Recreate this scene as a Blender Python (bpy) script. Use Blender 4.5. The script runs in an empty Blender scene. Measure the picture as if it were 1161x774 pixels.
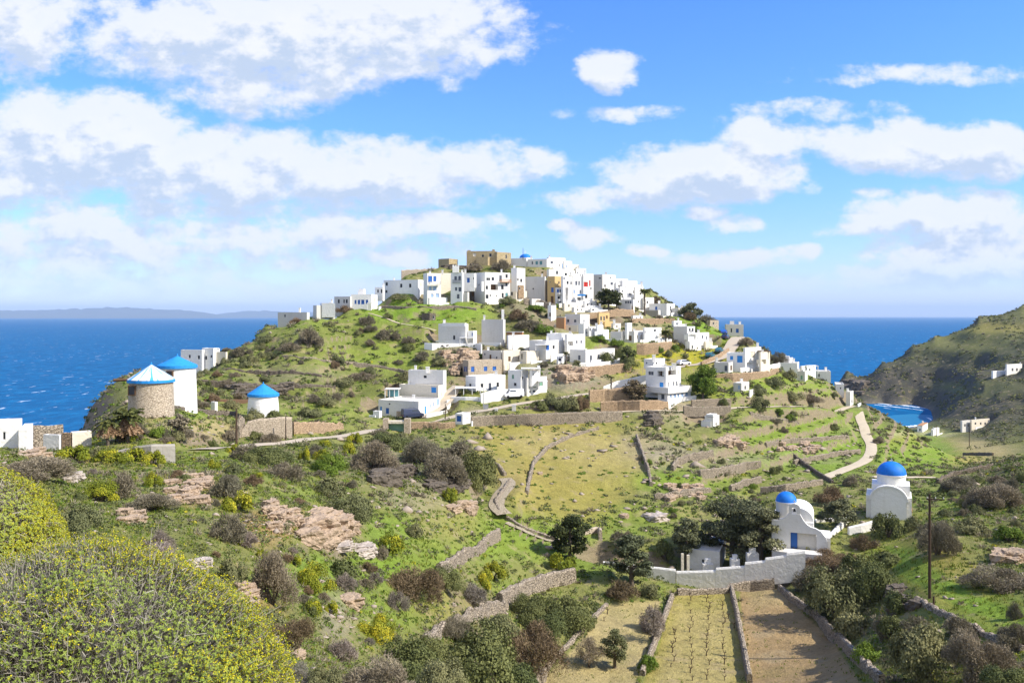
import bpy, math, random
import numpy as np
R = math.radians
rng = np.random.default_rng(7)
random.seed(7)
SC = bpy.context.scene
COL = SC.collection

# ------------------------------------------------------------------ camera
F = 967.0                      # focal length in photo pixels (1161 wide)
CX, HY = 580.5, 358.0          # optical centre column, horizon row
CAMZ = 65.0
cam = bpy.data.cameras.new('camera')
cam.sensor_width = 36.0
cam.lens = 36.0 * F / 1161.0
cam.shift_y = -(387.0 - HY) / 1161.0
cam.clip_start = 0.1
cam.clip_end = 200000.0
camo = bpy.data.objects.new('camera', cam)
COL.objects.link(camo)
camo.location = (0, 0, CAMZ)
camo.rotation_euler = (R(90), 0, 0)
SC.camera = camo

def pt(px, py, D):
    return np.array([(px - CX) / F * D, D, CAMZ - (py - HY) / F * D])

# ------------------------------------------------------------------ noise
_perm = np.random.default_rng(3).permutation(512)
_grad = np.random.default_rng(4).uniform(-1, 1, (512, 2))
def gnoise(x, y):
    xi = np.floor(x).astype(int); yi = np.floor(y).astype(int)
    xf = x - xi; yf = y - yi
    u = xf * xf * xf * (xf * (xf * 6 - 15) + 10); v = yf * yf * yf * (yf * (yf * 6 - 15) + 10)
    def g(i, j):
        h = _perm[(_perm[(xi + i) & 511] + yi + j) & 511]
        gr = _grad[h]
        return gr[..., 0] * (xf - i) + gr[..., 1] * (yf - j)
    a = g(0, 0) * (1 - u) + g(1, 0) * u
    b = g(0, 1) * (1 - u) + g(1, 1) * u
    return a * (1 - v) + b * v
def fbm(x, y, o=4):
    s = 0; a = 1.0
    for i in range(o):
        s = s + a * gnoise(x + 17.3 * i, y - 9.1 * i); x = x * 2.03; y = y * 2.03; a *= 0.5
    return s
def sstep(a, b, x):
    t = np.clip((x - a) / (b - a), 0, 1); return t * t * (3 - 2 * t)

# ------------------------------------------------------------------ materials
MATS = {}
def nt(m):
    m.use_nodes = True
    t = m.node_tree
    return t, t.nodes, t.links
class NB:
    """small node builder"""
    def __init__(s, tree): s.t = tree; s.n = tree.nodes; s.l = tree.links
    def node(s, typ, ins=None, **kw):
        n = s.n.new(typ)
        for k, v in kw.items(): setattr(n, k, v)
        for k, v in (ins or {}).items(): s.put(n.inputs[k], v)
        return n
    def put(s, sock, v):
        if isinstance(v, bpy.types.NodeSocket): s.l.new(v, sock)
        elif isinstance(v, bpy.types.Node): s.l.new(v.outputs[0], sock)
        else: sock.default_value = v
    def math(s, op, a, b=None, c=None, clamp=False):
        n = s.n.new('ShaderNodeMath'); n.operation = op; n.use_clamp = clamp
        for i, v in enumerate((a, b, c)):
            if v is not None: s.put(n.inputs[i], v)
        return n.outputs[0]
    def vmath(s, op, a, b=None, c=None):
        n = s.n.new('ShaderNodeVectorMath'); n.operation = op
        for i, v in enumerate((a, b, c)):
            if v is not None: s.put(n.inputs[i], v)
        return n.outputs['Value'] if op in ('DOT_PRODUCT', 'LENGTH') else n.outputs[0]
    def mix(s, f, a, b, mode='MIX'):
        n = s.n.new('ShaderNodeMix'); n.data_type = 'RGBA'; n.blend_type = mode
        s.put(n.inputs[0], f); s.put(n.inputs[6], a); s.put(n.inputs[7], b)
        return n.outputs[2]
    def noise(s, vec, scale, detail=4, rough=0.55):
        n = s.n.new('ShaderNodeTexNoise')
        if vec is not None: s.put(n.inputs['Vector'], vec)
        n.inputs['Scale'].default_value = scale; n.inputs['Detail'].default_value = detail
        n.inputs['Roughness'].default_value = rough
        return n.outputs['Fac']
    def ramp(s, f, a, b):
        n = s.n.new('ShaderNodeMapRange'); n.interpolation_type = 'SMOOTHSTEP'
        s.put(n.inputs[0], f); n.inputs[1].default_value = a; n.inputs[2].default_value = b
        return n.outputs[0]
    def lerp(s, f, a, b, lo=0.0, hi=1.0):
        n = s.n.new('ShaderNodeMapRange')
        s.put(n.inputs[0], f); n.inputs[1].default_value = lo; n.inputs[2].default_value = hi
        n.inputs[3].default_value = a; n.inputs[4].default_value = b
        return n.outputs[0]
def c4(c): return (c[0], c[1], c[2], 1.0)
def newmat(name, rough=0.9, spec=0.2):
    m = bpy.data.materials.new(name); m.use_nodes = True
    b = NB(m.node_tree); p = b.n['Principled BSDF']
    p.inputs['Roughness'].default_value = rough
    p.inputs['Specular IOR Level'].default_value = spec
    MATS[name] = m
    return m, b, p
def plain(name, col, rough=0.7, spec=0.3, var=0.25, scale=1.5, metallic=0.0):
    m, b, p = newmat(name, rough, spec)
    g = b.node('ShaderNodeNewGeometry')
    f = b.noise(g.outputs['Position'], scale, 5, 0.6)
    p.inputs['Metallic'].default_value = metallic
    b.put(p.inputs['Base Color'], b.mix(f, c4([v * (1 - var) for v in col]), c4([min(.9, v * (1 + var)) for v in col])))
    return m
def bump(b, p, h, strength=0.5, dist=0.1):
    n = b.node('ShaderNodeBump', {'Strength': strength, 'Distance': dist, 'Height': h})
    b.put(p.inputs['Normal'], n.outputs[0])

def stucco(name, col, dirt=0.35, dirtcol=(0.45, 0.42, 0.36)):
    m, b, p = newmat(name, 0.85, 0.15)
    pos = b.node('ShaderNodeNewGeometry').outputs['Position']
    st = b.vmath('MULTIPLY', pos, (1.0, 1.0, 0.25))
    n1 = b.noise(st, 1.3, 6, 0.65); n2 = b.noise(pos, 0.35, 4)
    d = b.math('MULTIPLY', b.ramp(n1, 0.5, 0.8), dirt)
    c = b.mix(d, c4(col), c4(dirtcol))
    c = b.mix(b.math('MULTIPLY', b.ramp(n2, .4, .7), .25), c, c4([v * .88 for v in col]))
    oi = b.node('ShaderNodeObjectInfo').outputs['Random']
    c = b.mix(1.0, c, b.mix(oi, c4((.90, .88, .84)), c4((1.04, 1.04, 1.04))), 'MULTIPLY')
    str_ = b.noise(b.vmath('MULTIPLY', pos, (2.5, 2.5, .12)), 1.0, 5, .7)
    c = b.mix(b.math('MULTIPLY', b.ramp(str_, .55, .8), dirt * .9), c, c4([v * .62 for v in dirtcol]))
    b.put(p.inputs['Base Color'], c)
    bump(b, p, b.noise(pos, 2.0, 5), 0.5, 0.2)
    return m
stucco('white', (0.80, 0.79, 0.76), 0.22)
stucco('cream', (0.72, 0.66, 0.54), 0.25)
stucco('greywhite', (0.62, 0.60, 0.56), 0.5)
stucco('ochre', (0.62, 0.44, 0.20), 0.35)
stucco('terracotta', (0.45, 0.24, 0.12), 0.35, (0.3, 0.22, 0.15))
stucco('roofgrey', (0.74, 0.72, 0.69), 0.3)
stucco('concrete', (0.36, 0.34, 0.30), 0.5, (0.2, 0.18, 0.15))
def stone(name, c1, c2, mortar, scale=2.6, bstr=0.9, flat=1.7):
    m, b, p = newmat(name, 0.95, 0.1)
    pos = b.node('ShaderNodeNewGeometry').outputs['Position']
    v0 = b.vmath('MULTIPLY', pos, (1.0, 1.0, flat))
    w = b.node('ShaderNodeTexNoise', {'Vector': pos, 'Scale': 1.2})
    v = b.vmath('ADD', v0, b.vmath('MULTIPLY', w.outputs['Color'], (.5, .5, .5)))
    vo = b.node('ShaderNodeTexVoronoi', {'Vector': v, 'Scale': scale})
    ve = b.node('ShaderNodeTexVoronoi', {'Vector': v, 'Scale': scale}, feature='DISTANCE_TO_EDGE')
    sep = b.node('ShaderNodeSeparateColor', {0: vo.outputs['Color']})
    c = b.mix(sep.outputs[0], c4(c1), c4(c2))
    big = b.noise(pos, 0.4, 4)
    c = b.mix(b.math('MULTIPLY', b.ramp(big, .45, .7), .45), c, c4(c1))
    edge = b.ramp(ve.outputs['Distance'], 0.0, 0.11)
    c = b.mix(edge, c4(mortar), c)
    fine = b.noise(pos, 9, 4)
    c = b.mix(b.lerp(fine, 0, .35), c, c4([x * .55 for x in c2]))
    b.put(p.inputs['Base Color'], c)
    h = b.math('ADD', edge, b.math('MULTIPLY', fine, .4))
    bump(b, p, h, bstr, 0.15)
    return m
stone('drystone', (0.46, 0.38, 0.28), (0.32, 0.27, 0.205), (0.14, 0.11, 0.08))
stone('stone_pale', (0.62, 0.52, 0.39), (0.51, 0.42, 0.315), (0.33, 0.265, 0.19), 2.6, 0.7)
stone('stone_warm', (0.56, 0.40, 0.25), (0.45, 0.32, 0.20), (0.27, 0.19, 0.115), 2.2)
stone('stone_dark', (0.27, 0.22, 0.165), (0.18, 0.15, 0.115), (0.08, 0.065, 0.05), 2.4)
stone('stone_castle', (0.60, 0.48, 0.28), (0.52, 0.41, 0.23), (0.4, 0.31, 0.18), 1.8)
plain('blue', (0.02, 0.11, 0.38), 0.5, 0.4, .15)
plain('bluesky', (0.03, 0.26, 0.66), 0.5, 0.4, .12)
plain('bluepale', (0.30, 0.42, 0.62), 0.5, 0.4, .12)
plain('dome_blue', (0.012, 0.17, 0.62), 0.6, 0.25, .28, 2.2)
plain('darkpane', (0.022, 0.025, 0.032), 0.4, 0.3, .3)
plain('greypane', (0.075, 0.085, 0.11), 0.35, 0.5, .2)
plain('teal', (0.10, 0.26, 0.28), 0.4, 0.4, .2)
plain('brownwood', (0.13, 0.075, 0.04), 0.8, 0.2, .3)
plain('red', (0.50, 0.03, 0.02), 0.6, 0.3, .15)
plain('greenpaint', (0.18, 0.34, 0.24), 0.6, 0.3, .15)
plain('pole_wood', (0.075, 0.05, 0.035), 0.9, 0.1, .35)
plain('metal', (0.30, 0.31, 0.32), 0.5, 0.4, .15)
plain('black', (0.02, 0.02, 0.022), 0.6, 0.3, .2)
plain('glass', (0.04, 0.05, 0.06), 0.12, 0.6, .2)
plain('carpaint_dark', (0.03, 0.04, 0.08), 0.3, 0.5, .1)
plain('carpaint_white', (0.72, 0.73, 0.75), 0.3, 0.5, .04)
plain('carpaint_teal', (0.05, 0.16, 0.20), 0.3, 0.5, .1)
plain('carpaint_blue', (0.03, 0.12, 0.45), 0.3, 0.5, .1)
plain('rubber', (0.02, 0.02, 0.02), 0.9, 0.1, .1)
plain('lamp_glass', (0.75, 0.72, 0.62), 0.2, 0.5, .05)

# ------------------------------------------------------------------ mesh helpers
def link(name, verts, faces, mat=None, parent=None, smooth=False, mats=None, fm=None):
    me = bpy.data.meshes.new(name)
    me.from_pydata([tuple(map(float, v)) for v in verts], [], [tuple(f) for f in faces])
    for mm in (mats or ([mat] if mat else [])): me.materials.append(MATS[mm])
    if fm is not None: me.polygons.foreach_set('material_index', fm)
    if smooth: me.polygons.foreach_set('use_smooth', [True] * len(me.polygons))
    me.update()
    if smooth: me.set_sharp_from_angle(angle=R(40))
    o = bpy.data.objects.new(name, me); COL.objects.link(o)
    if parent is not None: o.parent = parent
    return o
def npmesh(name, V, nv, loops, mat, smooth=False, attrs=None):
    """V (n,3); nv verts per face (int); loops flat indices"""
    me = bpy.data.meshes.new(name)
    me.vertices.add(len(V)); me.vertices.foreach_set('co', np.asarray(V, np.float32).ravel())
    nf = len(loops) // nv
    me.loops.add(len(loops)); me.loops.foreach_set('vertex_index', np.asarray(loops, np.int32))
    me.polygons.add(nf)
    me.polygons.foreach_set('loop_start', np.arange(0, nf * nv, nv, dtype=np.int32))
    me.polygons.foreach_set('loop_total', np.full(nf, nv, np.int32))
    if smooth: me.polygons.foreach_set('use_smooth', np.ones(nf, bool))
    for an, (kind, dat) in (attrs or {}).items():
        a = me.attributes.new(an, kind, 'POINT')
        a.data.foreach_set('color' if kind == 'FLOAT_COLOR' else 'value', np.asarray(dat, np.float32).ravel())
    if mat: me.materials.append(MATS[mat])
    me.update(calc_edges=True)
    return me
def addobj(name, me, parent=None):
    o = bpy.data.objects.new(name, me); COL.objects.link(o)
    if parent is not None: o.parent = parent
    return o
def tag(o, label=None, cat=None, group=None, kind=None):
    if label: o['label'] = label
    if cat: o['category'] = cat
    if group: o['group'] = group
    if kind: o['kind'] = kind
    return o
def empty(name, loc, label, cat, group=None, rz=0.0):
    o = bpy.data.objects.new(name, None); COL.objects.link(o)
    o.location = tuple(map(float, loc)); o.rotation_euler = (0, 0, rz)
    o.empty_display_size = 0.3
    return tag(o, label, cat, group)
class MB:
    """mesh collector"""
    def __init__(s): s.v = []; s.f = []
    def add(s, vs, fs):
        k = len(s.v); s.v += [tuple(v) for v in vs]; s.f += [tuple(i + k for i in f) for f in fs]; return s
    def box(s, x0, x1, y0, y1, z0, z1):
        return s.add([(x0, y0, z0), (x1, y0, z0), (x1, y1, z0), (x0, y1, z0), (x0, y0, z1), (x1, y0, z1), (x1, y1, z1), (x0, y1, z1)],
                     [(0, 3, 2, 1), (4, 5, 6, 7), (0, 1, 5, 4), (1, 2, 6, 5), (2, 3, 7, 6), (3, 0, 4, 7)])
    def prism(s, poly, z0, z1):
        n = len(poly)
        if sum(poly[i][0] * poly[(i + 1) % n][1] - poly[(i + 1) % n][0] * poly[i][1] for i in range(n)) < 0: poly = poly[::-1]
        z0s = z0 if hasattr(z0, '__len__') else [z0] * n; z1s = z1 if hasattr(z1, '__len__') else [z1] * n
        vs = [(p[0], p[1], z) for p, z in zip(poly, z0s)] + [(p[0], p[1], z) for p, z in zip(poly, z1s)]
        fs = [tuple(range(n))[::-1], tuple(range(n, 2 * n))] + [(i, (i + 1) % n, n + (i + 1) % n, n + i) for i in range(n)]
        return s.add(vs, fs)
    def lathe(s, prof, n=24, cx=0, cy=0, capb=True, capt=True):
        vs = []; fs = []
        for r, z in prof:
            for k in range(n):
                a = 2 * math.pi * k / n; vs.append((cx + r * math.cos(a), cy + r * math.sin(a), z))
        for i in range(len(prof) - 1):
            for k in range(n):
                fs.append((i * n + k, i * n + (k + 1) % n, (i + 1) * n + (k + 1) % n, (i + 1) * n + k))
        if capb: fs.append(tuple(range(n))[::-1])
        if capt: fs.append(tuple(range((len(prof) - 1) * n, len(prof) * n)))
        return s.add(vs, fs)
    def tube(s, pts, rads, n=6):
        pts = [np.array(p, float) for p in pts]
        if not hasattr(rads, '__len__'): rads = [rads] * len(pts)
        vs = []; fs = []
        for i, p in enumerate(pts):
            d = pts[min(i + 1, len(pts) - 1)] - pts[max(i - 1, 0)]; d = d / (np.linalg.norm(d) + 1e-9)
            a = np.cross(d, (0, 0, 1) if abs(d[2]) < .9 else (1, 0, 0)); a /= np.linalg.norm(a); b = np.cross(d, a)
            for k in range(n):
                t = 2 * math.pi * k / n; vs.append(tuple(p + rads[i] * (math.cos(t) * a + math.sin(t) * b)))
        for i in range(len(pts) - 1):
            for k in range(n):
                fs.append((i * n + k, i * n + (k + 1) % n, (i + 1) * n + (k + 1) % n, (i + 1) * n + k))
        fs.append(tuple(range(n))[::-1]); fs.append(tuple(range((len(pts) - 1) * n, len(pts) * n)))
        return s.add(vs, fs)
    def build(s, name, mat, parent=None, smooth=False):
        return link(name, s.v, s.f, mat, parent, smooth)
# ------------------------------------------------------------------ terrain
# control points: photo column, photo row, distance (height follows)
CP = []
def col(px, *prs): 
    for py, D in prs: CP.append((px, D, CAMZ - (py - HY) / F * D))
def zz(px, *prs):
    for D, z in prs: CP.append((px, D, z))
for px, k in ((-700, .8), (-300, .6), (0, 0), (150, 0), (350, -.2), (580, -.3), (800, -.3), (1000, 0), (1161, .4), (1500, .8), (1900, 1)):
    zz(px, (1.5, 63.1 + .1 * k), (3, 62.9 + .2 * k), (6, 61.9 + .5 * k), (12, 59.6 + 1.0 * k))
for px in (-700, -300): zz(px, (25, 58.5), (50, 57), (90, 53), (120, 42), (160, 20), (220, -8), (400, -14), (900, -14))
zz(0, (25, 57.3), (50, 54.5), (80, 52.3)); col(0, (508, 100)); zz(0, (118, 44), (150, 22), (200, -8), (400, -14), (900, -14))
col(90, (540, 85), (508, 105)); zz(90, (25, 56.5), (50, 53.5), (125, 45), (150, 41), (200, 8), (230, -8), (500, -14), (900, -14))
col(100, (470, 168)); zz(100, (190, 28))
col(150, (570, 62), (545, 80), (474, 125), (430, 182)); zz(150, (25, 56), (205, 30), (240, -8), (500, -14), (900, -14))
col(125, (448, 176)); 
col(200, (600, 50), (520, 100), (470, 128), (452, 158), (425, 190)); zz(200, (25, 55), (225, 36), (260, -8), (900, -14))
col(245, (408, 232), (440, 190)); zz(245, (260, 30), (300, -8))
col(300, (760, 28), (540, 85), (500, 135), (470, 168), (440, 195), (400, 222), (369, 245)); zz(300, (12, 59.2), (275, 40), (320, -8), (900, -14))
col(260, (395, 230), (505, 132))
col(350, (623, 63), (590, 69), (495, 145), (470, 180), (358, 248)); zz(350, (290, 40), (340, -8))
col(400, (740, 45), (640, 70), (580, 90), (490, 160), (470, 185), (430, 208), (390, 232), (352, 252), (345, 258)); zz(400, (20, 56), (300, 44), (350, -8), (900, -14))
col(450, (485, 182), (455, 198), (420, 218), (380, 238), (345, 258), (322, 275)); zz(450, (320, 50), (370, -8))
col(500, (740, 64), (660, 82), (600, 103), (560, 120), (520, 143), (495, 170), (475, 190), (420, 218), (391, 228), (348, 256), (325, 272), (303, 290)); zz(500, (25, 54), (320, 76), (360, 30), (390, -8), (900, -14))
col(560, (680, 95), (560, 135), (540, 146), (505, 168), (480, 187), (458, 198), (428, 214), (392, 230), (346, 262), (320, 276), (298, 296)); zz(560, (320, 84), (370, 40), (400, -8))
col(620, (770, 86), (720, 92), (650, 113), (600, 126), (560, 146), (490, 181), (480, 187), (450, 203), (405, 225), (375, 242), (345, 266), (300, 298)); zz(620, (30, 51), (60, 37), (325, 82), (380, 30), (410, -8), (900, -14))
col(690, (774, 85), (690, 104), (650, 113), (580, 140), (490, 183), (465, 198), (430, 217), (395, 238), (365, 254), (340, 276), (314, 300)); zz(690, (330, 76), (380, 25), (410, -8))
col(740, (560, 150), (480, 189), (456, 204), (420, 226), (400, 236), (375, 258), (356, 278), (330, 302)); zz(740, (60, 33.5), (335, 66), (390, 15), (420, -8), (900, -14))
col(790, (774, 84.5), (670, 112), (555, 152), (480, 192), (455, 206), (425, 226), (397, 245), (360, 286)); zz(790, (30, 50), (315, 62), (360, 25), (400, -8))
col(850, (774, 85), (670, 112), (640, 120), (540, 168), (480, 195), (445, 216), (420, 232), (400, 246), (384, 268)); zz(850, (60, 33), (290, 55), (330, 25), (370, -8), (900, -14))
col(900, (655, 114), (612, 120), (540, 168), (500, 197), (460, 222), (427, 244), (412, 258)); zz(900, (280, 45), (330, 12), (380, -8))
col(945, (720, 97), (660, 108), (540, 166), (500, 205), (465, 240), (434, 262)); zz(945, (20, 55.2), (40, 45.5), (65, 35.5), (290, 38), (340, 8), (400, -8), (560, -12)); 
zz(960, (640, -3), (683, 8), (700, 18), (730, 5), (760, -10), (900, -14))
col(1000, (735, 80), (700, 90), (620, 118), (590, 130), (540, 168), (500, 215), (471, 262)); zz(1000, (320, 24), (400, 3), (440, -3), (520, -6), (630, -3), (655, 14), (690, 26), (730, 15), (780, -10))
col(1035, (590, 130), (550, 165), (520, 215), (490, 262)); zz(1018, (440, 3.5), (470, 2.2), (488, 1.2), (512, -2.5)); zz(1045, (440, 4), (470, 3), (500, 1.4), (525, -2.5))
zz(1035, (330, 14), (420, 4), (470, 2.6), (490, 1.3), (515, -3), (620, -3), (645, 16), (700, 40), (760, 30), (830, -10))
col(1060, (680, 85), (640, 99), (600, 112), (560, 148), (530, 200), (508, 280)); zz(1060, (12, 58.2), (20, 54.4), (40, 45.2), (62, 37), (380, 3.5), (460, 4), (505, 2.5), (540, .5), (600, 4), (640, 20), (700, 48), (780, 30), (860, -10))
col(1110, (690, 80), (640, 97), (600, 112), (565, 138), (540, 172), (528, 240), (512, 370), (490, 430), (462, 480), (420, 540)); zz(1110, (610, 30), (700, 64.5), (790, 50), (900, 0))
col(1161, (720, 70), (640, 95), (600, 110), (560, 135), (522, 168), (520, 230), (505, 370), (470, 440), (420, 500), (395, 560)); zz(1161, (12, 58.2), (20, 54.4), (40, 45.5), (640, 52), (710, 74.5), (900, 40))
zz(1300, (12, 58.4), (20, 54.8), (30, 50.5), (60, 43.5), (120, 44), (200, 42), (350, 20), (500, 45), (700, 90), (900, 70))
zz(1600, (30, 56), (60, 50), (120, 58), (300, 55), (500, 65), (700, 100), (900, 90))
zz(1900, (30, 64), (60, 62), (120, 66), (300, 65), (500, 75), (700, 100), (900, 90))
col(480, (309, 288)); col(460, (313, 284)); col(540, (299, 295)); col(520, (303, 291))
CP = np.array(CP)
KU = 3.2
cu = (CP[:, 0] - CX) / F * KU; cv = np.log(CP[:, 1]); cz = CP[:, 2]
def _solve():
    d = np.hypot(cu[:, None] - cu, cv[:, None] - cv)
    n = len(cu)
    A = np.zeros((n + 3, n + 3)); A[:n, :n] = -d - np.eye(n) * 0.004
    P = np.stack([np.ones(n), cu, cv], 1); A[:n, n:] = P; A[n:, :n] = P.T
    return np.linalg.solve(A, np.r_[cz, 0, 0, 0])
_w = _solve()
def rbf(u, v):
    out = np.zeros(u.shape)
    for i in range(len(cu)):
        out -= _w[i] * np.sqrt((u - cu[i]) ** 2 + (v - cv[i]) ** 2)
    n = len(cu)
    return out + _w[n] + _w[n + 1] * u + _w[n + 2] * v

us = np.r_[np.linspace(-1.25, -.68, 60)[:-1], np.linspace(-.68, .68, 880), np.linspace(.68, 1.35, 60)[1:]]
vs_ = np.linspace(math.log(1.5), math.log(900), 780)
U, V = np.meshgrid(us, vs_)                    # rows: distance
Y = np.exp(V); X = U * Y
_cu = us; _cv = np.linspace(vs_[0], vs_[-1], 390)
_zc = rbf(*np.meshgrid(_cu * KU, _cv))
_zr = _zc
_t = (vs_ - vs_[0]) / (vs_[-1] - vs_[0]) * 389; _j = np.minimum(_t.astype(int), 388); _f = (_t - _j)[:, None]
Z = _zr[_j] * (1 - _f) + _zr[_j + 1] * _f
def photo(X, Y, Z): return CX + F * X / Y, HY + F * (CAMZ - Z) / Y
PX, PY = photo(X, Y, Z)

def blob(px, py, rx, ry, soft=.5, A=None, B=None):
    A = PX if A is None else A; B = PY if B is None else B
    d = np.sqrt(((A - px) / rx) ** 2 + ((B - py) / ry) ** 2)
    return 1 - sstep(1 - soft, 1 + soft, d)
# relief: roughness, terraces, crags
land = sstep(-2, 4, Z)
rough = sstep(10, 40, Y) * 0.55 + sstep(120, 260, Y) * .9 + sstep(300, 600, Y) * 2.2
flatm = np.clip(blob(790, 720, 190, 75) + blob(1060, 640, 70, 60) * .6 + blob(640, 520, 90, 50) * .5 + blob(1090, 512, 60, 18) + blob(1040, 492, 50, 6), 0, 1)
crag = np.clip(blob(470, 525, 100, 28) + blob(340, 600, 90, 26) * .8 + blob(230, 560, 60, 25) * .6 + blob(1130, 570, 50, 55) * .8 + blob(620, 420, 40, 25) * .7 + blob(540, 425, 30, 25) * .6
               + blob(1060, 440, 110, 40) * 1.1 + blob(120, 480, 40, 30) * .5 + blob(720, 560, 90, 40) * .4, 0, 2.2)
n1 = fbm(X / 22, Y / 22, 5); n2 = fbm(X / 5 + 9, Y / 5, 4) * (1 - sstep(180, 330, Y)); n3 = np.abs(fbm(X / 9 - 4, Y / 9 + 2, 4)); n3 = n3 + (np.abs(fbm(X / 34 - 4, Y / 45 + 2, 3)) - n3) * sstep(280, 380, Y)
n1 = n1 + (fbm(X / 60, Y / 80, 4) - n1) * sstep(280, 380, Y)
Z = Z + (rough * n1 * .8 + rough * .35 * n2) * (1 - .9 * flatm) * land
Z = Z + crag * (0.45 - n3) * (0.9 + sstep(150, 400, Y) * 4.0) * land
def terrace(Z, mask, step, sharp=.72):
    q = Z / step + 0.25 * fbm(X / 30, Y / 30, 2); k = np.floor(q); f = q - k
    f2 = sstep(sharp, 1.0, f)
    return Z + mask * ((k + f2) - q) * step
tm = np.clip(blob(330, 430, 110, 60) * .6 + blob(900, 510, 130, 60) + blob(1110, 390, 90, 45) * .9 + blob(1120, 450, 60, 40) * .6 + blob(640, 420, 120, 40) * .4 + blob(760, 560, 100, 40) * .7, 0, 1)
Z = terrace(Z, tm * .75 * land * (1 - .5 * sstep(320, 360, Y)), np.where(Y > 350, 13.0, 2.2), np.where(Y > 350, .45, .72))
PX, PY = photo(X, Y, Z)

from bisect import bisect
def _bil(A, x, y):
    """bilinear look-up in the terrain grid at world x, y"""
    y = np.maximum(np.asarray(y, float), 1.6); x = np.asarray(x, float)
    u = np.clip(x / y, us[0], us[-1] - 1e-6); v = np.clip(np.log(y), vs_[0], vs_[-1] - 1e-6)
    i = np.clip(np.searchsorted(us, u, side='right') - 1, 0, len(us) - 2)
    fu = (u - us[i]) / (us[i + 1] - us[i])
    t = (v - vs_[0]) / (vs_[1] - vs_[0]); j = np.clip(np.floor(t).astype(int), 0, len(vs_) - 2); fv = t - j
    return (A[j, i] * (1 - fu) + A[j, i + 1] * fu) * (1 - fv) + (A[j + 1, i] * (1 - fu) + A[j + 1, i + 1] * fu) * fv
def height(x, y): return _bil(Z, x, y)
_DL = np.exp(np.linspace(math.log(9), math.log(880), 2600))
def cast(px, py, lo=0, hi=1e9):
    """where the sight line through a photo point meets the ground -> distance"""
    u = (px - CX) / F
    h = height(u * _DL, _DL); ray = CAMZ - (py - HY) / F * _DL
    ok = (h >= ray) & (_DL > lo) & (_DL < hi)
    if ok.any(): return float(_DL[np.argmax(ok)])
    m = (_DL > max(lo, 60)) & (_DL < min(hi, 330)); g = np.where(m, (ray - h) / _DL, 1e9)
    return float(_DL[np.argmin(g)])
def ground(px, py, lo=0, hi=1e9):
    D = cast(px, py, lo, hi); x = (px - CX) / F * D
    return np.array([x, D, float(height(x, D))])

# ---- roads and paths: carved level into the ground, then laid as ribbons
def polyline(pts, lo=0, step=1.0):
    P = [ground(a, b, lo) for a, b in pts]
    # smooth Catmull-Rom in plan
    out = []
    for i in range(len(P) - 1):
        p0 = P[max(i - 1, 0)]; p1 = P[i]; p2 = P[i + 1]; p3 = P[min(i + 2, len(P) - 1)]
        n = max(2, int(np.linalg.norm(p2 - p1) / step))
        for k in range(n):
            t = k / n
            out.append(.5 * (2 * p1 + (p2 - p0) * t + (2 * p0 - 5 * p1 + 4 * p2 - p3) * t * t + (3 * p1 - p0 - 3 * p2 + p3) * t ** 3))
    out.append(P[-1])
    return np.array(out)
ROADS = []
def road(name, pts, width, mat, label, lo=0, smooth=9):
    L = polyline(pts, lo)
    z = height(L[:, 0], L[:, 1])
    k = np.ones(smooth) / smooth
    z = np.convolve(np.pad(z, smooth // 2, mode='edge'), k, 'valid')
    L[:, 2] = z
    ROADS.append((name, L, width, mat, label))
road('road', [(228, 508), (275, 506), (330, 501), (390, 494), (430, 487), (475, 478), (520, 470), (560, 463), (610, 455), (660, 447), (700, 441)], 3.4, 'road', 'x')
road('road', [(700, 441), (735, 428), (768, 416), (800, 411), (818, 404), (830, 392), (838, 382)], 4.0, 'road', 'x', smooth=5)
road('road', [(476, 474), (490, 466), (505, 455), (513, 444), (520, 436)], 3.4, 'road', 'x', smooth=5)
road('dirt_track', [(935, 541), (958, 532), (983, 520), (988, 505), (981, 490), (975, 472), (972, 462)], 2.5, 'track', 'x', smooth=7)
road('path', [(640, 471), (700, 467), (760, 465), (830, 463), (900, 462), (968, 461)], 2.2, 'track', 'x', smooth=9)
road('path', [(572, 585), (563, 572), (568, 560), (577, 549), (572, 541)], 2.4, 'cobble', 'x', smooth=9)
road('path', [(575, 590), (590, 600), (620, 611), (650, 618)], 1.0, 'cobble', 'x', smooth=5)
road('path', [(418, 355), (440, 362), (465, 369), (495, 376)], 1.0, 'track', 'x', lo=180, smooth=5)
road('path', [(990, 541), (1030, 541), (1060, 541)], 1.6, 'track', 'x', smooth=5)
for name, L, w, mat, label in ROADS:
    lo = L.min(0) - w - 4; hi = L.max(0) + w + 4
    m = (X > lo[0]) & (X < hi[0]) & (Y > lo[1]) & (Y < hi[1])
    xs, ys = X[m], Y[m]
    d2 = (xs[:, None] - L[:, 0]) ** 2 + (ys[:, None] - L[:, 1]) ** 2
    i = d2.argmin(1); d = np.sqrt(d2[np.arange(len(i)), i])
    f = 1 - sstep(w * .5 + .9, w * .5 + 3.2, d)
    Z[m] = Z[m] * (1 - f) + (L[i, 2] - .14) * f
PX, PY = photo(X, Y, Z)
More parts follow.
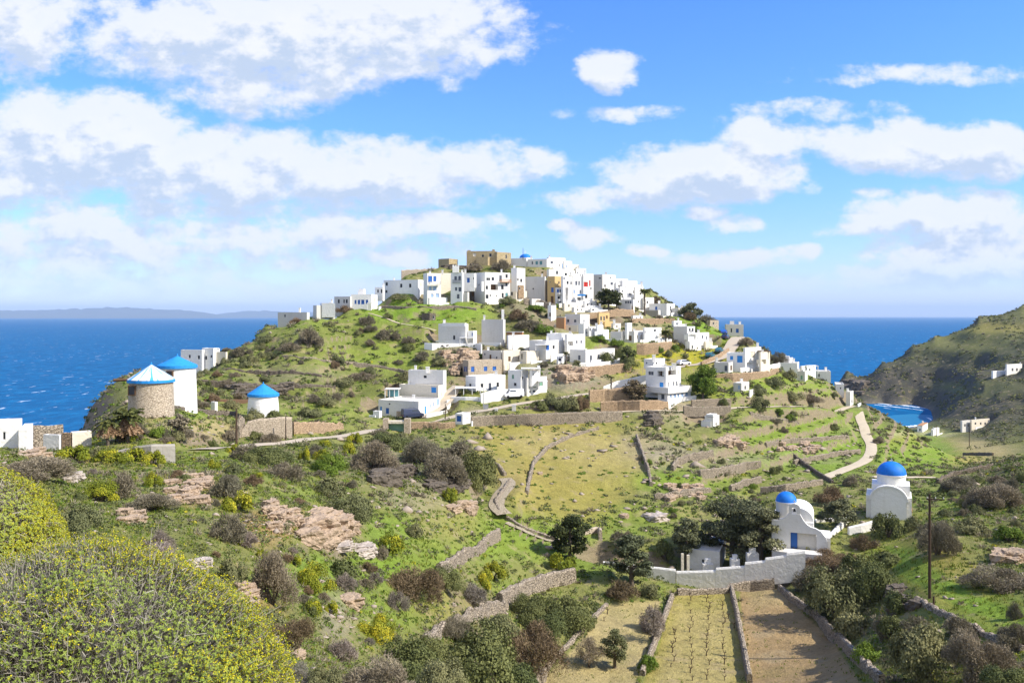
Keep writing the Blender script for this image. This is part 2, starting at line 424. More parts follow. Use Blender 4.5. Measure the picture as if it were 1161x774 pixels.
# ------------------------------------------------------------------ buildings
KIND = {'k': ('window', 'darkpane', 'pane'), 'g': ('window', 'greypane', 'pane'), 'b': ('window', 'blue', 'shutter'), 's': ('window', 'bluesky', 'shutter'),
        'p': ('window', 'bluepale', 'shutter'), 't': ('window', 'teal', 'shutter'), 'G': ('window', 'greenpaint', 'shutter'), 'r': ('window', 'red', 'shutter'),
        'B': ('door', 'blue', 'handle'), 'S': ('door', 'bluesky', 'handle'), 'K': ('door', 'brownwood', 'handle'), 'T': ('door', 'teal', 'handle'), 'D': ('door', 'greypane', 'handle'), 'o': ('porch', 'brownwood', None), 'w': ('window', 'cream', 'shutter')}
def unit2(v): v = np.array(v, float); return v / np.hypot(*v)
FOOT = []
class Bld:
    def __init__(s, label, px, py, name='house', cat='house', group='houses of the hill village', D=None, lo=0):
        s.D = D if D else cast(px, py, lo)
        s.o = np.array([(px - CX) / F * s.D, s.D, CAMZ - (py - HY) / F * s.D])
        s.root = empty(name, s.o, label, cat, group)
    def put(s, name, mb, mat, parent=None, smooth=False):
        v = [(x - s.o[0], y - s.o[1], z - s.o[2]) for x, y, z in mb.v]
        return link(name, v, mb.f, mat, parent or s.root, smooth)
    def blk(s, a, b_, c, top, base, psi=30, mat='white', wins=(), D=None, par=.35, depth=5.5, ext=2.2, name='wall', roofmat='roofgrey', rise=0, batter=0, noroof=False):
        """one block of a building: photo columns of left edge, near corner, right edge; photo rows of top and base"""
        D = D or s.D; ps = R(psi); cp, sp = math.cos(ps), math.sin(ps)
        q = lambda px: (px - CX) / F
        P0 = np.array([q(b_) * D, D])
        view = unit2((q(b_), 1))
        if b_ - a > .4:
            dL = np.array([-cp, sp]); t = min(max((P0[0] - q(a) * D) / max(.12, cp + q(a) * sp), .6), 22)
        else:
            dL = unit2((view[0] * math.cos(R(-6)) - view[1] * math.sin(R(-6)), view[0] * math.sin(R(-6)) + view[1] * math.cos(R(-6)))); t = depth
        if c - b_ > .4:
            dR = np.array([sp, cp]); den = sp - q(c) * cp
            sR = min(max((q(c) * D - P0[0]) / den, .6), 16) if den > .08 else 8
        else:
            dR = unit2((view[0] * math.cos(R(6)) - view[1] * math.sin(R(6)), view[0] * math.sin(R(6)) + view[1] * math.cos(R(6)))); sR = depth
        z1 = CAMZ - (top - HY) / F * D; z0 = CAMZ - (base - HY) / F * D - ext
        PL = P0 + dL * t; PR = P0 + dR * sR; P3 = PL + dR * sR
        if name == 'wall' and ext > 1 and not noroof: FOOT.append((P0, PL, PR, z0 + ext))
        s.last = dict(P0=P0, PL=PL, PR=PR, P3=P3, z1=z1, z0=z0, D=D)
        cL, cR = [], []
        holes = []
        for w in wins:
            px, py, ww, hh, k = w
            if k not in 'ow' and D > 150: ww *= 1.22; hh *= 1.1
            if px < b_:
                fp = lambda x_: (P0[0] - q(x_) * D) / (cp + q(x_) * sp) if b_ - a > .4 else 0
                t0, t1 = sorted((fp(px - ww / 2), fp(px + ww / 2))); tm_ = (t0 + t1) / 2; yD = P0[1] + dL[1] * tm_; L = t; lst = cL
            else:
                fp = lambda x_: (q(x_) * D - P0[0]) / max(.05, dR[0] - q(x_) * dR[1])
                t0, t1 = sorted((fp(px - ww / 2), fp(px + ww / 2))); tm_ = (t0 + t1) / 2; yD = P0[1] + dR[1] * tm_; L = sR; lst = cR
            t1 = min(t1, t0 + 3.2) if k != 'o' else t1
            zc = CAMZ - (py - HY) / F * yD; hz_ = hh / F * yD / 2
            t0 = max(.12, t0); t1 = min(L - .12, t1)
            if t1 - t0 < .25: continue
            h0, h1 = max(z0 + .1, zc - hz_), min(z1 - .12, zc + hz_)
            if h1 - h0 < .25 or any(t0 < e[1] + .08 and t1 > e[0] - .08 and h0 < e[3] + .08 and h1 > e[2] - .08 for e in lst): continue
            lst.append((t0, t1, h0, h1, k))
        mb = MB()
        def face(A, d, L, n, lst):
            ts = sorted({0, L, *[w[0] for w in lst], *[w[1] for w in lst]}); hs_ = sorted({z0, z1, *[w[2] for w in lst], *[w[3] for w in lst]})
            P = lambda t_, h_, o_=0: (A[0] + d[0] * t_ + n[0] * o_, A[1] + d[1] * t_ + n[1] * o_, h_)
            for i in range(len(ts) - 1):
                for j in range(len(hs_) - 1):
                    tm_, hm = (ts[i] + ts[i + 1]) / 2, (hs_[j] + hs_[j + 1]) / 2
                    if any(w[0] < tm_ < w[1] and w[2] < hm < w[3] for w in lst): continue
                    mb.add([P(ts[i], hs_[j]), P(ts[i + 1], hs_[j]), P(ts[i + 1], hs_[j + 1]), P(ts[i], hs_[j + 1])], [(0, 1, 2, 3)])
            for w in lst:
                dp = -1.6 if w[4] == 'o' else -.2
                for (ta, ha), (tb, hb_) in (((w[0], w[2]), (w[1], w[2])), ((w[1], w[2]), (w[1], w[3])), ((w[1], w[3]), (w[0], w[3])), ((w[0], w[3]), (w[0], w[2]))):
                    mb.add([P(ta, ha), P(tb, hb_), P(tb, hb_, dp), P(ta, ha, dp)], [(0, 1, 2, 3)])
                holes.append((P, w, dp))
        nL = np.array([dL[1], -dL[0]]); nL = nL if nL @ dR < 0 else -nL
        nR = np.array([dR[1], -dR[0]]); nR = nR if nR @ dL < 0 else -nR
        face(P0, dL, t, nL, cL); face(P0, dR, sR, nR, cR); face(PL, dR, sR, -nR, []); face(PR, dL, t, -nL, [])
        # parapet ring and roof
        ring = [P0, PL, P3, PR]; cen = sum(ring) / 4
        inn = [p_ + unit2(cen - p_) * .32 for p_ in ring]
        if noroof: par = 0
        for i in range(4):
            j = (i + 1) % 4
            if par > 0:
                mb.add([(*ring[i], z1), (*ring[j], z1), (*inn[j], z1), (*inn[i], z1)], [(0, 1, 2, 3)])
                mb.add([(*inn[i], z1), (*inn[j], z1), (*inn[j], z1 - par), (*inn[i], z1 - par)], [(0, 1, 2, 3)])
        w_ = s.put(name, mb, mat)
        if par > 0: s.put('roof', MB().prism([p_ for p_ in inn], z1 - par - .12, z1 - par), roofmat, w_)
        elif not noroof: s.put('roof', MB().prism([p_ + unit2(p_ - cen) * .12 for p_ in ring], z1 + .004, z1 + .16), roofmat, w_)
        for P, w, dp in holes:
            nm, mt, sub = KIND[w[4]]
            t0, t1, h0, h1 = w[:4]
            def bx(ta, tb, ha, hb_, o0, o1):
                vs = [P(x_, h_, o_) for o_ in (o0, o1) for x_, h_ in ((ta, ha), (tb, ha), (tb, hb_), (ta, hb_))]
                return vs, [(0, 1, 2, 3), (7, 6, 5, 4), (0, 4, 5, 1), (1, 5, 6, 2), (2, 6, 7, 3), (3, 7, 4, 0)]
            if nm == 'window':
                fr = .05; mb2 = MB()
                for r_ in ((t0, t0 + fr, h0, h1), (t1 - fr, t1, h0, h1), (t0 + fr, t1 - fr, h0, h0 + fr), (t0 + fr, t1 - fr, h1 - fr, h1)) + ((((t0 + t1) / 2 - .025, (t0 + t1) / 2 + .025, h0 + fr, h1 - fr),) if t1 - t0 > 1.3 else ()):
                    mb2.add(*bx(*r_, -.1, -.04))
                wo = s.put('window', mb2, mt if sub == 'shutter' else 'white', w_)
                s.put(sub, MB().add(*bx(t0 + .01, t1 - .01, h0 + .01, h1 - .01, -.19, -.12)), mt, wo)
            elif nm == 'door':
                mb2 = MB().add(*bx(t0 + .01, t1 - .01, h0 + .01, h1 - .01, -.19, -.1)); wd = t1 - t0
                mb2.add(*bx(t0 + wd * .15, t1 - wd * .15, h0 + .25, h0 + (h1 - h0) * .45, -.1, -.07)); mb2.add(*bx(t0 + wd * .15, t1 - wd * .15, h0 + (h1 - h0) * .52, h1 - .2, -.1, -.07))
                s.put('door', mb2, mt, w_)
            else:
                s.put('porch', MB().add(*bx(t0 + .01, t1 - .01, h0 + .01, h1 - .01, dp, dp + .1)), mt, w_)
        s.w = w_
        if name == 'wall' and ext > 1 and mat in ('white', 'cream', 'greywhite') and D > 170:
            r0 = np.random.default_rng(int(abs(a * 7 + top * 13)) % 9999); wid = min(t, sR)
            if r0.random() < .6:
                q_ = cen + (ring[r0.integers(0, 4)] - cen) * r0.uniform(.45, .8); hh_ = r0.uniform(.6, 1.2); cw = r0.uniform(.22, .34)
                mb2 = MB().box(q_[0] - cw, q_[0] + cw, q_[1] - cw, q_[1] + cw, z1 - par, z1 + hh_); mb2.box(q_[0] - cw - .07, q_[0] + cw + .07, q_[1] - cw - .07, q_[1] + cw + .07, z1 + hh_ + .003, z1 + hh_ + .1); s.put('chimney', mb2, 'white', w_)
            if r0.random() < .4 and wid > 4.5:
                q_ = cen + (P3 - cen) * r0.uniform(.2, .5); l1 = wid * r0.uniform(.22, .34); e1 = dL * l1 * .5; e2 = dR * l1 * .5
                s.put('roof_room', MB().prism([q_ - e1 - e2, q_ + e1 - e2, q_ + e1 + e2, q_ - e1 + e2], z1 - par, z1 + r0.uniform(1.0, 1.9)), mat, w_)
            if r0.random() < .45:
                bl_ = t * r0.uniform(.3, .6); off = r0.uniform(1.2, 2.2); n2 = nR if sR > 2 else nL; A_ = P0 if sR > 2 else PL; B2 = PR if sR > 2 else P0
                s.put('yard_wall', MB().prism([A_ + n2 * off, B2 + n2 * off, B2 + n2 * (off + .25), A_ + n2 * (off + .25)], z0, z0 + ext + r0.uniform(.5, .9)), 'white', w_)
        return s
    def box(s, name, a, c, top, base, mat, D=None, depth=1.0, psi=0, ext=0, parent=None):
        """upright slab: photo columns a..c, rows top..base at distance D, depth in metres away"""
        D = D or s.D; q = lambda px: (px - CX) / F * D
        d = np.array([math.cos(R(psi)), math.sin(R(psi))]); n = np.array([-d[1], d[0]]); A = np.array([q(a), D]); L = (q(c) - q(a)) / max(.3, d[0] - (c - CX) / F * d[1])
        pl = [A, A + d * L, A + d * L + n * depth, A + n * depth]
        return s.put(name, MB().prism(pl, CAMZ - (base - HY) / F * D - ext, CAMZ - (top - HY) / F * D), mat, parent)
    def chim(s, px, top, base, D=None, w=.55, mat='white'):
        D = (D or s.D) + .8; x = (px - CX) / F * D; z0 = CAMZ - (base - HY) / F * D; z1 = CAMZ - (top - HY) / F * D
        mb = MB().box(x - w / 2, x + w / 2, D, D + w, z0 - .6, z1); mb.box(x - w / 2 - .08, x + w / 2 + .08, D - .08, D + w + .08, z1 + .003, z1 + .12)
        s.put('chimney', mb, mat); return s
    def balc(s, px0, px1, py, hpx, D=None, out=1.1, psi=30, mat='greywhite', right=False):
        """balcony on the left-hand (or right-hand) face: floor at row py, parapet hpx rows high"""
        D = D or s.D; P0 = s.last['P0']; ps = R(psi); q = lambda px: (px - CX) / F
        if right:
            d = np.array([math.sin(ps), math.cos(ps)]); n = np.array([d[1], -d[0]]); fp = lambda x_: (q(x_) * D - P0[0]) / max(.08, d[0] - q(x_) * d[1])
        else:
            d = np.array([-math.cos(ps), math.sin(ps)]); n = np.array([-math.sin(ps), -math.cos(ps)]); fp = lambda x_: (P0[0] - q(x_) * D) / (math.cos(ps) + q(x_) * math.sin(ps))
        t0, t1 = sorted((fp(px0), fp(px1))); t1 = min(t1, t0 + 9); yD = P0[1] + d[1] * (t0 + t1) / 2; z = CAMZ - (py - HY) / F * yD; h = hpx / F * yD
        P = lambda t_, o_: P0 + d * t_ + n * o_
        mb = MB().prism([P(t0, .01), P(t1, .01), P(t1, out), P(t0, out)], z - .15, z)
        for (ta, tb, oa, ob) in ((t0, t1, out - .08, out), (t0, t0 + .08, .01, out - .085), (t1 - .08, t1, .01, out - .085)):
            mb.prism([P(ta, oa), P(tb, oa), P(tb, ob), P(ta, ob)], z + h - .1, z + h)
            k = max(2, int(max(tb - ta, ob - oa) / .25))
            for i in range(k):
                f = (i + .5) / k
                if tb - ta > .2: x0_ = ta + (tb - ta) * f; mb.prism([P(x0_ - .035, oa + .02), P(x0_ + .035, oa + .02), P(x0_ + .035, ob - .02), P(x0_ - .035, ob - .02)], z + .002, z + h - .102)
                else: y0_ = oa + (ob - oa) * f; mb.prism([P(ta + .02, y0_ - .035), P(tb - .02, y0_ - .035), P(tb - .02, y0_ + .035), P(ta + .02, y0_ + .035)], z + .002, z + h - .102)
        s.put('balcony', mb, mat); return s
    def canopy(s, a, c, top, base, D=None, depth=3.0, mat='white', posts=3, th=.18, name='canopy'):
        D = D or s.D - 1; q = lambda px: (px - CX) / F * D; z1 = CAMZ - (top - HY) / F * D; z0 = CAMZ - (base - HY) / F * D
        mb = MB().box(q(a), q(c), D, D + depth, z1 - th, z1); r_ = s.put(name, mb, mat)
        for i in range(posts):
            x = q(a) + (q(c) - q(a)) * (i / max(1, posts - 1)); x = min(max(x, q(a) + .1), q(c) - .1)
            s.put('post', MB().box(x - .08, x + .08, D + .1, D + .26, z0 - .3, z1 - th - .003), mat, r_)
        return s

def wall(label, pts, th=.55, mat='drystone', name='drystone_wall', cat='stone wall', group=None, lo=0, rough=.18, ext=.8, minh=.5, step=.6, D=None):
    """free-standing wall: points (photo column, row of its foot, row of its top)"""
    P = []
    for i, (px, pb, ptop) in enumerate(pts):
        d = (D[i] if D else cast(px, pb, lo)); P.append(((px - CX) / F * d, d, CAMZ - (pb - HY) / F * d, max(minh, (pb - ptop) / F * d)))
    P = np.array(P); L = []
    for i in range(len(P) - 1):
        n = max(1, int(np.hypot(*(P[i + 1] - P[i])[:2]) / step))
        for k in range(n): L.append(P[i] * (1 - k / n) + P[i + 1] * k / n)
    L.append(P[-1]); L = np.array(L); n = len(L)
    d = np.gradient(L[:, :2], axis=0); d /= np.linalg.norm(d, axis=1)[:, None] + 1e-9; nn = np.stack([-d[:, 1], d[:, 0]], 1)
    k = np.arange(n); top = L[:, 2] + L[:, 3]
    if not D: 
        top = np.maximum(top, height(L[:, 0], L[:, 1]) + .25 * minh)
    jt = rough * fbm(k / 2.3, k * 0 + label.__len__(), 3) * 2; j1 = rough * fbm(k / 1.7, k * 0 + 5.2, 3); j2 = rough * fbm(k / 1.9, k * 0 + 9.2, 3)
    prof = [(-1, 0, 1.25), (-1, .5, 1.1), (-1, .93, .95), (-.5, 1.0, .9), (.5, 1.0, .9), (1, .93, .95), (1, .5, 1.1), (1, 0, 1.25)]
    vs = []
    zb = np.minimum(L[:, 2], height(L[:, 0], L[:, 1])) - ext
    for s_, f, g_ in prof:
        off = s_ * th / 2 * g_ + (j1 if s_ < 0 else j2) * .6
        z = zb + (top + jt * (f > .4) - zb) * f
        vs.append(np.concatenate([L[:, :2] + nn * off[:, None], z[:, None]], 1))
    vs = np.stack(vs, 1); m_ = len(prof); o = np.array([*L[0, :3]])
    ii = np.arange(n * m_).reshape(n, m_)
    fs = np.stack([ii[:-1, :-1], ii[1:, :-1], ii[1:, 1:], ii[:-1, 1:]], -1).reshape(-1, 4).tolist() + [ii[0].tolist(), ii[-1][::-1].tolist()]
    ob = link(name, (vs.reshape(-1, 3) - o).tolist(), fs, mat); ob.location = tuple(o)
    tag(ob, label, cat, group)
    return ob

# ------------------------------------------------------------------ leaves
def leafmat(name, c1, c2, c3=None, trans=.15):
    m, b, p = newmat(name, 0.75, 0.15)
    t = b.node('ShaderNodeAttribute', attribute_name='tone').outputs['Fac']
    oi = b.node('ShaderNodeObjectInfo').outputs['Random']
    c = b.mix(t, c4(c1), c4(c2))
    if c3: c = b.mix(b.ramp(t, .72, .9), c, c4(c3))
    c = b.mix(1.0, c, b.mix(oi, c4((.8, .84, .8)), c4((1.2, 1.12, 1.1))), 'MULTIPLY')
    b.put(p.inputs['Base Color'], c)
    tr = b.node('ShaderNodeBsdfTranslucent', {'Color': c})
    mx = b.node('ShaderNodeMixShader', {0: trans, 1: p.outputs[0], 2: tr.outputs[0]})
    b.l.new(mx.outputs[0], b.n['Material Output'].inputs['Surface'])
leafmat('leaf_lentisk', (.085, .102, .036), (.185, .20, .07))
leafmat('leaf_olive', (.11, .12, .052), (.24, .24, .11))
leafmat('leaf_thorn', (.135, .118, .078), (.30, .265, .185))
leafmat('leaf_grey', (.17, .145, .12), (.36, .31, .26))
leafmat('leaf_spurge', (.15, .185, .02), (.34, .35, .03), (.50, .44, .03))
leafmat('leaf_brown', (.125, .090, .052), (.27, .20, .12))
leafmat('leaf_green', (.085, .145, .018), (.18, .25, .035))
leafmat('leaf_conifer', (.075, .088, .046), (.185, .195, .10))
leafmat('leaf_pine', (.035, .050, .018), (.095, .105, .035))
leafmat('leaf_palm', (.07, .085, .025), (.17, .17, .05))
leafmat('leaf_dead', (.17, .115, .065), (.34, .24, .14))
leafmat('grass_blade', (.085, .135, .012), (.20, .24, .03), (.28, .25, .08))
leafmat('rosette_green', (.20, .265, .045), (.38, .43, .09))
leafmat('rosette_yellow', (.42, .40, .02), (.66, .56, .025))
plain('bark', (.13, .105, .08), .95, .05, .35, 6)
plain('twig_grey', (.30, .26, .22), .9, .1, .35, 20)

def quads(C, size, ndir, rnd, aspect=1.0, spin=True):
    """leaf quads at C (n,3), size (n,), normals near ndir with randomness rnd"""
    n = len(C); N = ndir + rnd * rng.normal(size=(n, 3)); N /= np.linalg.norm(N, axis=1)[:, None] + 1e-9
    a = np.cross(N, rng.normal(size=(n, 3))); a /= np.linalg.norm(a, axis=1)[:, None] + 1e-9; b = np.cross(N, a)
    s = np.asarray(size)[:, None]; h = s * aspect
    V = np.stack([C - a * s - b * h * .4, C + a * s * .4 - b * h, C + a * s + b * h * .4, C - a * s * .4 + b * h], 1)
    return V
def sticks(C, D_, length, width):
    """thin quads from C along D_"""
    n = len(C); a = np.cross(D_, rng.normal(size=(n, 3))); a /= np.linalg.norm(a, axis=1)[:, None] + 1e-9
    E = C + D_ * np.asarray(length)[:, None]; w = np.asarray(width)[:, None]
    return np.stack([C - a * w, C + a * w, E + a * w * .5, E - a * w * .5], 1)
def leafmesh(name, Q, tone, mat):
    n = len(Q); return npmesh(name, Q.reshape(-1, 3), 4, np.arange(n * 4), mat, False, {'tone': ('FLOAT', np.repeat(tone, 4))})
def sph(n, up=-.15):
    d = rng.normal(size=(int(n * 3) + 20, 3)); d /= np.linalg.norm(d, axis=1)[:, None]; d = d[d[:, 2] > up]
    return d[:n]
def dome(n, leaf, wiry=False, clumps=20, flat=.8, seed=0):
    """a shrub crown of unit radius standing on z=0"""
    cd = sph(clumps, 0.0); cr = rng.uniform(.55, .80, len(cd)); cc = cd * cr[:, None] * np.array([1, 1, flat]); cc[:, 2] += .10
    rad = rng.uniform(.22, .42, len(cd)); ct = rng.uniform(.15, .85, len(cd))
    k = rng.integers(0, len(cd), n); d = sph(n, -.35)
    k = k[:len(d)]; rr = rad[k] * rng.uniform(.55, 1.05, len(k)) 
    C = cc[k] + d * rr[:, None]
    out = C / (np.linalg.norm(C, axis=1)[:, None] + 1e-6)
    ok = C[:, 2] > 0; C, out, k, d = C[ok], out[ok], k[ok], d[ok]
    tone = np.clip(ct[k] + rng.normal(0, .2, len(k)), 0, 1)
    if wiry:
        dd = out * .8 + .6 * rng.normal(size=out.shape); dd /= np.linalg.norm(dd, axis=1)[:, None]
        Q = sticks(C - dd * leaf, dd, leaf * rng.uniform(1.6, 3.2, len(C)), leaf * rng.uniform(.16, .34, len(C)))
    else:
        Q = quads(C, leaf * rng.uniform(.6, 1.3, len(C)), out * .7 + d * .5, .55, .7)
    return Q, tone
PROTO = {}
def shrub_proto(kind, mat, wiry, n, leaf, var=3, clumps=20, flat=.8):
    for lod, (f, l) in enumerate(((1, 1), (3.2, .55))):
        PROTO[kind, lod] = [leafmesh('shrub_crown', *dome(int(n * f), leaf * l, wiry, clumps, flat), mat) for _ in range(var)]
shrub_proto('lentisk', 'leaf_lentisk', False, 3400, .05)
shrub_proto('olive', 'leaf_olive', False, 3200, .048)
shrub_proto('thorn', 'leaf_thorn', True, 4200, .055)
shrub_proto('grey', 'leaf_grey', True, 4200, .05, 2)
shrub_proto('spurge', 'leaf_spurge', False, 3200, .048, 3, 14)
shrub_proto('brown', 'leaf_brown', True, 4200, .055, 2)
shrub_proto('green', 'leaf_green', False, 3200, .05, 2)
def stem_mesh():
    mb = MB()
    for k in range(7):
        a = k * .9 + .3; r_ = .35 + .25 * ((k * 37) % 10) / 10
        mb.tube([(0, 0, -.25), (.12 * math.cos(a), .12 * math.sin(a), .15), (r_ * math.cos(a), r_ * math.sin(a), .5)], [.045, .035, .012], 5)
    o = mb.build('stem', 'bark'); me = o.data; bpy.data.objects.remove(o); return me
STEM = stem_mesh()
_cnt = {}
def shrub(px, py, rx, ry, kind, label, group='shrubs on the slopes', lo=0, lod=None, name='shrub', D=None, sink=.06):
    pb = py + ry * .85
    g_ = ground(px, pb, lo) if D is None else pt(px, pb, D)
    D = g_[1]; r_ = rx * D / F; h = ry * 2 * D / F * .92
    o = empty(name, g_ - np.array([0, 0, h * sink]), label, 'shrub', group, rz=rng.uniform(0, 6.28))
    v = PROTO[kind, (1 if rx > 24 else 0) if lod is None else lod]; k = _cnt.get(kind, 0); _cnt[kind] = k + 1
    c = addobj('crown', v[k % len(v)], o); c.scale = (r_ * 1.02, r_ * .95, h)
    st = addobj('stem', STEM, o); st.scale = (r_ * .9, r_ * .9, h * .9)
    return o

def limb_tree(label, px, pb, ptop, wpx, kind='leaf_conifer', name='tree', cat='tree', group=None, lean=0.0, layers=False, trunk=.3, n=9000, leaf=.16, nl=16, lo=0, seed=1, base=.28, round_=.75, bare=0):
    """tapered trunk, limbs and a crown of leaf clumps at the limb ends"""
    r0 = np.random.default_rng(seed)
    g_ = ground(px, pb, lo); D = g_[1]; H = (pb - ptop) / F * D; Wd = wpx / F * D / 2
    o = empty(name, g_, label, cat, group)
    mb = MB(); top = np.array([lean * H, 0, H * .86])
    tp = [np.array([0, 0, -.4]), np.array([lean * H * .2, .1, H * .3]), np.array([lean * H * .6, -.1, H * .6]), top]
    tr = trunk * H / 8
    mb.tube(tp, [tr * 1.25, tr, tr * .7, tr * .25], 8)
    cc, rad = [], []
    for i in range(nl):
        f = base + (1 - base) * (i + .5) / nl
        a = i * 2.4 + r0.uniform(-.5, .5)
        prof = math.sin(math.pi * min(1, max(.08, (f - base) / (1 - base) * .92 + .12))) ** .6 if not layers else (1.15 - .75 * (f - base) / (1 - base))
        reach = Wd * prof * r0.uniform(.6, 1.0)
        s0 = np.array([lean * H * f * .9, 0, H * f * .8]); e0 = s0 + np.array([reach * math.cos(a), reach * math.sin(a), H * (.10 if layers else .16) * r0.uniform(.3, 1.2)])
        mb.tube([s0, s0 * .4 + e0 * .6 + np.array([0, 0, .05 * H]), e0], [tr * .45, tr * .3, tr * .1], 5)
        for q_ in (.55, .85, 1.05):
            cc.append(s0 * (1 - q_) + e0 * q_ + r0.normal(0, .05 * Wd, 3)); rad.append(Wd * r0.uniform(.24, .42) * (1.0 if q_ > .6 else .8))
    cc.append(top); rad.append(Wd * .35)
    cc = np.array(cc); rad = np.array(rad); ct = r0.uniform(.1, .9, len(cc))
    mb.build('trunk', 'bark', o, True)
    k = rng.integers(0, len(cc), n); d = sph(n, -1.1)[:n]; k = k[:len(d)]
    C = cc[k] + d * (rad[k] * rng.uniform(.3, 1.05, len(k)))[:, None] * np.array([1, 1, .5 if layers else round_])
    C[:, 2] = np.maximum(C[:, 2], H * base * .55)
    if bare: Q = sticks(C, d, leaf * rng.uniform(1.5, 3.5, len(C)), leaf * rng.uniform(.1, .25, len(C)))
    else: Q = quads(C, leaf * rng.uniform(.5, 1.2, len(C)), d * .6 + np.array([0, 0, .5]), .6, .75)
    addobj('crown', leafmesh('crown', Q, np.clip(ct[k] + rng.normal(0, .2, len(k)), 0, 1), kind), o)
    return o
def palm(label, px, pb, ptop, wpx, dead=False, name='palm_tree', group=None, lo=0, nf=34, seed=3):
    r0 = np.random.default_rng(seed); g_ = ground(px, pb, lo); D = g_[1]; H = (pb - ptop) / F * D; L = wpx / F * D / 2
    o = empty(name, g_, label, 'palm tree', group)
    ht = H - L * .75
    mb = MB(); n = 14
    mb.tube([(0.05 * math.sin(i), 0, -.3 + (ht + .3) * i / n) for i in range(n + 1)], [(.30 if i % 2 else .24) * min(1, H / 6) for i in range(n + 1)], 9)
    mb.build('trunk', 'bark', o)
    Q, T = [], []; Q2, T2 = [], []
    for i in range(nf + (64 if dead else 0)):
        a = r0.uniform(0, 6.28); isd = i >= nf
        e = r0.uniform(-.2, 1.25) if not isd else r0.uniform(-1.3, -.9)
        l = L * r0.uniform(.8, 1.1) * (1 if not isd else .9)
        for k in range(14):
            f = k / 13; el = e - f * (1.5 if not isd else .3); 
            p_ = np.array([math.cos(a), math.sin(a), 0]) * l * (f * .95 * math.cos(e * .6)) + np.array([0, 0, ht + l * (math.sin(e) * f - .55 * f * f * (1 if not isd else .2))])
            for sgn in (-1, 1):
                dv = np.array([-math.sin(a) * sgn * .8 + math.cos(a) * .5, math.cos(a) * sgn * .8 + math.sin(a) * .5, -.35]); dv /= np.linalg.norm(dv)
                (Q2 if isd else Q).append((p_, dv, l * .32 * (1 - .6 * f), l * .05)); (T2 if isd else T).append(r0.uniform(0, 1))
    for nm, q_, t_, mt in (('fronds', Q, T, 'leaf_palm'), ('dead_fronds', Q2, T2, 'leaf_dead')):
        if q_:
            S_ = sticks(np.array([x[0] for x in q_]), np.array([x[1] for x in q_]), [x[2] for x in q_], [x[3] for x in q_])
            addobj(nm, leafmesh(nm, S_, np.array(t_), mt), o)
    return o

# ------------------------------------------------------------------ rocks
m, b, p = newmat('rock_face', 0.95, .08)
pos = b.node('ShaderNodeNewGeometry').outputs['Position']
lay = b.noise(b.vmath('MULTIPLY', pos, (.5, .5, 3.0)), 1.3, 6, .65); n1_ = b.noise(pos, .7, 5, .6); n2_ = b.noise(pos, 5, 5, .7)
c = b.mix(n1_, c4((.42, .29, .185)), c4((.60, .48, .35)))
c = b.mix(b.ramp(lay, .48, .72), c, c4((.29, .225, .16)))
oi = b.node('ShaderNodeObjectInfo').outputs['Random']
c = b.mix(b.math('MULTIPLY', b.ramp(n1_, .5, .72), .7), c, c4((.52, .36, .22)))
c = b.mix(b.math('MULTIPLY', n2_, .4), c, c4((.20, .15, .11)))
b.put(p.inputs['Base Color'], c); bump(b, p, b.math('ADD', lay, b.math('MULTIPLY', n2_, .6)), 1.0, .25)
m, b, p = newmat('rock_loose', 0.95, .08)
pos = b.node('ShaderNodeNewGeometry').outputs['Position']
n2_ = b.noise(pos, .9, 5, .7)
b.put(p.inputs['Base Color'], b.mix(n2_, c4((.17, .13, .10)), c4((.52, .44, .35))))
m, b, p = newmat('rock_dark', 0.95, .08)
pos = b.node('ShaderNodeNewGeometry').outputs['Position']
n2_ = b.noise(pos, 2.2, 6, .7)
b.put(p.inputs['Base Color'], b.mix(n2_, c4((.045, .038, .03)), c4((.24, .20, .155)))); bump(b, p, n2_, 1.0, .3)
m, b, p = newmat('rock_white', 0.95, .08)
pos = b.node('ShaderNodeNewGeometry').outputs['Position']
n2_ = b.noise(pos, 1.8, 6, .7)
b.put(p.inputs['Base Color'], b.mix(n2_, c4((.26, .20, .15)), c4((.62, .56, .49)))); bump(b, p, n2_, .8, .2)
def boulder(mb, c, s, r0, layered=True):
    """one weathered block: a rounded, noise-displaced box"""
    n = 9; V, Fc = [], []; idx = {}
    def vid(p_):
        k = tuple(np.round(p_, 4))
        if k not in idx:
            idx[k] = len(V); q = np.array(p_); l = np.abs(q).max(); rd = q / np.linalg.norm(q)
            q = q * .84 + rd * .22; V.append(q)
        return idx[k]
    for ax in range(3):
        for sg in (-1, 1):
            for i in range(n):
                for j in range(n):
                    f = []
                    for a, b_ in ((0, 0), (1, 0), (1, 1), (0, 1)):
                        q = [0, 0, 0]; q[ax] = sg; q[(ax + 1) % 3] = -1 + 2 * (i + a) / n; q[(ax + 2) % 3] = -1 + 2 * (j + b_) / n; f.append(vid(q))
                    Fc.append(f if sg > 0 else f[::-1])
    V = np.array(V); o_ = r0.uniform(0, 50, 3)
    dd = fbm(V[:, 0] * 1.3 + o_[0], V[:, 1] * 1.3 + V[:, 2] * .9 + o_[1], 3) * .46 + fbm(V[:, 0] * 3.4 + V[:, 2] * 2.1 + o_[1], V[:, 1] * 3.4 - V[:, 2] * 2.6 + o_[0], 3) * .16 + (0.05 * np.sign(np.sin(V[:, 2] * 6 + o_[2])) * (np.abs(V[:, 2]) < .8) if layered else 0)
    V = V * (1 + dd[:, None] * np.array([1, 1, .7]))
    a = r0.uniform(0, 3.14) * .35; ca, sa = math.cos(a), math.sin(a)
    V = V * np.array(s); V = np.stack([V[:, 0] * ca - V[:, 1] * sa, V[:, 0] * sa + V[:, 1] * ca, V[:, 2] + .05 * V[:, 0]], 1)
    mb.add((V + c).tolist(), Fc)
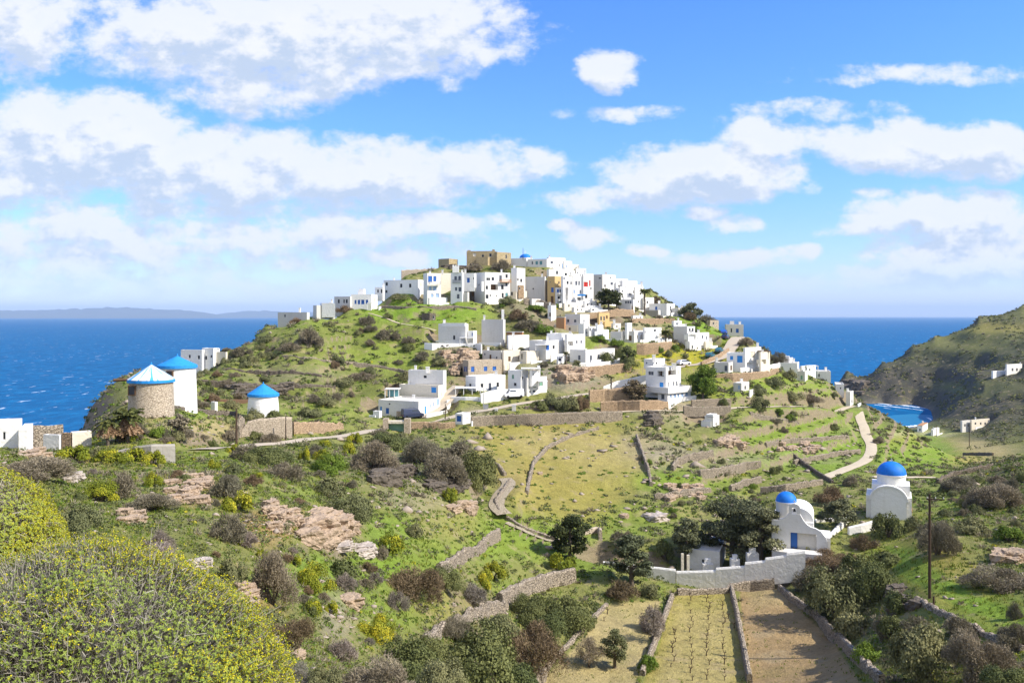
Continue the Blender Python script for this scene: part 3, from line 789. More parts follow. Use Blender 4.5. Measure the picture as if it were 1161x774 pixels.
def rocks(label, px, py, rx, ry, n, mat='rock_face', seed=1, size=.35, lo=0, group='rock outcrops', name='rock_outcrop', layered=True):
    r0 = np.random.default_rng(seed); g0 = ground(px, py + ry * .6, lo); D0 = g0[1]; mb = MB(); cs = []
    for i in range(n):
        a, b_ = (r0.uniform(-1, 1), r0.uniform(-1, 1)) if n > 1 else (0, .3)
        k_ = .22 if n <= 4 else .72; g_ = ground(px + a * rx * k_, py + b_ * ry * k_, lo); 
        if abs(g_[1] - D0) > 30: continue
        sc = rx / F * D0 * size * r0.uniform(.6, 1.3); sz = min(sc * .8, ry / F * D0 * .8) * r0.uniform(.6, 1.15)
        cs.append(g_ - g0 + np.array([0, .3 * sc, -.05 * sc]))
        boulder(mb, g_ - g0 + np.array([0, .3 * sc, sz * .3]), (sc * r0.uniform(.8, 1.3), sc * r0.uniform(.7, 1), sz), r0, layered)
    for c0, c1 in zip(cs, cs[1:]): mb.tube([c0, c1], [.25 * sc, .25 * sc], 5)
    o = mb.build(name, mat); o.location = tuple(g0); tag(o, label, 'rock', group); return o
# ------------------------------------------------------------------ the hill village, house by house
def H(label, px, py, blocks, **kw):
    """blocks: (left, corner, right, top, base, yaw, material, openings, options)"""
    B = Bld(label, px, py, **kw)
    for bl in blocks:
        a, b_, c, t, bs, ps, mt = bl[:7]; B.blk(a, b_, c, t, bs, ps, mt, bl[7] if len(bl) > 7 else (), **(bl[8] if len(bl) > 8 else {}))
    return B
# -- crest, left end
H('low greyish walled house standing last at the left end of the hill crest', 330, 364, [(315, 348, 351, 354, 363, 20, 'greywhite', [(323, 358, 1.5, 3, 'k')])], lo=180)
H('small pale house with rough end wall, between the crest end and the blue-shuttered pair', 365, 354, [(355, 359, 380, 346, 353, 55, 'greywhite', [(370, 349, 1.5, 2.5, 'k')]), (365, 380, 380, 343.4, 351, 8, 'white', (), {'D': None})], lo=180)
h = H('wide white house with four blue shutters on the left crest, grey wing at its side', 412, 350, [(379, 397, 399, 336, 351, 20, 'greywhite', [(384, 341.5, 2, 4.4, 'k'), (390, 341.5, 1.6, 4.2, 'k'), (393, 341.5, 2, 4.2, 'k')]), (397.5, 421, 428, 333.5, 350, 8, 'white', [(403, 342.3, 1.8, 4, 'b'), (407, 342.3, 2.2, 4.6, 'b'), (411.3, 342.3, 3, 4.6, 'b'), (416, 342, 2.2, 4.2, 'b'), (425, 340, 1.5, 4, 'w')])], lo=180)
h.canopy(416, 424, 343, 350, D=h.D - 2.5, depth=2, posts=2)
H('long low white house with small dark windows below the grey castle wall', 455, 333, [(425, 434, 436, 325.5, 333, 15, 'white', [(433, 330, 2.4, 4.2, 'k'), (428.5, 330, 1.6, 3.5, 'k')]), (435, 474, 480.5, 317, 333, 24, 'white', [(438.4, 322, 2.2, 3.6, 'k'), (454.8, 323.8, 2.2, 4.2, 'k'), (465, 323.8, 2.2, 4.2, 'k'), (438, 330.5, 2, 3, 'k'), (477, 323, 2.6, 5, 'w')])], lo=200)
h = H('tall narrow white house with two bright blue balcony doors', 490, 343, [(480, 484.5, 500, 309.5, 343.5, 62, 'white', [(487.7, 316.6, 3.8, 7, 'B'), (493, 316, 2.8, 5.5, 'B'), (487.7, 326.8, 2.4, 3.8, 'p'), (493, 327, 3.2, 4.6, 'p'), (490, 335, 2.4, 3.6, 'p'), (496, 336, 3, 6, 'p')]), (483, 487, 507, 337, 345, 62, 'white', ())], lo=200)
h.balc(485.6, 498.4, 322.3, 2.9, psi=62, right=True)
H('plain set-back white house between the blue-balcony house and the belfry house', 503, 335, [(499, 500, 511.5, 309.3, 336, 60, 'cream', (), {'D': 270})], D=270)
h = H('grey-fronted three-storey house carrying a small white belfry', 518, 341, [(511, 524, 526, 309, 341, 28, 'white', [(516.5, 315.5, 2.6, 4.4, 'g'), (521, 315.5, 2.6, 5, 'g'), (517, 327.6, 2.2, 3.8, 'g'), (521.4, 328, 2.8, 4.6, 'g'), (519.4, 336, 2.6, 4.8, 'g')]), (512, 530, 532, 331, 342, 28, 'greywhite', ())], lo=200)
h.balc(515, 524.6, 320.2, 3, psi=28, mat='metal')
bf = h.box('belfry', 513, 520.2, 301.6, 309, 'white', depth=1.2)
for a_, c_ in ((513, 514.4), (516, 517.2), (518.8, 520.2)): h.box('belfry_post', a_, c_, 300.4, 301.6, 'white', depth=1.0)
H('white upper floor with blue door over a brown porch, right of the belfry house', 532, 338, [(524.5, 538, 540, 309.5, 322, 10, 'white', [(531, 317.6, 2.6, 5, 'B'), (537, 315.6, 1.2, 2.5, 'k')]), (527, 538, 539, 322.4, 338, 10, 'stone_dark', [(536, 331, 2.2, 8, 'K'), (530.5, 327.5, 1.8, 3, 'k')], {'D': 269, 'noroof': True})], lo=200)
h = H('broad white house with brown recessed loggia and pink balcony on the top row', 560, 344, [(538, 550, 578.5, 308.5, 345, 58, 'white', [(543, 323, 1, 2, 'k'), (553.6, 316.4, 3.6, 3, 'k'), (558.8, 316.2, 2.4, 3.6, 'k'), (567.5, 315.5, 2.4, 6, 'D'), (574.4, 313, 2.2, 4, 'k'), (548.6, 327, 0, 0, 'k'), (552, 326, 2.2, 4, 'k'), (560.6, 325.5, 8.4, 6.4, 'o'), (569.6, 325.5, 2.6, 5, 'k'), (574.2, 322.5, 1.8, 3.6, 'k'), (552.3, 336.3, 2.6, 4.4, 'k'), (556, 335, 1.4, 2, 'k'), (563, 335.5, 1, 1.8, 'k'), (570, 334.8, 2, 5, 'k'), (574.4, 335.3, 2.4, 6, 'T')])], lo=200)
h.balc(566.5, 578, 319.6, 2.6, psi=58, mat='terracotta', right=True)
H('white tower-like house with two tiny windows beside the castle bush', 588, 330, [(579.5, 586, 595.5, 303.5, 323, 45, 'white', [(587.3, 317, 1.4, 2.8, 'k'), (591, 318, 1.9, 3.6, 'k')]), (583, 588, 594, 323.3, 330, 45, 'stone_warm', [(589, 327, 1.6, 2.5, 'k'), (585, 326, 1.4, 3.4, 'K')], {'noroof': True}), (577, 585, 597.5, 329.6, 343, 55, 'cream', [(580, 332.6, 2.4, 4.4, 'k'), (591, 338, 1.4, 1.8, 'k')])], lo=200)
H('long blank grey-white wall of a house left of the ochre tower', 605, 332, [(594, 617.6, 619, 313.4, 334, 22, 'greywhite', [(604.5, 327.3, 1.6, 1.8, 'k')]), (612, 621, 624, 318, 343, 26, 'stone_dark', (), {'par': 0})], lo=200)
h = H('tall ochre house tower with one blue shutter high in the village', 629, 344, [(620.6, 629, 636.4, 313, 345, 40, 'ochre', [(626.3, 328.6, 2.4, 5, 'b'), (626, 340, 2.6, 8, 'K'), (623.4, 319.4, 1, 1.6, 'k'), (633.8, 320.5, 1.2, 3, 'k')])], lo=200)
h = H('narrow white house with stacked balconies right of the ochre tower', 636, 344, [(629.5, 631, 641.5, 326, 346, 60, 'white', [(632.6, 330, 1.8, 4, 'b'), (636, 330, 2.6, 3.6, 'g'), (633.6, 337.6, 2.2, 3.4, 'k'), (638, 337, 1.8, 4.8, 'k'), (635.5, 343, 1.6, 3, 'p')])], lo=200)
h.balc(631.5, 640.8, 333.2, 1.6, psi=60, right=True, mat='white'); h.balc(631.5, 640.8, 340.6, 1.6, psi=60, right=True, mat='white')
h = H('white house with long shaded stair slot, below the cloister-like upper house', 642, 344, [(636, 638.5, 649, 313, 345, 58, 'white', [(639.6, 315.6, 1.4, 2.4, 'k'), (643.6, 320.5, 2, 3.4, 'k'), (642.8, 333, 3.6, 14, 'o'), (647.5, 321, 1.4, 3.4, 'k')])], lo=200)
h = H('white house with a pale blue awning over its ground floor', 655, 342, [(647, 650, 661.5, 313.4, 343, 58, 'white', [(653.4, 321, 2, 4.6, 'g'), (656.6, 321, 1.6, 4.4, 'g'), (651, 330.6, 1.6, 3.6, 'p'), (658, 331, 1.6, 4.4, 'g'), (656.6, 339.4, 3.4, 4.6, 'k'), (650, 338.4, 1.4, 3.4, 'k')])], lo=200)
h.box('awning', 655, 664, 333.4, 335.4, 'bluesky', D=h.D - 1.4, depth=1.3)
H('white house with a large red double door high up', 667, 342, [(660, 661.5, 673, 310.2, 343, 60, 'white', [(664.2, 322.3, 3.8, 5, 'r'), (668.7, 321, 1.3, 6, 'r'), (670, 327, 1.2, 3, 'k'), (664.6, 336, 2.4, 4, 'k')])], lo=200)
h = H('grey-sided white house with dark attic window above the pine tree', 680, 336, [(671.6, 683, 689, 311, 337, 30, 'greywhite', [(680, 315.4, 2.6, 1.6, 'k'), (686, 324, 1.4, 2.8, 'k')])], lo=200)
H('white house with arched windows just right of the pine crown', 693, 333, [(684, 686.5, 701, 316, 335, 55, 'white', [(689, 328.6, 1.4, 3.4, 'k'), (693.6, 321.6, 2.4, 3, 'g'), (694.4, 330, 1.8, 3.4, 'k'), (698, 324, 1.4, 2.8, 'k')])], lo=200)
H('small house with a brownish upper room among the white right-hand terraces', 702, 333, [(696.5, 698.5, 709, 320, 336, 50, 'white', [(702, 325, 3.4, 4, 'o'), (699.8, 331, 2, 3, 'k')])], lo=200)
H('large stepped white house left of the tall palm', 715, 340, [(703, 706, 722.5, 318, 340, 50, 'white', [(709, 326, 2, 3, 'k'), (714.6, 333.4, 2.6, 2.6, 'g'), (718.6, 331, 1.4, 3.2, 'k'), (719, 338, 1.2, 2, 'k')]), (719, 720, 729.5, 325, 354, 55, 'white', [(724, 342, 1, 2, 'k')])], lo=200)
H('house with a row of glazed windows over a stone ground floor near the palm', 711, 352, [(702.6, 718, 719.5, 339.4, 346.6, 25, 'white', [(709.6, 343, 1.8, 3.6, 'g'), (712.2, 343, 1.8, 3.6, 'g'), (714.8, 343, 1.8, 3.6, 'g')]), (709, 717.5, 719, 346.8, 354, 25, 'stone_warm', (), {'noroof': True})], lo=200)
# -- second skyline row
H('white house with three teal windows beside the blue church dome', 610, 302, [(598, 620, 622, 293.4, 303, 22, 'white', [(603.5, 298, 1.5, 3.4, 'g'), (608.5, 298, 2.2, 3.6, 't'), (613.3, 298, 2.4, 3.8, 't')])], lo=270)
H('bright white house at the summit with a blue-framed niche', 635, 306, [(620, 622, 641, 291.6, 308, 52, 'white', [(625.6, 297.6, 2.4, 2.8, 'g'), (638.6, 301.6, 2.2, 4.6, 's'), (634.4, 300.8, 1, 1.8, 'k'), (631.6, 308.6, 0, 0, 'k')]), (638, 639, 648, 295.6, 309, 55, 'white', [(642, 302, 1.4, 2, 'p')])], lo=270)
H('white house with an arched opening above the ochre tower', 630, 313, [(620, 622.5, 645, 305, 316, 52, 'white', [(631.6, 309, 2, 3.8, 'k'), (641.6, 311, 2.2, 3, 'k'), (638, 306.6, 1, 2, 'k')])], lo=250)
H('pale beige house on the skyline right of the summit house', 656, 310, [(646.6, 648, 656, 299.6, 312, 55, 'cream', (), ), (652, 653.4, 664.5, 304, 316, 55, 'white', [(655, 309.8, 1.2, 3, 'g'), (652.8, 310.6, .0, 0, 'g')])], lo=250)
H('white cottage with slit windows stepping down the right skyline', 680, 318, [(671, 673, 690, 311.6, 324, 50, 'white', [(683, 317, 2.4, 2.2, 'k')], {'D': 292})], D=292)
H('flat-roofed white house on the skyline above the brown upper room', 705, 325, [(690, 692, 712, 315.6, 328, 50, 'white', [(702, 320.4, 1.2, 2.2, 'k')], {'D': 292}), (706, 708, 722, 320.2, 330, 50, 'cream', [(714, 324, 1.2, 2, 'k')], {'D': 290})], D=292)
H('last white house of the upper row, behind the tall palm trunk', 738, 350, [(729, 730, 741.5, 337, 352, 50, 'white', [(734, 342.6, 1.4, 3, 'k'), (737.5, 346.5, 1, 2.6, 'k')])], lo=230)
h = H('white house with a blue shutter standing right of the tall palm', 748, 357, [(736, 756, 765, 344, 357.6, 32, 'white', [(744, 349.4, 1.8, 3.4, 'b'), (760.4, 349.6, 1.4, 5, 'k')]), (731, 745, 747, 352, 359, 24, 'concrete', (), {'par': 0}), (744, 746.5, 757, 352, 360, 52, 'white', [(750.6, 357, 1.4, 4, 'k')], {'par': 0})], lo=200)
H('small grey house half hidden by the round dark tree on the crest', 768, 357, [(762, 769, 775, 349, 358, 35, 'greywhite', [(770.5, 353.4, 1, 3, 'k')])], lo=200)
H('white house half hidden behind the crown of the bent pine', 696, 344, [(688, 690, 703, 334, 346, 50, 'white', [(693.5, 339, 1.4, 3, 'k'), (698.5, 338, 1.4, 3, 'k')])], lo=200)
H('small white house squeezed in under the red-doored house', 669, 348, [(661, 663, 675, 341, 349, 52, 'white', [(666, 345.4, 1.3, 2.6, 'k'), (671, 344.6, 1.2, 2.4, 'k')])], lo=200)
H('narrow cream house between the red-doored house and the grey-sided house', 676, 332, [(671.6, 672.4, 677, 322, 340, 52, 'cream', [(674.4, 328, 1.2, 2.6, 'k')])], lo=200)
H('low white yard building under the narrow balcony house', 647, 349, [(638, 640, 655, 343.4, 349.6, 50, 'cream', [(645, 346.6, 1.4, 2.6, 'k'), (650.5, 346.2, 1.6, 2.4, 'g')])], lo=200)
H('white terrace house stepping down beside the stepped white house', 712, 345, [(699, 701, 712, 337.4, 347, 50, 'white', [(704.5, 342, 1.4, 2.8, 'g'), (708.4, 341.4, 1.2, 2.6, 'k')])], lo=200)
H('upper white house peeping over the arched-window house on the skyline', 694, 314, [(686, 688, 698, 311.4, 320, 50, 'white', [(692, 315, 1.2, 2.2, 'k')], {'D': 296})], D=296)
H('white cube house on the skyline between the upper row and the palm', 723, 330, [(716, 718, 729, 322.6, 334, 50, 'white', [(722, 327.6, 1.2, 2.4, 'k')], {'D': 286})], D=286)
H('small grey-white building under the long blank wall on the crest', 606, 345, [(600, 603, 613, 338.6, 346, 45, 'greywhite', [(608, 342.4, 1.2, 2.6, 'k')])], lo=200)
H('low white house among bushes below the white balconied houses', 656, 353, [(648, 651, 663, 348.4, 354, 48, 'white', [(655, 351.2, 1.4, 2.2, 'k'), (659.5, 350.8, 1.2, 2.2, 'k')])], lo=200)
H('tiny cream house beside the steps above the arched grey house', 699, 372, [(693, 695.5, 704, 366.4, 373, 46, 'cream', [(699.5, 370, 1.2, 2.6, 'k')])], lo=190)
H('flat white house below the row of glazed windows', 722, 363, [(715.5, 718, 729, 357.6, 364, 46, 'white', [(722, 361, 1.2, 2.4, 'k'), (726, 360.4, 1.2, 2.4, 'g')])], lo=190)
H('roofless brown stone building on the right crest, left of the road-end house', 808, 369, [(801, 805, 815, 363, 370, 44, 'stone_pale', [(809, 366.6, 1.4, 2.6, 'k')], {'roofmat': 'stone_dark'})], name='stone_ruin', cat='ruin', group=None, lo=200)
H('narrow white house wedged between the upper row and the arched-window house', 707, 326, [(701, 703, 711, 325, 337, 50, 'white', [(706, 330, 1.2, 2.4, 'k')], {'D': 279})], D=279)
# -- middle slope
h = H('white house with one dark window behind its own white terrace wall', 514, 389, [(497, 528, 531, 367, 389.6, 22, 'white', [(514.8, 382.6, 2.2, 4.6, 'k')]), (501, 527, 529, 366.2, 369, 22, 'white', (), {'D': 227, 'ext': .2}), (530, 536.5, 540.6, 375, 384, 25, 'white', [(536, 379, 2, 3.4, 'b')])], lo=180)
h.canopy(521, 539, 382.4, 389.6, D=h.D - 2.5, depth=2.4, posts=3)
wall('white plastered terrace wall below the one-window house', [(481.5, 396, 388.6), (490, 397.5, 389), (505, 394, 389.2), (525, 392, 389.2), (540, 394, 389), (546, 398, 390)], .35, 'white', 'terrace_wall', 'wall', rough=.03, lo=180)
h = H('tall blank grey-white cube house with a pillar on its corner', 560, 390, [(546, 570.5, 573, 362, 391.5, 25, 'greywhite', ())], lo=180)
h.box('pillar', 568.6, 571.6, 350.8, 361.9, 'white', depth=1.0, D=h.D + .3)
H('low white outbuilding with brown flat roof right of the blank cube', 588, 390, [(574, 592, 593.5, 376.6, 384, 18, 'terracotta', (), {'par': 0, 'D': 233}), (574.6, 576.6, 600, 380, 392, 48, 'white', (), {'D': 229})], lo=180, D=229)
H('rendered grey house with brown roof and small arch among rocks in mid village', 650, 368, [(640.6, 657.8, 668.6, 356, 368, 35, 'greywhite', [(644, 363.6, 2.2, 3.2, 'g'), (652, 363.8, 2.4, 3.2, 'g')]), (630.6, 640, 641.5, 360, 368.4, 18, 'terracotta', (), {'par': 0}), (629, 655, 657, 368.6, 376, 18, 'cream', [(635, 372.5, 1.8, 4, 'k'), (646, 372.8, 2, 3, 'o')], {'par': 0})], lo=180)
H('stepped white house with terrace beneath the rendered grey house', 662, 380, [(656, 662, 668, 367, 381, 38, 'white', [(665.5, 377, 1.2, 2.6, 'k')]), (666, 668, 678.5, 370, 378, 48, 'white', [(668.9, 373.2, 2, 4, 'g'), (673, 371.6, 1.6, 2, 'k')]), (676, 677.6, 684, 368.4, 376, 48, 'white', ())], lo=180)
H('two-storey ochre house with tall windows below the pine tree', 684, 364, [(677, 679, 691, 354.6, 365, 50, 'ochre', [(681.6, 361, 1.6, 4.4, 'k'), (685, 361, 1.4, 4.6, 'k'), (688, 359.4, 1.6, 3.4, 'K')]), (684, 685.6, 695, 364.6, 371, 50, 'ochre', ())], lo=180)
H('slim white tower house with dark door at the rocks', 626, 360, [(621, 625, 630.5, 346, 361, 38, 'white', [(623.6, 356.6, 1.4, 4, 'K')])], lo=180)
H('tiny white cottage with one dark doorway under the pine', 676, 353, [(668.6, 670, 683.4, 348.6, 354, 50, 'white', [(672.6, 351, 2.2, 2.2, 'k')])], lo=180)
h = H('wide white house with blue door and porch, on the rocks above the path', 628, 404, [(600, 619, 640, 386, 404, 36, 'white', [(620.9, 394, 3, 5.4, 'B'), (627.8, 393.4, 2, 4.2, 'k'), (638.4, 391, 1, 5, 'b')]), (620, 637, 649, 378, 388, 30, 'white', (), {'D': 231}), (640, 643, 663.4, 379, 395, 48, 'white', [(647, 389.5, 6, 5, 'o'), (654, 387.7, 1.6, 3.4, 'g'), (659, 387.5, 1.6, 3.4, 'g')], {'D': 229})], lo=180)
h.canopy(607, 625, 390.4, 396, D=h.D - 1.6, depth=2.2, posts=2)
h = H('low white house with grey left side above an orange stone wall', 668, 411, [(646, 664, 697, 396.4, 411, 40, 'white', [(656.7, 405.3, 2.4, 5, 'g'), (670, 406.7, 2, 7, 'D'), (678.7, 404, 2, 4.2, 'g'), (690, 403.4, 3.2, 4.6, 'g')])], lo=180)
wall('white parapet along the terrace of the low white house', [(657, 414.6, 410.8), (664, 415.4, 411), (685, 413.6, 410), (704, 411.6, 407.6)], .3, 'white', 'terrace_wall', 'wall', rough=.03, lo=180, minh=.4)
wall('orange-brown stone retaining wall under the low white house', [(664, 424, 416), (685, 424, 414), (703, 422, 412), (716, 420, 412)], .6, 'stone_warm', 'retaining_wall', 'stone wall', lo=180)
H('tiny white shrine with a dark opening on the rocky slope', 635, 412, [(631.4, 633, 639.6, 404, 412.6, 45, 'white', [(635, 407.6, 2.6, 3.2, 'k')], {'par': .15})], name='shrine', cat='shrine', group='small white shrines', lo=180)
# -- right-hand middle row
H('grey-walled house with arched door left of the terrace with the palm', 705, 387, [(692, 705, 707, 376, 386, 22, 'greywhite', ()), (705.6, 719, 721, 375.4, 387.6, 22, 'greywhite', [(708.6, 382.4, 1.4, 4, 'k'), (714.6, 383.4, 2.4, 5.4, 'K')]), (708.6, 711, 716.6, 366, 376, 42, 'white', [(709.6, 369, .9, 1.4, 'k')])], lo=180)
h = H('white house with outside stair behind the walled terrace', 735, 386, [(719, 720.4, 731, 374.6, 388, 48, 'white', [(722.6, 382, 1.6, 4.4, 'w'), (727, 381.6, 1.6, 4.4, 'w')]), (729, 731, 750, 371.4, 387, 48, 'white', [(731.6, 376.4, 1, 3, 'k'), (742.6, 374.6, 2, 2.6, 'k')])], lo=180)
wall('white-capped parapet of the palm terrace', [(729, 388.6, 385.4), (745, 387.6, 385), (761, 386.4, 384.4)], .4, 'white', 'terrace_wall', 'wall', rough=.03, lo=180, minh=.4)
wall('tall orange stone wall holding up the palm terrace', [(722, 401.4, 389), (730, 402, 389.4), (745, 401, 388.4), (761, 396, 387)], .7, 'stone_warm', 'retaining_wall', 'stone wall', lo=180)
H('white cube house with shaded side above the yellow-flowered slope', 782, 388, [(763.6, 779, 788, 370, 388, 35, 'greywhite', [(782, 374, 1.6, 3.4, 'k'), (785.4, 374, 1.6, 4, 'k')]), (779, 780.6, 793, 377.6, 387, 46, 'white', [(785, 382, 8, 6, 'o')], {'D': 247})], lo=180)
H('lowest white annex with a small doorway over the yellow-flowered slope', 786, 396, [(777, 782, 795, 387, 397.6, 44, 'white', [(785, 393.4, 1.4, 3.6, 'k'), (790.6, 394.6, 1.2, 2.6, 'k')])], lo=180)
H('white house with two tall windows at the right end of the middle row', 796, 389, [(788, 790, 804, 377, 389.6, 48, 'white', [(796.4, 382, 1.4, 4, 'g'), (800.8, 383, 1.2, 3.6, 'g')]), (798, 800, 808, 387, 395, 48, 'cream', ())], lo=180)
H('small white flat-roofed hut between the two middle rows', 767, 371, [(761.6, 764, 773, 363.6, 370.5, 45, 'white', [(768, 367, 2.6, 2.4, 'g')])], lo=180)
# -- lower village by the road
h = H('beige two-level house with brown windows below the blank cube', 590, 410, [(569, 571, 590, 397, 413, 48, 'cream', [(577.6, 406.7, 2.2, 5, 'K'), (588.4, 405, 1, 5, 'k')]), (589, 597, 610.6, 398, 412, 42, 'cream', [(591.6, 404, 2, 6, 'o')]), (570, 572, 602, 413.3, 424, 44, 'cream', [(576.6, 417, 2.6, 5.6, 'K'), (585, 417, 5, 5, 'o')], {'noroof': True})], lo=180)
H('low grey-rendered house with tiny windows between the stone house and the beige house', 556, 408, [(547, 568, 570, 397.4, 409, 18, 'greywhite', [(549.6, 401.4, 1.4, 2.6, 'k'), (556, 404.6, 1.8, 5, 'K'), (563, 405.4, 1.6, 2.6, 'k')])], lo=180)
H('brown natural-stone house with four blue windows', 545, 426, [(524.5, 531, 569, 408.6, 427, 56, 'stone_pale', [(527, 418.2, 1.2, 5, 'b'), (529, 418.2, .9, 5, 'b'), (536, 418.4, 3.2, 5.4, 'b'), (550.6, 417.9, 3.2, 4.6, 'b'), (560.6, 417.6, 3.4, 4.4, 'b')])], lo=180)
h = H('white roadside house with four dark windows and a car shelter', 552, 443, [(528, 539.6, 573, 426.6, 443.6, 50, 'white', [(533, 436.5, 2, 3.2, 'k'), (546.5, 437, 2.8, 4.6, 'k'), (555.5, 438.4, 2.6, 8, 'D'), (564.4, 436, 2.4, 5, 'k')])], lo=180)
h.canopy(516, 545, 439.4, 451, D=h.D - 3.5, depth=3.2, posts=4, name='car_shelter')
wall('white plastered yard wall beside the white van', [(545, 457, 446), (556, 455.4, 442.6), (568, 453.6, 441.4), (575.6, 452, 441)], .35, 'white', 'terrace_wall', 'wall', rough=.03, lo=150)
wall('low white wall in front of the car shelter', [(512, 452.4, 449.4), (528, 453.6, 449.8), (545, 455.4, 450)], .3, 'white', 'terrace_wall', 'wall', rough=.03, lo=150, minh=.5)
h = H('tall white corner house with green-framed veranda above the road bend', 591, 447, [(576, 590.6, 599, 420, 448, 38, 'white', [(581.6, 427, 1.8, 4.2, 'G'), (584, 435.6, 2.6, 3.4, 'k'), (592.5, 428, 2, 3, 'k')]), (596.5, 598, 620, 428, 446.5, 46, 'white', [(601.6, 436.6, 2.8, 4.6, 'G'), (606.2, 436.4, 2.8, 4.6, 'G'), (613.6, 435, 3, 4, 'G'), (601, 444, 1.6, 2.2, 'k'), (605.6, 443.4, 2.6, 2.4, 'k')]), (600, 602, 612, 420, 428, 46, 'white', [(605, 424.6, 1, 2, 'k')])], lo=180)
h.canopy(591, 613, 417.4, 428, D=h.D - .6, depth=3.4, posts=3)
h.canopy(610, 621, 431.8, 440, D=h.D - .2, depth=2.2, posts=2, name='pergola')
h = H('white two-storey house with one small square window above the blue-doored yard', 484, 447, [(463, 502.5, 506, 420, 448, 20, 'white', [(482, 427, 3, 3, 'k')])], lo=180)
h.chim(484.6, 416.4, 420, w=.8)
h = H('cream flat-roofed house with a big round-cornered blue panel', 475, 452, [(453, 497, 503.6, 437, 456, 24, 'cream', [(491.8, 441.4, 4.6, 6.6, 's'), (500, 447, 1.2, 4, 'w')])], lo=170)
h.canopy(436, 452.5, 440.6, 449.6, D=h.D - 1, depth=3, posts=4, name='veranda'); h.box('veranda_glass', 439.4, 451.6, 441.8, 449.4, 'teal', D=h.D - .3, depth=.1)
h = H('long white house with blue doors and a stone arch beside the parked dark van', 455, 472, [(429, 474.6, 499, 455, 473, 26, 'white', [(439.2, 465.6, 3, 6, 'B'), (441.6, 457.8, 1.6, 1.8, 'k'), (432, 464, 1.6, 6, 's'), (482.3, 464.6, 1.6, 7.6, 'S'), (496.6, 455, 1.2, 8, 'S'), (488.4, 460, 1, 4, 'p'), (491.6, 458.4, 1, 4, 'p')]), (423, 430, 433, 466, 474, 22, 'white', (), {'par': .1})], lo=150)
h.box('arch_stonework', 449.4, 458.4, 466, 473, 'stone_pale', D=h.D + 2.0, depth=.5)
H('white kiosk with a blue-framed window above the meadow', 524, 481, [(516.4, 524.6, 533.4, 469, 481, 30, 'white', [(520.4, 474.4, 4, 6, 'b'), (529, 474, 2.4, 3, 'w')], {'par': .1})], name='kiosk', cat='kiosk', group=None, lo=120)
# -- big house on the right
h = H('large three-level white house with dark roofed veranda and pale blue windows', 756, 452, [(732, 755, 772, 416.4, 441, 40, 'white', [(738, 423, 5, 4, 'g'), (749, 423.6, 7.4, 6, 'o'), (750, 436.7, 3.6, 6, 's'), (758.4, 435.7, 1.2, 5, 'g'), (764, 435, 1.4, 5, 'g'), (767.3, 434.6, 1.4, 5, 'g'), (762, 422.6, 9, 5.6, 'o'), (768.6, 422, 1.6, 5, 'w')]), (746, 757, 783, 446.6, 456, 46, 'white', [(751.4, 449, 3, 6.4, 'D'), (760.6, 448.6, 1.6, 4.6, 'p'), (765, 448.2, 2.4, 4.6, 'p'), (769, 448, 1.8, 4.6, 'p'), (773.6, 447.6, 2.2, 4.6, 'p'), (778.6, 446.6, 2, 4, 'p')], {'D': 201, 'noroof': True}), (734, 757.6, 784, 439.4, 446.4, 46, 'white', (), {'D': 200.2, 'par': .8, 'ext': 0}), (730, 741, 754, 407, 417, 38, 'white', [(733, 411.4, 1.4, 2.2, 'k'), (744.4, 411.6, 1.6, 2.4, 'k')], {'D': 211, 'ext': .2})], lo=180, D=203)
h.chim(741.5, 402.6, 408, D=210, w=.7); h.chim(764.6, 412.4, 416.6, w=.9)
wall('white parapet along the ground terrace of the three-level house', [(756, 457.6, 451.6), (766, 456.4, 450.4), (778, 454.6, 449.4), (789, 453, 448)], .3, 'white', 'terrace_wall', 'wall', rough=.03, lo=170)
wall('long white plastered wall climbing to the three-level house', [(684, 441.5, 438), (700, 440, 431.6), (716, 438, 428.4), (733, 436, 424.6)], .35, 'white', 'terrace_wall', 'wall', rough=.03, lo=170)
H('square grey-white house where the paved road ends at the sea cliff', 834, 381, [(823, 843, 845, 367.8, 381, 12, 'greywhite', [(829.2, 374.5, 1.6, 4.4, 'k'), (836, 374.8, 2.6, 4.2, 'b')])], lo=200)
h = H('white house with big blue window and porch beside the sloping road', 838, 420, [(824, 844, 847, 400, 420.6, 25, 'white', [(829.5, 405.6, 2.8, 4, 's'), (838.8, 407, 5, 7, 's')]), (843, 845, 863, 394, 420, 48, 'white', [(853, 402, 6, 7, 'w'), (850, 413.6, 7, 6, 'o'), (858.4, 413.8, 3, 5, 'o')]), (861, 862.4, 873, 399, 416, 50, 'cream', [(866, 410, 5, 5, 'o')])], lo=190)
h.canopy(861, 874, 397.6, 404, D=h.D + 2, depth=3, posts=3, name='pergola', mat='brownwood')
H('low white garage block with one grey window at the road edge', 820, 422, [(810, 826, 831, 411, 422.6, 30, 'greywhite', [(823, 417.5, 3, 6, 'g'), (829, 417, 1.6, 5, 'K')]), (811, 825, 829, 405, 411.4, 30, 'white', (), {'D': 240, 'ext': .4})], lo=190)
wall('white curved terrace wall in front of the big-blue-window house', [(839, 421.6, 417), (852, 421.4, 416), (866, 420, 415), (878, 417.4, 412.4), (884, 415.8, 411.6)], .35, 'white', 'terrace_wall', 'wall', rough=.03, lo=190)
wall('tan stone retaining wall under the white curved terrace', [(812, 428, 423.6), (830, 430, 423), (850, 430, 422), (868, 427, 420.6), (882, 422, 417)], .6, 'stone_warm', 'retaining_wall', 'stone wall', lo=190)
H('white house with chimney stack at the top of the right-hand cluster', 894, 420, [(882, 904, 908, 411.4, 421.6, 22, 'white', [(896, 418, 1.4, 2.6, 'g')]), (884, 896, 899, 406, 411.6, 25, 'white', (), {'D': 253, 'ext': .4})], lo=190).chim(890.4, 403, 407, D=255)
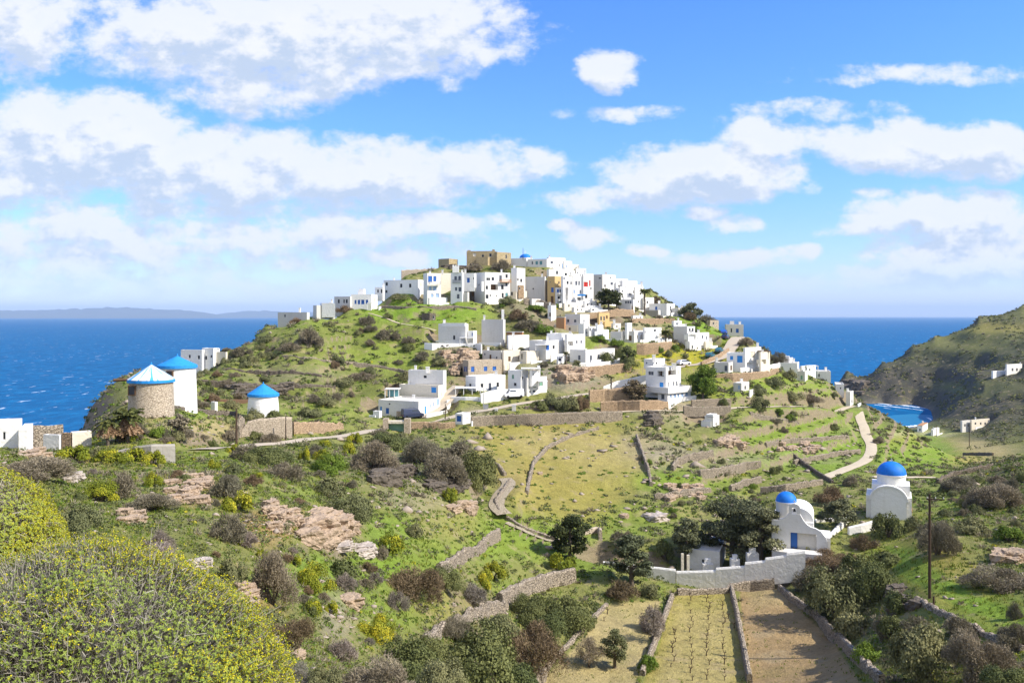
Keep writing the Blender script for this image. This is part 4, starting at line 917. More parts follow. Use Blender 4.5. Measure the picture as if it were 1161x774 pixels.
H('small white house with a green window, lowest of the right-hand cluster', 909, 431, [(903.6, 912.6, 915.8, 421, 432, 26, 'greywhite', [(909.4, 427.8, 2.6, 4, 'G')])], lo=190)
h = H('white house with wooden pergola near the right-hand cliff edge', 918, 424, [(907, 909, 925, 415, 425, 46, 'white', [(918, 419, 1.6, 2.4, 'k')])], lo=190)
h.canopy(917, 928, 414.4, 423, D=h.D - 1, depth=3, posts=3, name='pergola')
H('long low white house last before the open sea on the right', 936, 429, [(926.4, 942, 944.6, 421, 430, 16, 'white', [(928.6, 425.4, 1.6, 3.4, 'k')])], lo=190)
H('tiny white hut on the slope edge above the dirt track', 952, 442, [(947.6, 957, 958.6, 435.4, 442.6, 18, 'white', [(953, 440, 1.4, 2.2, 'k')])], lo=190)
H('tall slim white gate house at the top of the dirt track', 963, 459, [(959, 964, 967.6, 444, 460, 32, 'white', [(966, 455, 1, 4, 'k')])], lo=190)
H('small pale hut with a flat roof amid shrubs on the terraced slope', 839, 443, [(831.6, 840.6, 849.4, 434, 444, 34, 'greywhite', [(838, 439, 2, 4, 'p'), (845, 439.4, 1.4, 4, 'k')], {'par': .12})], lo=170)
B = H('white dovecote-like hut with sloping buttress alone on the rocky meadow edge', 806, 483, [(799, 808.6, 815.6, 472, 483, 34, 'white', [(812, 480.6, 1.2, 3, 'k')], {'par': .1}), (795, 806, 813, 477.6, 484, 34, 'white', (), {'D': None, 'par': .1}), (801, 808.6, 813, 469.8, 473, 34, 'white', (), {'par': .1, 'ext': 0})], name='dovecote', cat='dovecote', group=None, lo=120)
# -- around the mills
H('bright white house cut by the left picture edge above the yellow shrubs', 14, 508, [(-26, -26, 20.6, 482, 508, 72, 'white', [(4.6, 494, 3.6, 9, 'k')], {'par': .12}), (21, 21, 31, 487, 509, 72, 'white', [(26, 500, 1.4, 6, 'w')])], lo=60, group=None)
H('low white outbuilding with a tan stone end beside the palms', 92, 501, [(80, 82, 104, 490.5, 502, 55, 'cream', ()), (70, 80, 82, 491, 502, 12, 'stone_warm', (), {'par': .1}), (49, 67, 70, 493, 502, 12, 'white', (), {'par': .1})], D=105, group=None)
H('white house with three dark windows behind the white windmill', 232, 412, [(205, 229, 232, 396.6, 414, 14, 'white', [(215, 404, 2, 3.6, 'k'), (225.4, 405, 2.2, 4, 'k'), (232, 404, 1, 3, 'k')]), (229, 242, 248, 394.6, 414, 25, 'white', [(233.6, 405.6, 2, 4.2, 'k'), (239.6, 404, 1.6, 3, 'k')]), (244, 256, 258, 399, 409, 18, 'cream', ())], lo=150, group=None)
H('tiny white hut between the stone wall and the white windmill', 242, 466, [(239, 243.6, 246.6, 455.6, 467, 38, 'white', [(245, 462, .9, 3, 'k')], {'par': .1})], lo=90, group=None)
# -- bay
H('white seaside house with terrace high on the far right hillside', 1150, 423, [(1140, 1141.6, 1175, 413, 424, 60, 'white', [(1148, 419, 1.6, 3, 'k'), (1153, 419, 1.6, 3, 'k'), (1158, 419, 1.6, 3, 'k')]), (1124, 1126, 1142, 420.6, 425, 60, 'white', (), {'par': .4})], lo=350, group='houses around the bay')
H('pale house with two tall bays standing above the beach on the right', 1095, 489, [(1089, 1091, 1101, 477, 490, 60, 'greywhite', [(1094, 482, 1.4, 3, 'k'), (1098, 482, 1.4, 3, 'k')]), ], lo=350, group='houses around the bay')
H('long pinkish-white house right of the tall-bayed house over the beach', 1110, 484, [(1100, 1101.6, 1122, 476, 485, 62, 'cream', [(1106, 480, 1.4, 2.4, 'k'), (1112, 480, 1.4, 2.4, 'k'), (1117, 480, 1.4, 2.4, 'k')])], lo=350, group='houses around the bay')
H('white beach house with reddish flat roof by the water', 1046, 489, [(1040, 1046, 1056, 482.6, 490, 35, 'white', [(1043, 487, 1.4, 2.6, 'k')], {'roofmat': 'terracotta', 'par': 0})], lo=350, group='houses around the bay')
H('low white boat house right of the reddish-roofed beach house', 1060, 493, [(1055.4, 1058, 1065, 487, 494, 40, 'white', (), {'par': .2})], lo=350, group='houses around the bay')
H('small white hut at the left corner of the beach', 1017, 484, [(1012, 1015, 1020.6, 475.6, 485, 40, 'white', (), {'par': .2})], lo=350, group='houses around the bay')

# -- castle ruin and blue-domed church on the summit
B = Bld('ruined yellow-brown stone castle on the summit, roofless with window gaps', 562, 299, name='castle_ruin', cat='castle', group=None, lo=230)
B.blk(529, 561.5, 563, 284.4, 300, 6, 'stone_castle', [(538, 288.6, 3.6, 4, 'w'), (547.4, 290.2, 2.2, 3, 'k'), (556, 289.2, 2.4, 3.6, 'k')], par=.7, roofmat='stone_dark')
B.blk(560.5, 563.5, 579.5, 285.4, 301, 46, 'stone_castle', [(574, 291, 1.4, 4.4, 'k')], par=.7, roofmat='stone_dark', D=B.D - .6)
B.blk(540, 553, 562, 291.2, 301, 12, 'stone_castle', (), D=B.D - 2.6, par=.3, roofmat='stone_dark')
B.box('wall_stump', 558, 561, 282.6, 284.41, 'stone_castle', depth=.8, D=B.D + .1); B.box('wall_stump', 530, 533.5, 283.4, 284.41, 'stone_castle', depth=.7, D=B.D + 2.6)
H('small broken stone building left of the castle ruin', 508, 299, [(497, 509, 519, 293, 300, 36, 'stone_castle', (), {'par': .4, 'roofmat': 'stone_dark'})], name='stone_ruin', cat='ruin', group=None, lo=230)
H('little collapsed stone hut on the green slope below the top row', 490, 362, [(478, 487, 494, 355, 363, 36, 'stone_dark', [(491.6, 359.6, 1.6, 4, 'k')], {'par': .5, 'roofmat': 'stone_dark'})], name='stone_ruin', cat='ruin', group=None, lo=180)
def dome_mb(r, z, squash=.85, n=28, m=10):
    return MB().lathe([(r * math.cos(i / m * 1.5708), z + r * squash * math.sin(i / m * 1.5708)) for i in range(m)] + [(.05, z + r * squash)], n)
B = Bld('white church with a bright blue dome on the summit behind the white houses', 590, 301, name='church', cat='church', group='blue-domed churches', lo=240)
B.blk(578, 597, 604, 292.4, 303, 30, 'white', ())
cx, cy = (595.6 - CX) / F * (B.D + 3), B.D + 3; zd = CAMZ - (292.6 - HY) / F * cy; rr = 6.6 / F * cy
dr = B.put('drum', MB().lathe([(rr * 1.02, zd - 1.2), (rr * 1.02, zd + .02)], 24, cx, cy), 'white')
v = dome_mb(rr, zd, .72); v.v = [(x + cx, y + cy, z) for x, y, z in v.v]; d_ = B.put('dome', v, 'dome_blue', None, True)
B.put('cross', MB().box(cx - .05, cx + .05, cy - .05, cy + .05, zd + rr * .7, zd + rr * .7 + 1.3).box(cx - .35, cx - .053, cy - .05, cy + .05, zd + rr * .7 + .75, zd + rr * .7 + .87).box(cx + .053, cx + .35, cy - .05, cy + .05, zd + rr * .7 + .75, zd + rr * .7 + .87), 'white', d_)

# -- windmills
def mill(label, px0, px1, pbase, peave, papex, matw, roofs, door, Dlo, beam=None, D=None):
    pxm = (px0 + px1) / 2; D = D or cast(pxm, pbase, Dlo); g_ = pt(pxm, pbase, D); s = D / F
    o = empty('windmill', g_, label, 'windmill', 'round windmill towers'); r_ = (px1 - px0) / 2 * s; h = (pbase - peave) * s; ha = (pbase - papex) * s
    n = 36; mb = MB(); a0 = math.atan2(-1, (door - pxm) / ((px1 - px0) / 2)) if door else None
    prof = [(r_ * 1.05, -1.5), (r_ * 1.04, 0), (r_ * 1.0, h * .5), (r_ * .965, h)]
    o_w = MB().lathe(prof, n).build('tower', matw, o, True)
    ov = 1.05
    rf = MB().lathe([(r_ * ov, h + .03), (r_ * ov, h + .42), (.12, ha)], 24).build('roof', roofs[0], o)
    MB().lathe([(r_ * (ov + .012), h - .06), (r_ * (ov + .012), h + .34)], 24).build('roof_band', roofs[1], rf)
    k = MB().lathe([(.16, ha - .25), (.10, ha + .25), (.02, ha + .4)], 10); k.build('finial', roofs[1], rf)
    if door:
        xx = (door - pxm) * s; yy = -math.sqrt(max(.05, (r_ * .985) ** 2 - xx * xx))
        fr = MB().box(xx - .55, xx + .55, yy - .34, yy + .5, h - 1.75, h - .35).build('window', 'brownwood', o_w)
        MB().box(xx - .40, xx + .40, yy - .37, yy - .343, h - 1.62, h - .45).build('pane', 'darkpane', fr)
    if beam:
        x0 = (beam - pxm) * s; MB().tube([(x0, -.6, h + .25), (-r_ * .6, -.2, h + .35)], .22, 8).build('sail_axle', 'brownwood', o)
    # entrance on the shaded side
    MB().box(-.5, .5, r_ * 1.0, r_ * 1.08, 0, 2.0).build('door', 'brownwood', o_w)
    return o
# weathered white-and-blue roof
m, b, p = newmat('roof_worn', .7, .2)
pos = b.node('ShaderNodeTexCoord').outputs['Object']
sx = b.node('ShaderNodeSeparateXYZ', {0: pos}); an = b.math('ARCTAN2', sx.outputs[1], sx.outputs[0])
nz = b.noise(b.node('ShaderNodeCombineXYZ', {0: b.math('MULTIPLY', b.math('COSINE', an), 2.6), 1: b.math('MULTIPLY', b.math('SINE', an), 2.6), 2: b.math('MULTIPLY', sx.outputs[2], .12)}).outputs[0], 1.6, 4, .6)
nz2 = b.noise(pos, 2.2, 5, .7)
c = b.mix(b.ramp(nz, .50, .56), c4((.70, .69, .66)), c4((.07, .36, .70)))
c = b.mix(b.math('MULTIPLY', b.ramp(nz2, .62, .70), .6), c, c4((.33, .22, .16)))
b.put(p.inputs['Base Color'], c)
plain('dome_sky', (0.025, 0.25, 0.62), 0.65, 0.25, .28, 2.0)
mill('stone windmill tower with a worn white and blue conical roof and a projecting axle', 147.5, 195.5, 474, 432.5, 413.5, 'stone_pale', ('roof_worn', 'dome_sky'), 159.5, 60, beam=131, D=126)
mill('tall whitewashed windmill tower with a plain blue cap behind the stone mill', 180.5, 221.5, 460, 416.5, 403.5, 'white', ('dome_sky', 'dome_sky'), 201, 60, D=146)
mill('short whitewashed mill with a bright blue pointed roof, apart to the right', 282, 315, 462, 448.5, 435, 'white', ('dome_sky', 'dome_sky'), None, 60, D=158)
wall('tall grey stone retaining wall below the short blue-roofed mill', [(273, 498, 488), (281, 498, 478), (292, 498, 474.5), (312, 497.5, 473), (331, 496.5, 472.5)], .6, 'stone_pale', 'retaining_wall', 'stone wall', D=[140, 140.5, 141, 142, 143])
wall('broken stone gatepost wall left of the retaining wall', [(269, 498, 482), (272, 498, 472), (276, 498, 474)], .7, 'drystone', 'retaining_wall', 'stone wall', D=[139, 140, 141], rough=.3)
wall('long grey concrete wall under the two palms', [(128, 521, 512), (150, 522, 506), (172, 523.5, 503.6), (198, 525, 503)], .5, 'concrete', 'retaining_wall', 'wall', lo=50, rough=.04)
wall('brown drystone wall behind the palms, beside the left white house', [(30, 503, 482.5), (45, 503, 482), (58, 502, 481.5), (71, 501, 482)], .6, 'drystone', 'drystone_wall', 'stone wall', D=[113, 114, 115, 116])
wall('dark yard wall running from the white windmill toward the short mill', [(196, 463, 459.6), (214, 465.5, 461.4), (232, 468, 464), (252, 471, 466), (268, 471, 466)], .45, 'stone_dark', 'drystone_wall', 'stone wall', lo=80)
wall('thin wooden rail and wall top left of the short mill', [(232, 454.6, 452), (256, 455.6, 452.4), (281, 456, 452.4)], .35, 'brownwood', 'rail', 'rail', lo=100, rough=.02, minh=.3)
# ------------------------------------------------------------------ chapels, walls, cars, poles
def local(label, cat, name, px, py, psi, group=None, D=None, lo=0):
    g_ = pt(px, py, D) if D else ground(px, py, lo)
    return empty(name, g_, label, cat, group, rz=R(-psi)), g_[1] / F
# chapel with bell gable
o, s = local('white chapel with blue dome, scalloped bell gable and blue door beside the dark conifers', 'church', 'chapel', 904, 621, 20, 'blue-domed churches', D=118)
body = MB().prism([(-3.3, .5), (2.1, .5), (2.1, 7.4), (-3.3, 7.4)], -1.5, 3.5).build('nave', 'white', o)
vm = MB()
prof = [(.1 + 2.0 * math.cos(a), 3.5 + 1.8 * math.sin(a)) for a in np.linspace(0, math.pi, 16)]
vm.add([(x, 1.2, z) for x, z in prof] + [(x, 7.35, z) for x, z in prof], [(i, i + 1, 17 + i, 16 + i) for i in range(15)] + [tuple(range(16))[::-1], tuple(range(16, 32))])
vm.build('vault', 'white', body, True)
dw = (-.9, 2.5, 2.1)
fm = MB()
# facade with a real doorway: three pieces butted together
def fprism(poly, y0, y1, mb):
    n = len(poly); mb.add([(x, y0, z) for x, z in poly] + [(x, y1, z) for x, z in poly], [tuple(range(n)), tuple(range(n, 2 * n))[::-1]] + [(i, n + i, n + (i + 1) % n, (i + 1) % n) for i in range(n)])
fprism([(-3.4, -1.5), (dw[0], -1.5), (dw[0], 2.1), (-3.4, 2.1)], 0, .45, fm); fprism([(dw[1], -1.5), (3.9, -1.5), (3.9, 1.2), (3.7, 1.75), (3.4, 2.1), (dw[1], 2.1)], 0, .45, fm)
fprism([(-3.4, 2.1), (3.4, 2.1), (3.05, 2.55), (2.4, 2.88), (1.7, 3.05), (1.25, 3.35), (.78, 3.9), (.39, 4.64), (-1.17, 4.64), (-1.45, 4.22), (-1.85, 3.95), (-2.35, 3.83), (-2.45, 3.6), (-3.4, 3.6)], 0, .45, fm)
fa = fm.build('facade', 'white', o)
MB().box(dw[0] + .02, -.02, .28, .36, -.2, 2.08).build('door', 'blue', fa); MB().box(0, dw[1] - .02, .38, .44, -.2, 2.08).build('porch_back', 'greywhite', fa)
bm_ = MB().box(-1.15, -.72, .05, .40, 4.643, 5.5).box(-.06, .37, .05, .40, 4.643, 5.5)
fprism([(-1.15, 5.503), (.37, 5.503), (.30, 5.75), (.0, 6.0), (-.39, 6.1), (-.78, 6.0), (-1.08, 5.75)], .05, .40, bm_)
bl = bm_.build('bell_gable', 'white', o)
MB().lathe([(.05, 5.4), (.12, 5.35), (.15, 5.15), (.22, 5.0)], 12, -.39, .22).build('bell', 'black', bl)
MB().box(-.43, -.35, .18, .26, 6.102, 6.6).box(-.58, -.433, .18, .26, 6.33, 6.41).box(-.347, -.2, .18, .26, 6.33, 6.41).build('cross', 'white', bl)
dr = MB().lathe([(1.4, 3.3), (1.4, 5.75), (1.5, 5.76), (1.5, 5.9)], 28, -1.55, 2.4).build('drum', 'white', o, True)
v = dome_mb(1.42, 5.9, .95); v.v = [(x - 1.55, y + 2.4, z) for x, y, z in v.v]; v.build('dome', 'dome_blue', dr, True)
MB().prism([(2.12, .6), (4.3, .6), (4.3, 5.0), (2.12, 5.0)], -1.5, 1.6).build('side_wing', 'white', o)
MB().box(-3.2, 3.2, -2.2, -.05, -1.6, -.12).build('forecourt', 'roofgrey', o)
# chapel with big dome
o, s = local('white domed chapel with a rounded vault end and no gable, right of the bell chapel', 'church', 'chapel', 1031, 588, 24, 'blue-domed churches', D=130)
s = 130 / F
q = lambda px: (px - 1028) * s
MB().prism([(-6.1, .3), (.35, .3), (.35, 5.8), (-6.1, 5.8)], -1.6, 3.1).build('nave', 'white', o)
MB().prism([(-5.3, 1.0), (.1, 1.0), (.1, 5.5), (-5.3, 5.5)], 3.103, 4.75).build('crossing', 'white', o)
fm = MB(); prof = [(-2.9 + 2.5 * math.cos(a), 2.5 + 2.1 * math.sin(a)) for a in np.linspace(0, math.pi, 18)]
fprism([(-5.4, -1.6), (-.4, -1.6)] + prof, -.1, .297, fm); fm.build('front_arch', 'white', o)
rm = MB(); p1 = [(-2.9 + 2.75 * math.cos(a), 2.5 + 2.35 * math.sin(a)) for a in np.linspace(0, math.pi, 18)]
for i in range(17): fprism([prof[i], p1[i], p1[i + 1], prof[i + 1]], -.22, .9, rm)
rm.build('archivolt', 'white', o)
dr = MB().lathe([(2.08, 4.5), (2.08, 6.0), (2.2, 6.02), (2.2, 6.2)], 30, -2.5, 3.1).build('drum', 'white', o, True)
v = dome_mb(2.16, 6.20, .88); v.v = [(x - 2.5, y + 3.1, z) for x, y, z in v.v]; d_ = v.build('dome', 'dome_blue', dr, True)
MB().box(-2.54, -2.46, 3.06, 3.14, 8.0, 8.6).box(-2.7, -2.543, 3.06, 3.14, 8.28, 8.36).box(-2.457, -2.3, 3.06, 3.14, 8.28, 8.36).build('cross', 'white', d_)
MB().box(.353, .43, .8, 5.2, .8, 1.1).build('side_trim', 'terracotta', o)
# churchyard
yw = 'churchyard walls'
def straight(pts, Da, Db):
    """distances that put the photo columns of pts on one straight line in plan"""
    a = np.array([(pts[0][0] - CX) / F * Da, Da]); b_ = np.array([(pts[-1][0] - CX) / F * Db, Db]); out = []
    for q_ in pts:
        u = (q_[0] - CX) / F; e = b_ - a; t = (u * a[1] - a[0]) / (e[0] - u * e[1]); out.append(float(a[1] + e[1] * t))
    return out
cw_ = [(767, 668, 647), (790, 666, 646.6), (811, 664.5, 646), (812, 664.3, 643.4), (844, 659, 641), (845, 658.8, 637), (867, 656, 635), (868, 655.6, 632), (891, 653, 629), (892, 652.8, 626.4), (913, 651, 624)]
wall('tall white churchyard wall with stepped top above the vineyard', cw_, .5, 'white', 'churchyard_wall', 'wall', yw, rough=.02, D=straight(cw_, 118.5, 114.0))
cl_ = [(684, 646, 636), (710, 650, 639), (740, 656, 642), (766, 663, 645)]
wall('low white wall running left from the churchyard behind the cypress', cl_, .45, 'white', 'churchyard_wall', 'wall', yw, rough=.02, D=straight(cl_, 121.5, 118.6))
H('flat-roofed white ossuary building inside the churchyard', 802, 647, [(780, 816, 823, 625, 648, 20, 'white', [(797, 636, 3, 5, 'k')], {'par': .15, 'D': 122})], D=122, name='ossuary', cat='ossuary', group=None)
def tomb(label, px, py, w, h, D):
    o = empty('tomb', pt(px, py, D), label, 'tomb', 'white tombs of the churchyard'); 
    MB().box(-w / 2, w / 2, 0, .9, -.6, h * .55).build('base', 'white', o)
    MB().box(-w * .28, w * .28, .25, .6, h * .553, h).build('headstone', 'white', o)
tomb('white tomb standing in front of the ossuary wall', 803, 646, 1.5, 1.5, 120)
tomb('small white tomb right of the ossuary, under the big conifer', 834, 639, 1.2, 1.2, 119)
tomb('cream white tomb nearest the chapel steps', 854, 634, 1.6, 1.5, 118.5)
o = empty('gatepost', pt(777, 647, 119.5), 'pair of pale gateposts at the left corner of the churchyard', 'gatepost')
MB().box(-.55, -.2, 0, .35, -.8, 2.4).build('post', 'cream', o); MB().box(.25, .6, 0, .35, -.8, 2.2).build('post', 'cream', o)
wall('white stair wall slanting between the two chapels', [(936, 614, 611), (946, 605, 600), (956, 596, 589), (962, 590, 586)], .5, 'white', 'stair_wall', 'wall', yw, lo=90, rough=.03)
wall('white terrace wall beneath the domed chapel without gable', [(962, 606, 597), (975, 604, 594), (990, 600, 590)], .5, 'white', 'churchyard_wall', 'wall', yw, lo=90, rough=.03)
wall('low white wall behind the bell chapel', [(924, 592, 588), (940, 591, 587), (960, 590, 586)], .4, 'white', 'churchyard_wall', 'wall', yw, lo=100, rough=.03)

for pl_ in ([(766, 668, 118.5), (811, 664.5, 117.4), (867, 656, 115.7), (913, 651, 114.2)], [(684, 646, 121.5), (740, 656, 119.6), (766, 663, 118.6)]):
    for q0, q1 in zip(pl_, pl_[1:]):
        A_, B2 = pt(*q0), pt(*q1); FOOT.append((A_[:2], B2[:2], A_[:2] + np.array([.3, .3]), min(A_[2], B2[2])))
# drystone walls of the fields and terraces
dw_ = 'drystone walls of the fields'
for label, pts, kw in [
    ('long drystone wall below the village road along the top of the meadow', [(534, 483, 472), (560, 482.5, 470.6), (600, 482, 469), (640, 480, 467.4), (680, 479, 466), (705, 476, 466)], dict(mat='drystone')),
    ('brown stone wall with a shadowed gap under the road, right of the meadow wall', [(668, 455, 442), (685, 455, 441), (705, 455, 441), (722, 455, 441.6)], dict(mat='stone_warm')),
    ('orange terrace wall below the brown garden tree', [(681, 466, 455), (700, 466, 454), (725, 466, 453.4), (745, 465, 453.4), (757, 464, 455)], dict(mat='stone_warm')),
    ('low wall along the lower edge of the village road, with shrubs above', [(595, 463, 460), (625, 464, 461), (660, 465, 462)], dict(mat='stone_dark')),
    ('tumbled pale wall curving down the left side of the upper meadow', [(597, 560, 556), (600, 545, 541), (605, 526, 522), (620, 509, 505), (646, 496, 492), (678, 487, 484)], dict(mat='drystone', rough=.3)),
    ('ruined wall running down the right side of the upper meadow', [(722, 497, 492), (727, 512, 507), (735, 535, 529), (738, 552, 546)], dict(mat='drystone', rough=.35)),
    ('curved terrace wall highest among the stony terraces right of the meadow', [(762, 534, 527), (768, 527, 519), (785, 521, 513), (808, 517, 510)], dict(mat='drystone', rough=.3)),
    ('second terrace wall down, right of the meadow, ending by the dark conifers', [(793, 540, 532), (820, 537, 529), (845, 532, 524), (862, 529, 522)], dict(mat='drystone', rough=.3)),
    ('third terrace wall down, pale and broken, above the big conifer', [(828, 557, 550), (845, 551, 543), (862, 547, 540)], dict(mat='drystone', rough=.3)),
    ('low mossy terrace wall left of the big conifer', [(742, 566, 560), (765, 564, 557), (790, 560, 553), (805, 558, 552)], dict(mat='drystone', rough=.35)),
    ('dark diagonal wall dropping toward the dirt track', [(888, 508, 505), (902, 520, 516), (920, 533, 529), (944, 548, 544)], dict(mat='stone_dark')),
    ('upper stony terrace wall inside the bend of the dirt track', [(868, 506, 501), (895, 502, 497), (930, 500, 495), (962, 497, 493)], dict(mat='drystone', rough=.3)),
    ('lower stony terrace wall inside the bend of the dirt track', [(900, 526, 521), (925, 522, 516), (950, 517, 511), (975, 514, 509)], dict(mat='drystone', rough=.3)),
    ('terrace wall at the foot of the right slope, above the bell chapel', [(862, 560, 552), (890, 557, 549), (915, 552, 545), (932, 549, 543)], dict(mat='drystone', rough=.3)),
    ('thin wall on the slope below the pale flat-roofed hut', [(850, 470, 467), (880, 476, 473), (905, 480, 477)], dict(mat='drystone', rough=.3)),
    ('dark stone wall between the vine plot and the brown plot', [(829, 668, 662), (834, 690, 683), (839, 715, 707), (844, 742, 733), (850, 775, 764)], dict(mat='drystone', minh=.8)),
    ('low shaded wall along the foot of the churchyard wall', [(768, 674, 667), (795, 673, 666.6), (824, 672, 665.6), (828, 668, 661), (850, 665, 658), (878, 662, 655)], dict(mat='drystone')),
    ('stone edge between the left plot and the vine plot', [(762, 678, 672), (752, 704, 698), (742, 732, 725), (728, 766, 758)], dict(mat='drystone')),
    ('pale kerb of stones along the left edge of the lowest plot', [(688, 686, 683), (668, 706, 702), (644, 732, 728), (618, 760, 755), (606, 775, 770)], dict(mat='drystone', minh=.4)),
    ('large pale stone wall on the valley slope left of the cypress', [(566, 686, 671), (580, 680, 664), (600, 671, 655), (625, 664, 648), (651, 659, 643)], dict(mat='drystone', th=.8)),
    ('broken pale wall descending the middle slope under the cobbled path', [(497, 648, 638), (512, 642, 632), (528, 632, 620), (540, 628, 620), (552, 618, 606), (566, 609, 598)], dict(mat='drystone', rough=.35)),
    ('collapsed rubble wall above the dark shrubs at the bottom', [(482, 726, 719), (500, 716, 708), (520, 706, 698), (535, 700, 690), (555, 694, 682), (573, 690, 681)], dict(mat='drystone', rough=.4)),
    ('stone wall along the inner side of the cobbled path', [(566, 582, 578), (562, 570, 566), (571, 556, 552), (578, 547, 543)], dict(mat='drystone', th=.5)),
    ('grey wall following the path that climbs to the meadow', [(575, 588, 585), (590, 598, 594), (610, 606, 602), (634, 614, 610)], dict(mat='drystone', th=.5)),
    ('short curved wall between the dark cliff shrubs and the meadow', [(557, 524, 521), (566, 530, 526), (573, 540, 535)], dict(mat='drystone')),
    ('long grey wall crossing the left flank of the village hill', [(320, 405, 402.4), (345, 407.4, 405), (370, 410.6, 408), (400, 412.6, 410), (430, 417, 414), (452, 421, 418), (468, 425, 422)], dict(mat='drystone', lo=150, th=.5, minh=.6)),
    ('thin grey wall below the top row of houses', [(432, 348.6, 346), (460, 350, 347.4), (490, 350, 347), (515, 349, 346), (540, 352, 349)], dict(mat='drystone', lo=200, th=.5, minh=.5)),
    ('earthen terrace edge low on the left flank of the hill', [(228, 434, 430), (260, 437, 432), (300, 441, 436), (340, 440, 435), (380, 441, 437)], dict(mat='stone_dark', lo=120, rough=.4)),
    ('upper earthen terrace edge on the left flank', [(255, 420, 417), (290, 424, 420), (330, 424, 420), (365, 428, 424)], dict(mat='stone_dark', lo=120, rough=.4)),
    ('stone bank wall along the right edge of the brown plot', [(884, 668, 662), (905, 686, 678), (930, 706, 697), (952, 728, 718), (975, 752, 742), (1000, 776, 764)], dict(mat='drystone', rough=.35)),
    ('grey wall edging the right-hand grass strip below the power pole', [(1040, 682, 676), (1062, 694, 688), (1090, 708, 702), (1120, 722, 716), (1161, 738, 732)], dict(mat='drystone', rough=.35)),
    ('wall of the flat field behind the beach', [(1092, 516, 513), (1110, 516, 512.6), (1126, 516, 513)], dict(mat='stone_dark', lo=250)),
    ('rocky wall on the near right-hand slope', [(1063, 548, 543), (1080, 540, 535), (1100, 536, 530), (1125, 530, 525)], dict(mat='stone_dark', rough=.4)),
    ('earth-brown bank wall right of the tall retaining wall', [(332, 492, 478), (350, 491, 478), (372, 489, 479), (388, 486, 480)], dict(mat='stone_warm', lo=80, rough=.3)),
    ('roadside stone wall behind the gate lodge pillars', [(466, 487, 478), (485, 486, 478), (505, 486, 479), (516, 484, 478)], dict(mat='stone_warm', lo=100)),
    ('tan stone wall under the white wall of the three-level house', [(722, 440, 436), (700, 444, 440), (684, 446, 441)], dict(mat='stone_warm', lo=150)),
    ('stone wall above the road end, right of the parked cars', [(795, 414, 410), (815, 406, 401), (826, 398, 394)], dict(mat='stone_warm', lo=190)),
    ('tan retaining wall beside the three-level house, below the green tree', [(784, 462, 453), (805, 461, 452), (828, 459, 451)], dict(mat='drystone', lo=150)),
    ('second lower terrace wall below the three-level house', [(775, 468, 460), (800, 468, 461), (828, 466, 460)], dict(mat='drystone', lo=150)),
    ('light brown terrace wall among shrubs under the castle slope', [(594, 342, 338), (612, 345, 340), (630, 349, 345)], dict(mat='drystone', lo=200)),
    ('terrace wall under the pine tree', [(668, 359, 355), (684, 357, 353), (700, 356, 350), (718, 356, 351)], dict(mat='stone_warm', lo=200)),
    ('brownish terrace wall below the tall palm', [(716, 366, 361), (735, 367, 361), (752, 366, 361), (765, 365, 361)], dict(mat='stone_warm', lo=200)),
    ('stony terrace wall above the wide house with blue door', [(600, 376, 372), (618, 374, 370), (630, 379, 375)], dict(mat='drystone', lo=180, rough=.3)),
]: wall(label, pts, group=dw_, **{**dict(lo=20), **kw})
wall('long weathered castle wall left of the summit ruin', [(455, 312, 306), (470, 312, 305.4), (490, 311, 304.4), (513, 309, 304)], 1.0, 'stone_pale', 'castle_wall', 'wall', None, D=[287, 288, 289, 290], rough=.25)
# gate lodge by the road
o = empty('stone_gate', ground(450, 490, 60), 'roadside stone gateway with cream lintel below the parked dark van', 'gate'); s = o.location.y / F
MB().box(-16 * s, -10 * s, 0, 1.6, -1, 15 * s).build('pillar', 'stone_pale', o); MB().box(8 * s, 15 * s, 0, 1.6, -1, 15 * s).build('pillar', 'stone_pale', o)
MB().box(-9.95 * s, 7.95 * s, .1, 1.5, 9.5 * s, 12.5 * s).build('lintel', 'cream', o); MB().box(-9.9 * s, 7.9 * s, 1.2, 1.4, -1, 9.4 * s).build('back_panel', 'greenpaint', o)
for label, px, py, w, h in (('white utility cabinet at the roadside above the meadow wall', 582.6, 467, .95, 1.4), ('small white meter box on the roadside wall', 562.6, 467, .7, .6), ('grey refuse bin at the fork of the road', 551, 465, 1.0, 1.2)):
    o = empty('cabinet', ground(px, py, 100), label, 'cabinet'); mt = 'metal' if 'grey' in label else 'white'
    bd = MB().box(-w / 2, w / 2, 0, .6, -.2, h).build('housing', mt, o); MB().box(-w / 2 - .05, w / 2 + .05, -.05, .65, h + .003, h + .08).build('lid', mt, o); MB().box(-w * .42, w * .42, -.03, -.003, .1, h * .9).build('door', 'greywhite' if mt == 'white' else 'metal', bd)
# ruin by the cypress
wall('two walls of a small ruined hut behind the cypress', [(662, 606, 600), (672, 604, 598), (679, 603, 597), (681, 612, 600)], .5, 'stone_pale', 'stone_ruin', 'ruin', None, lo=80, rough=.2)

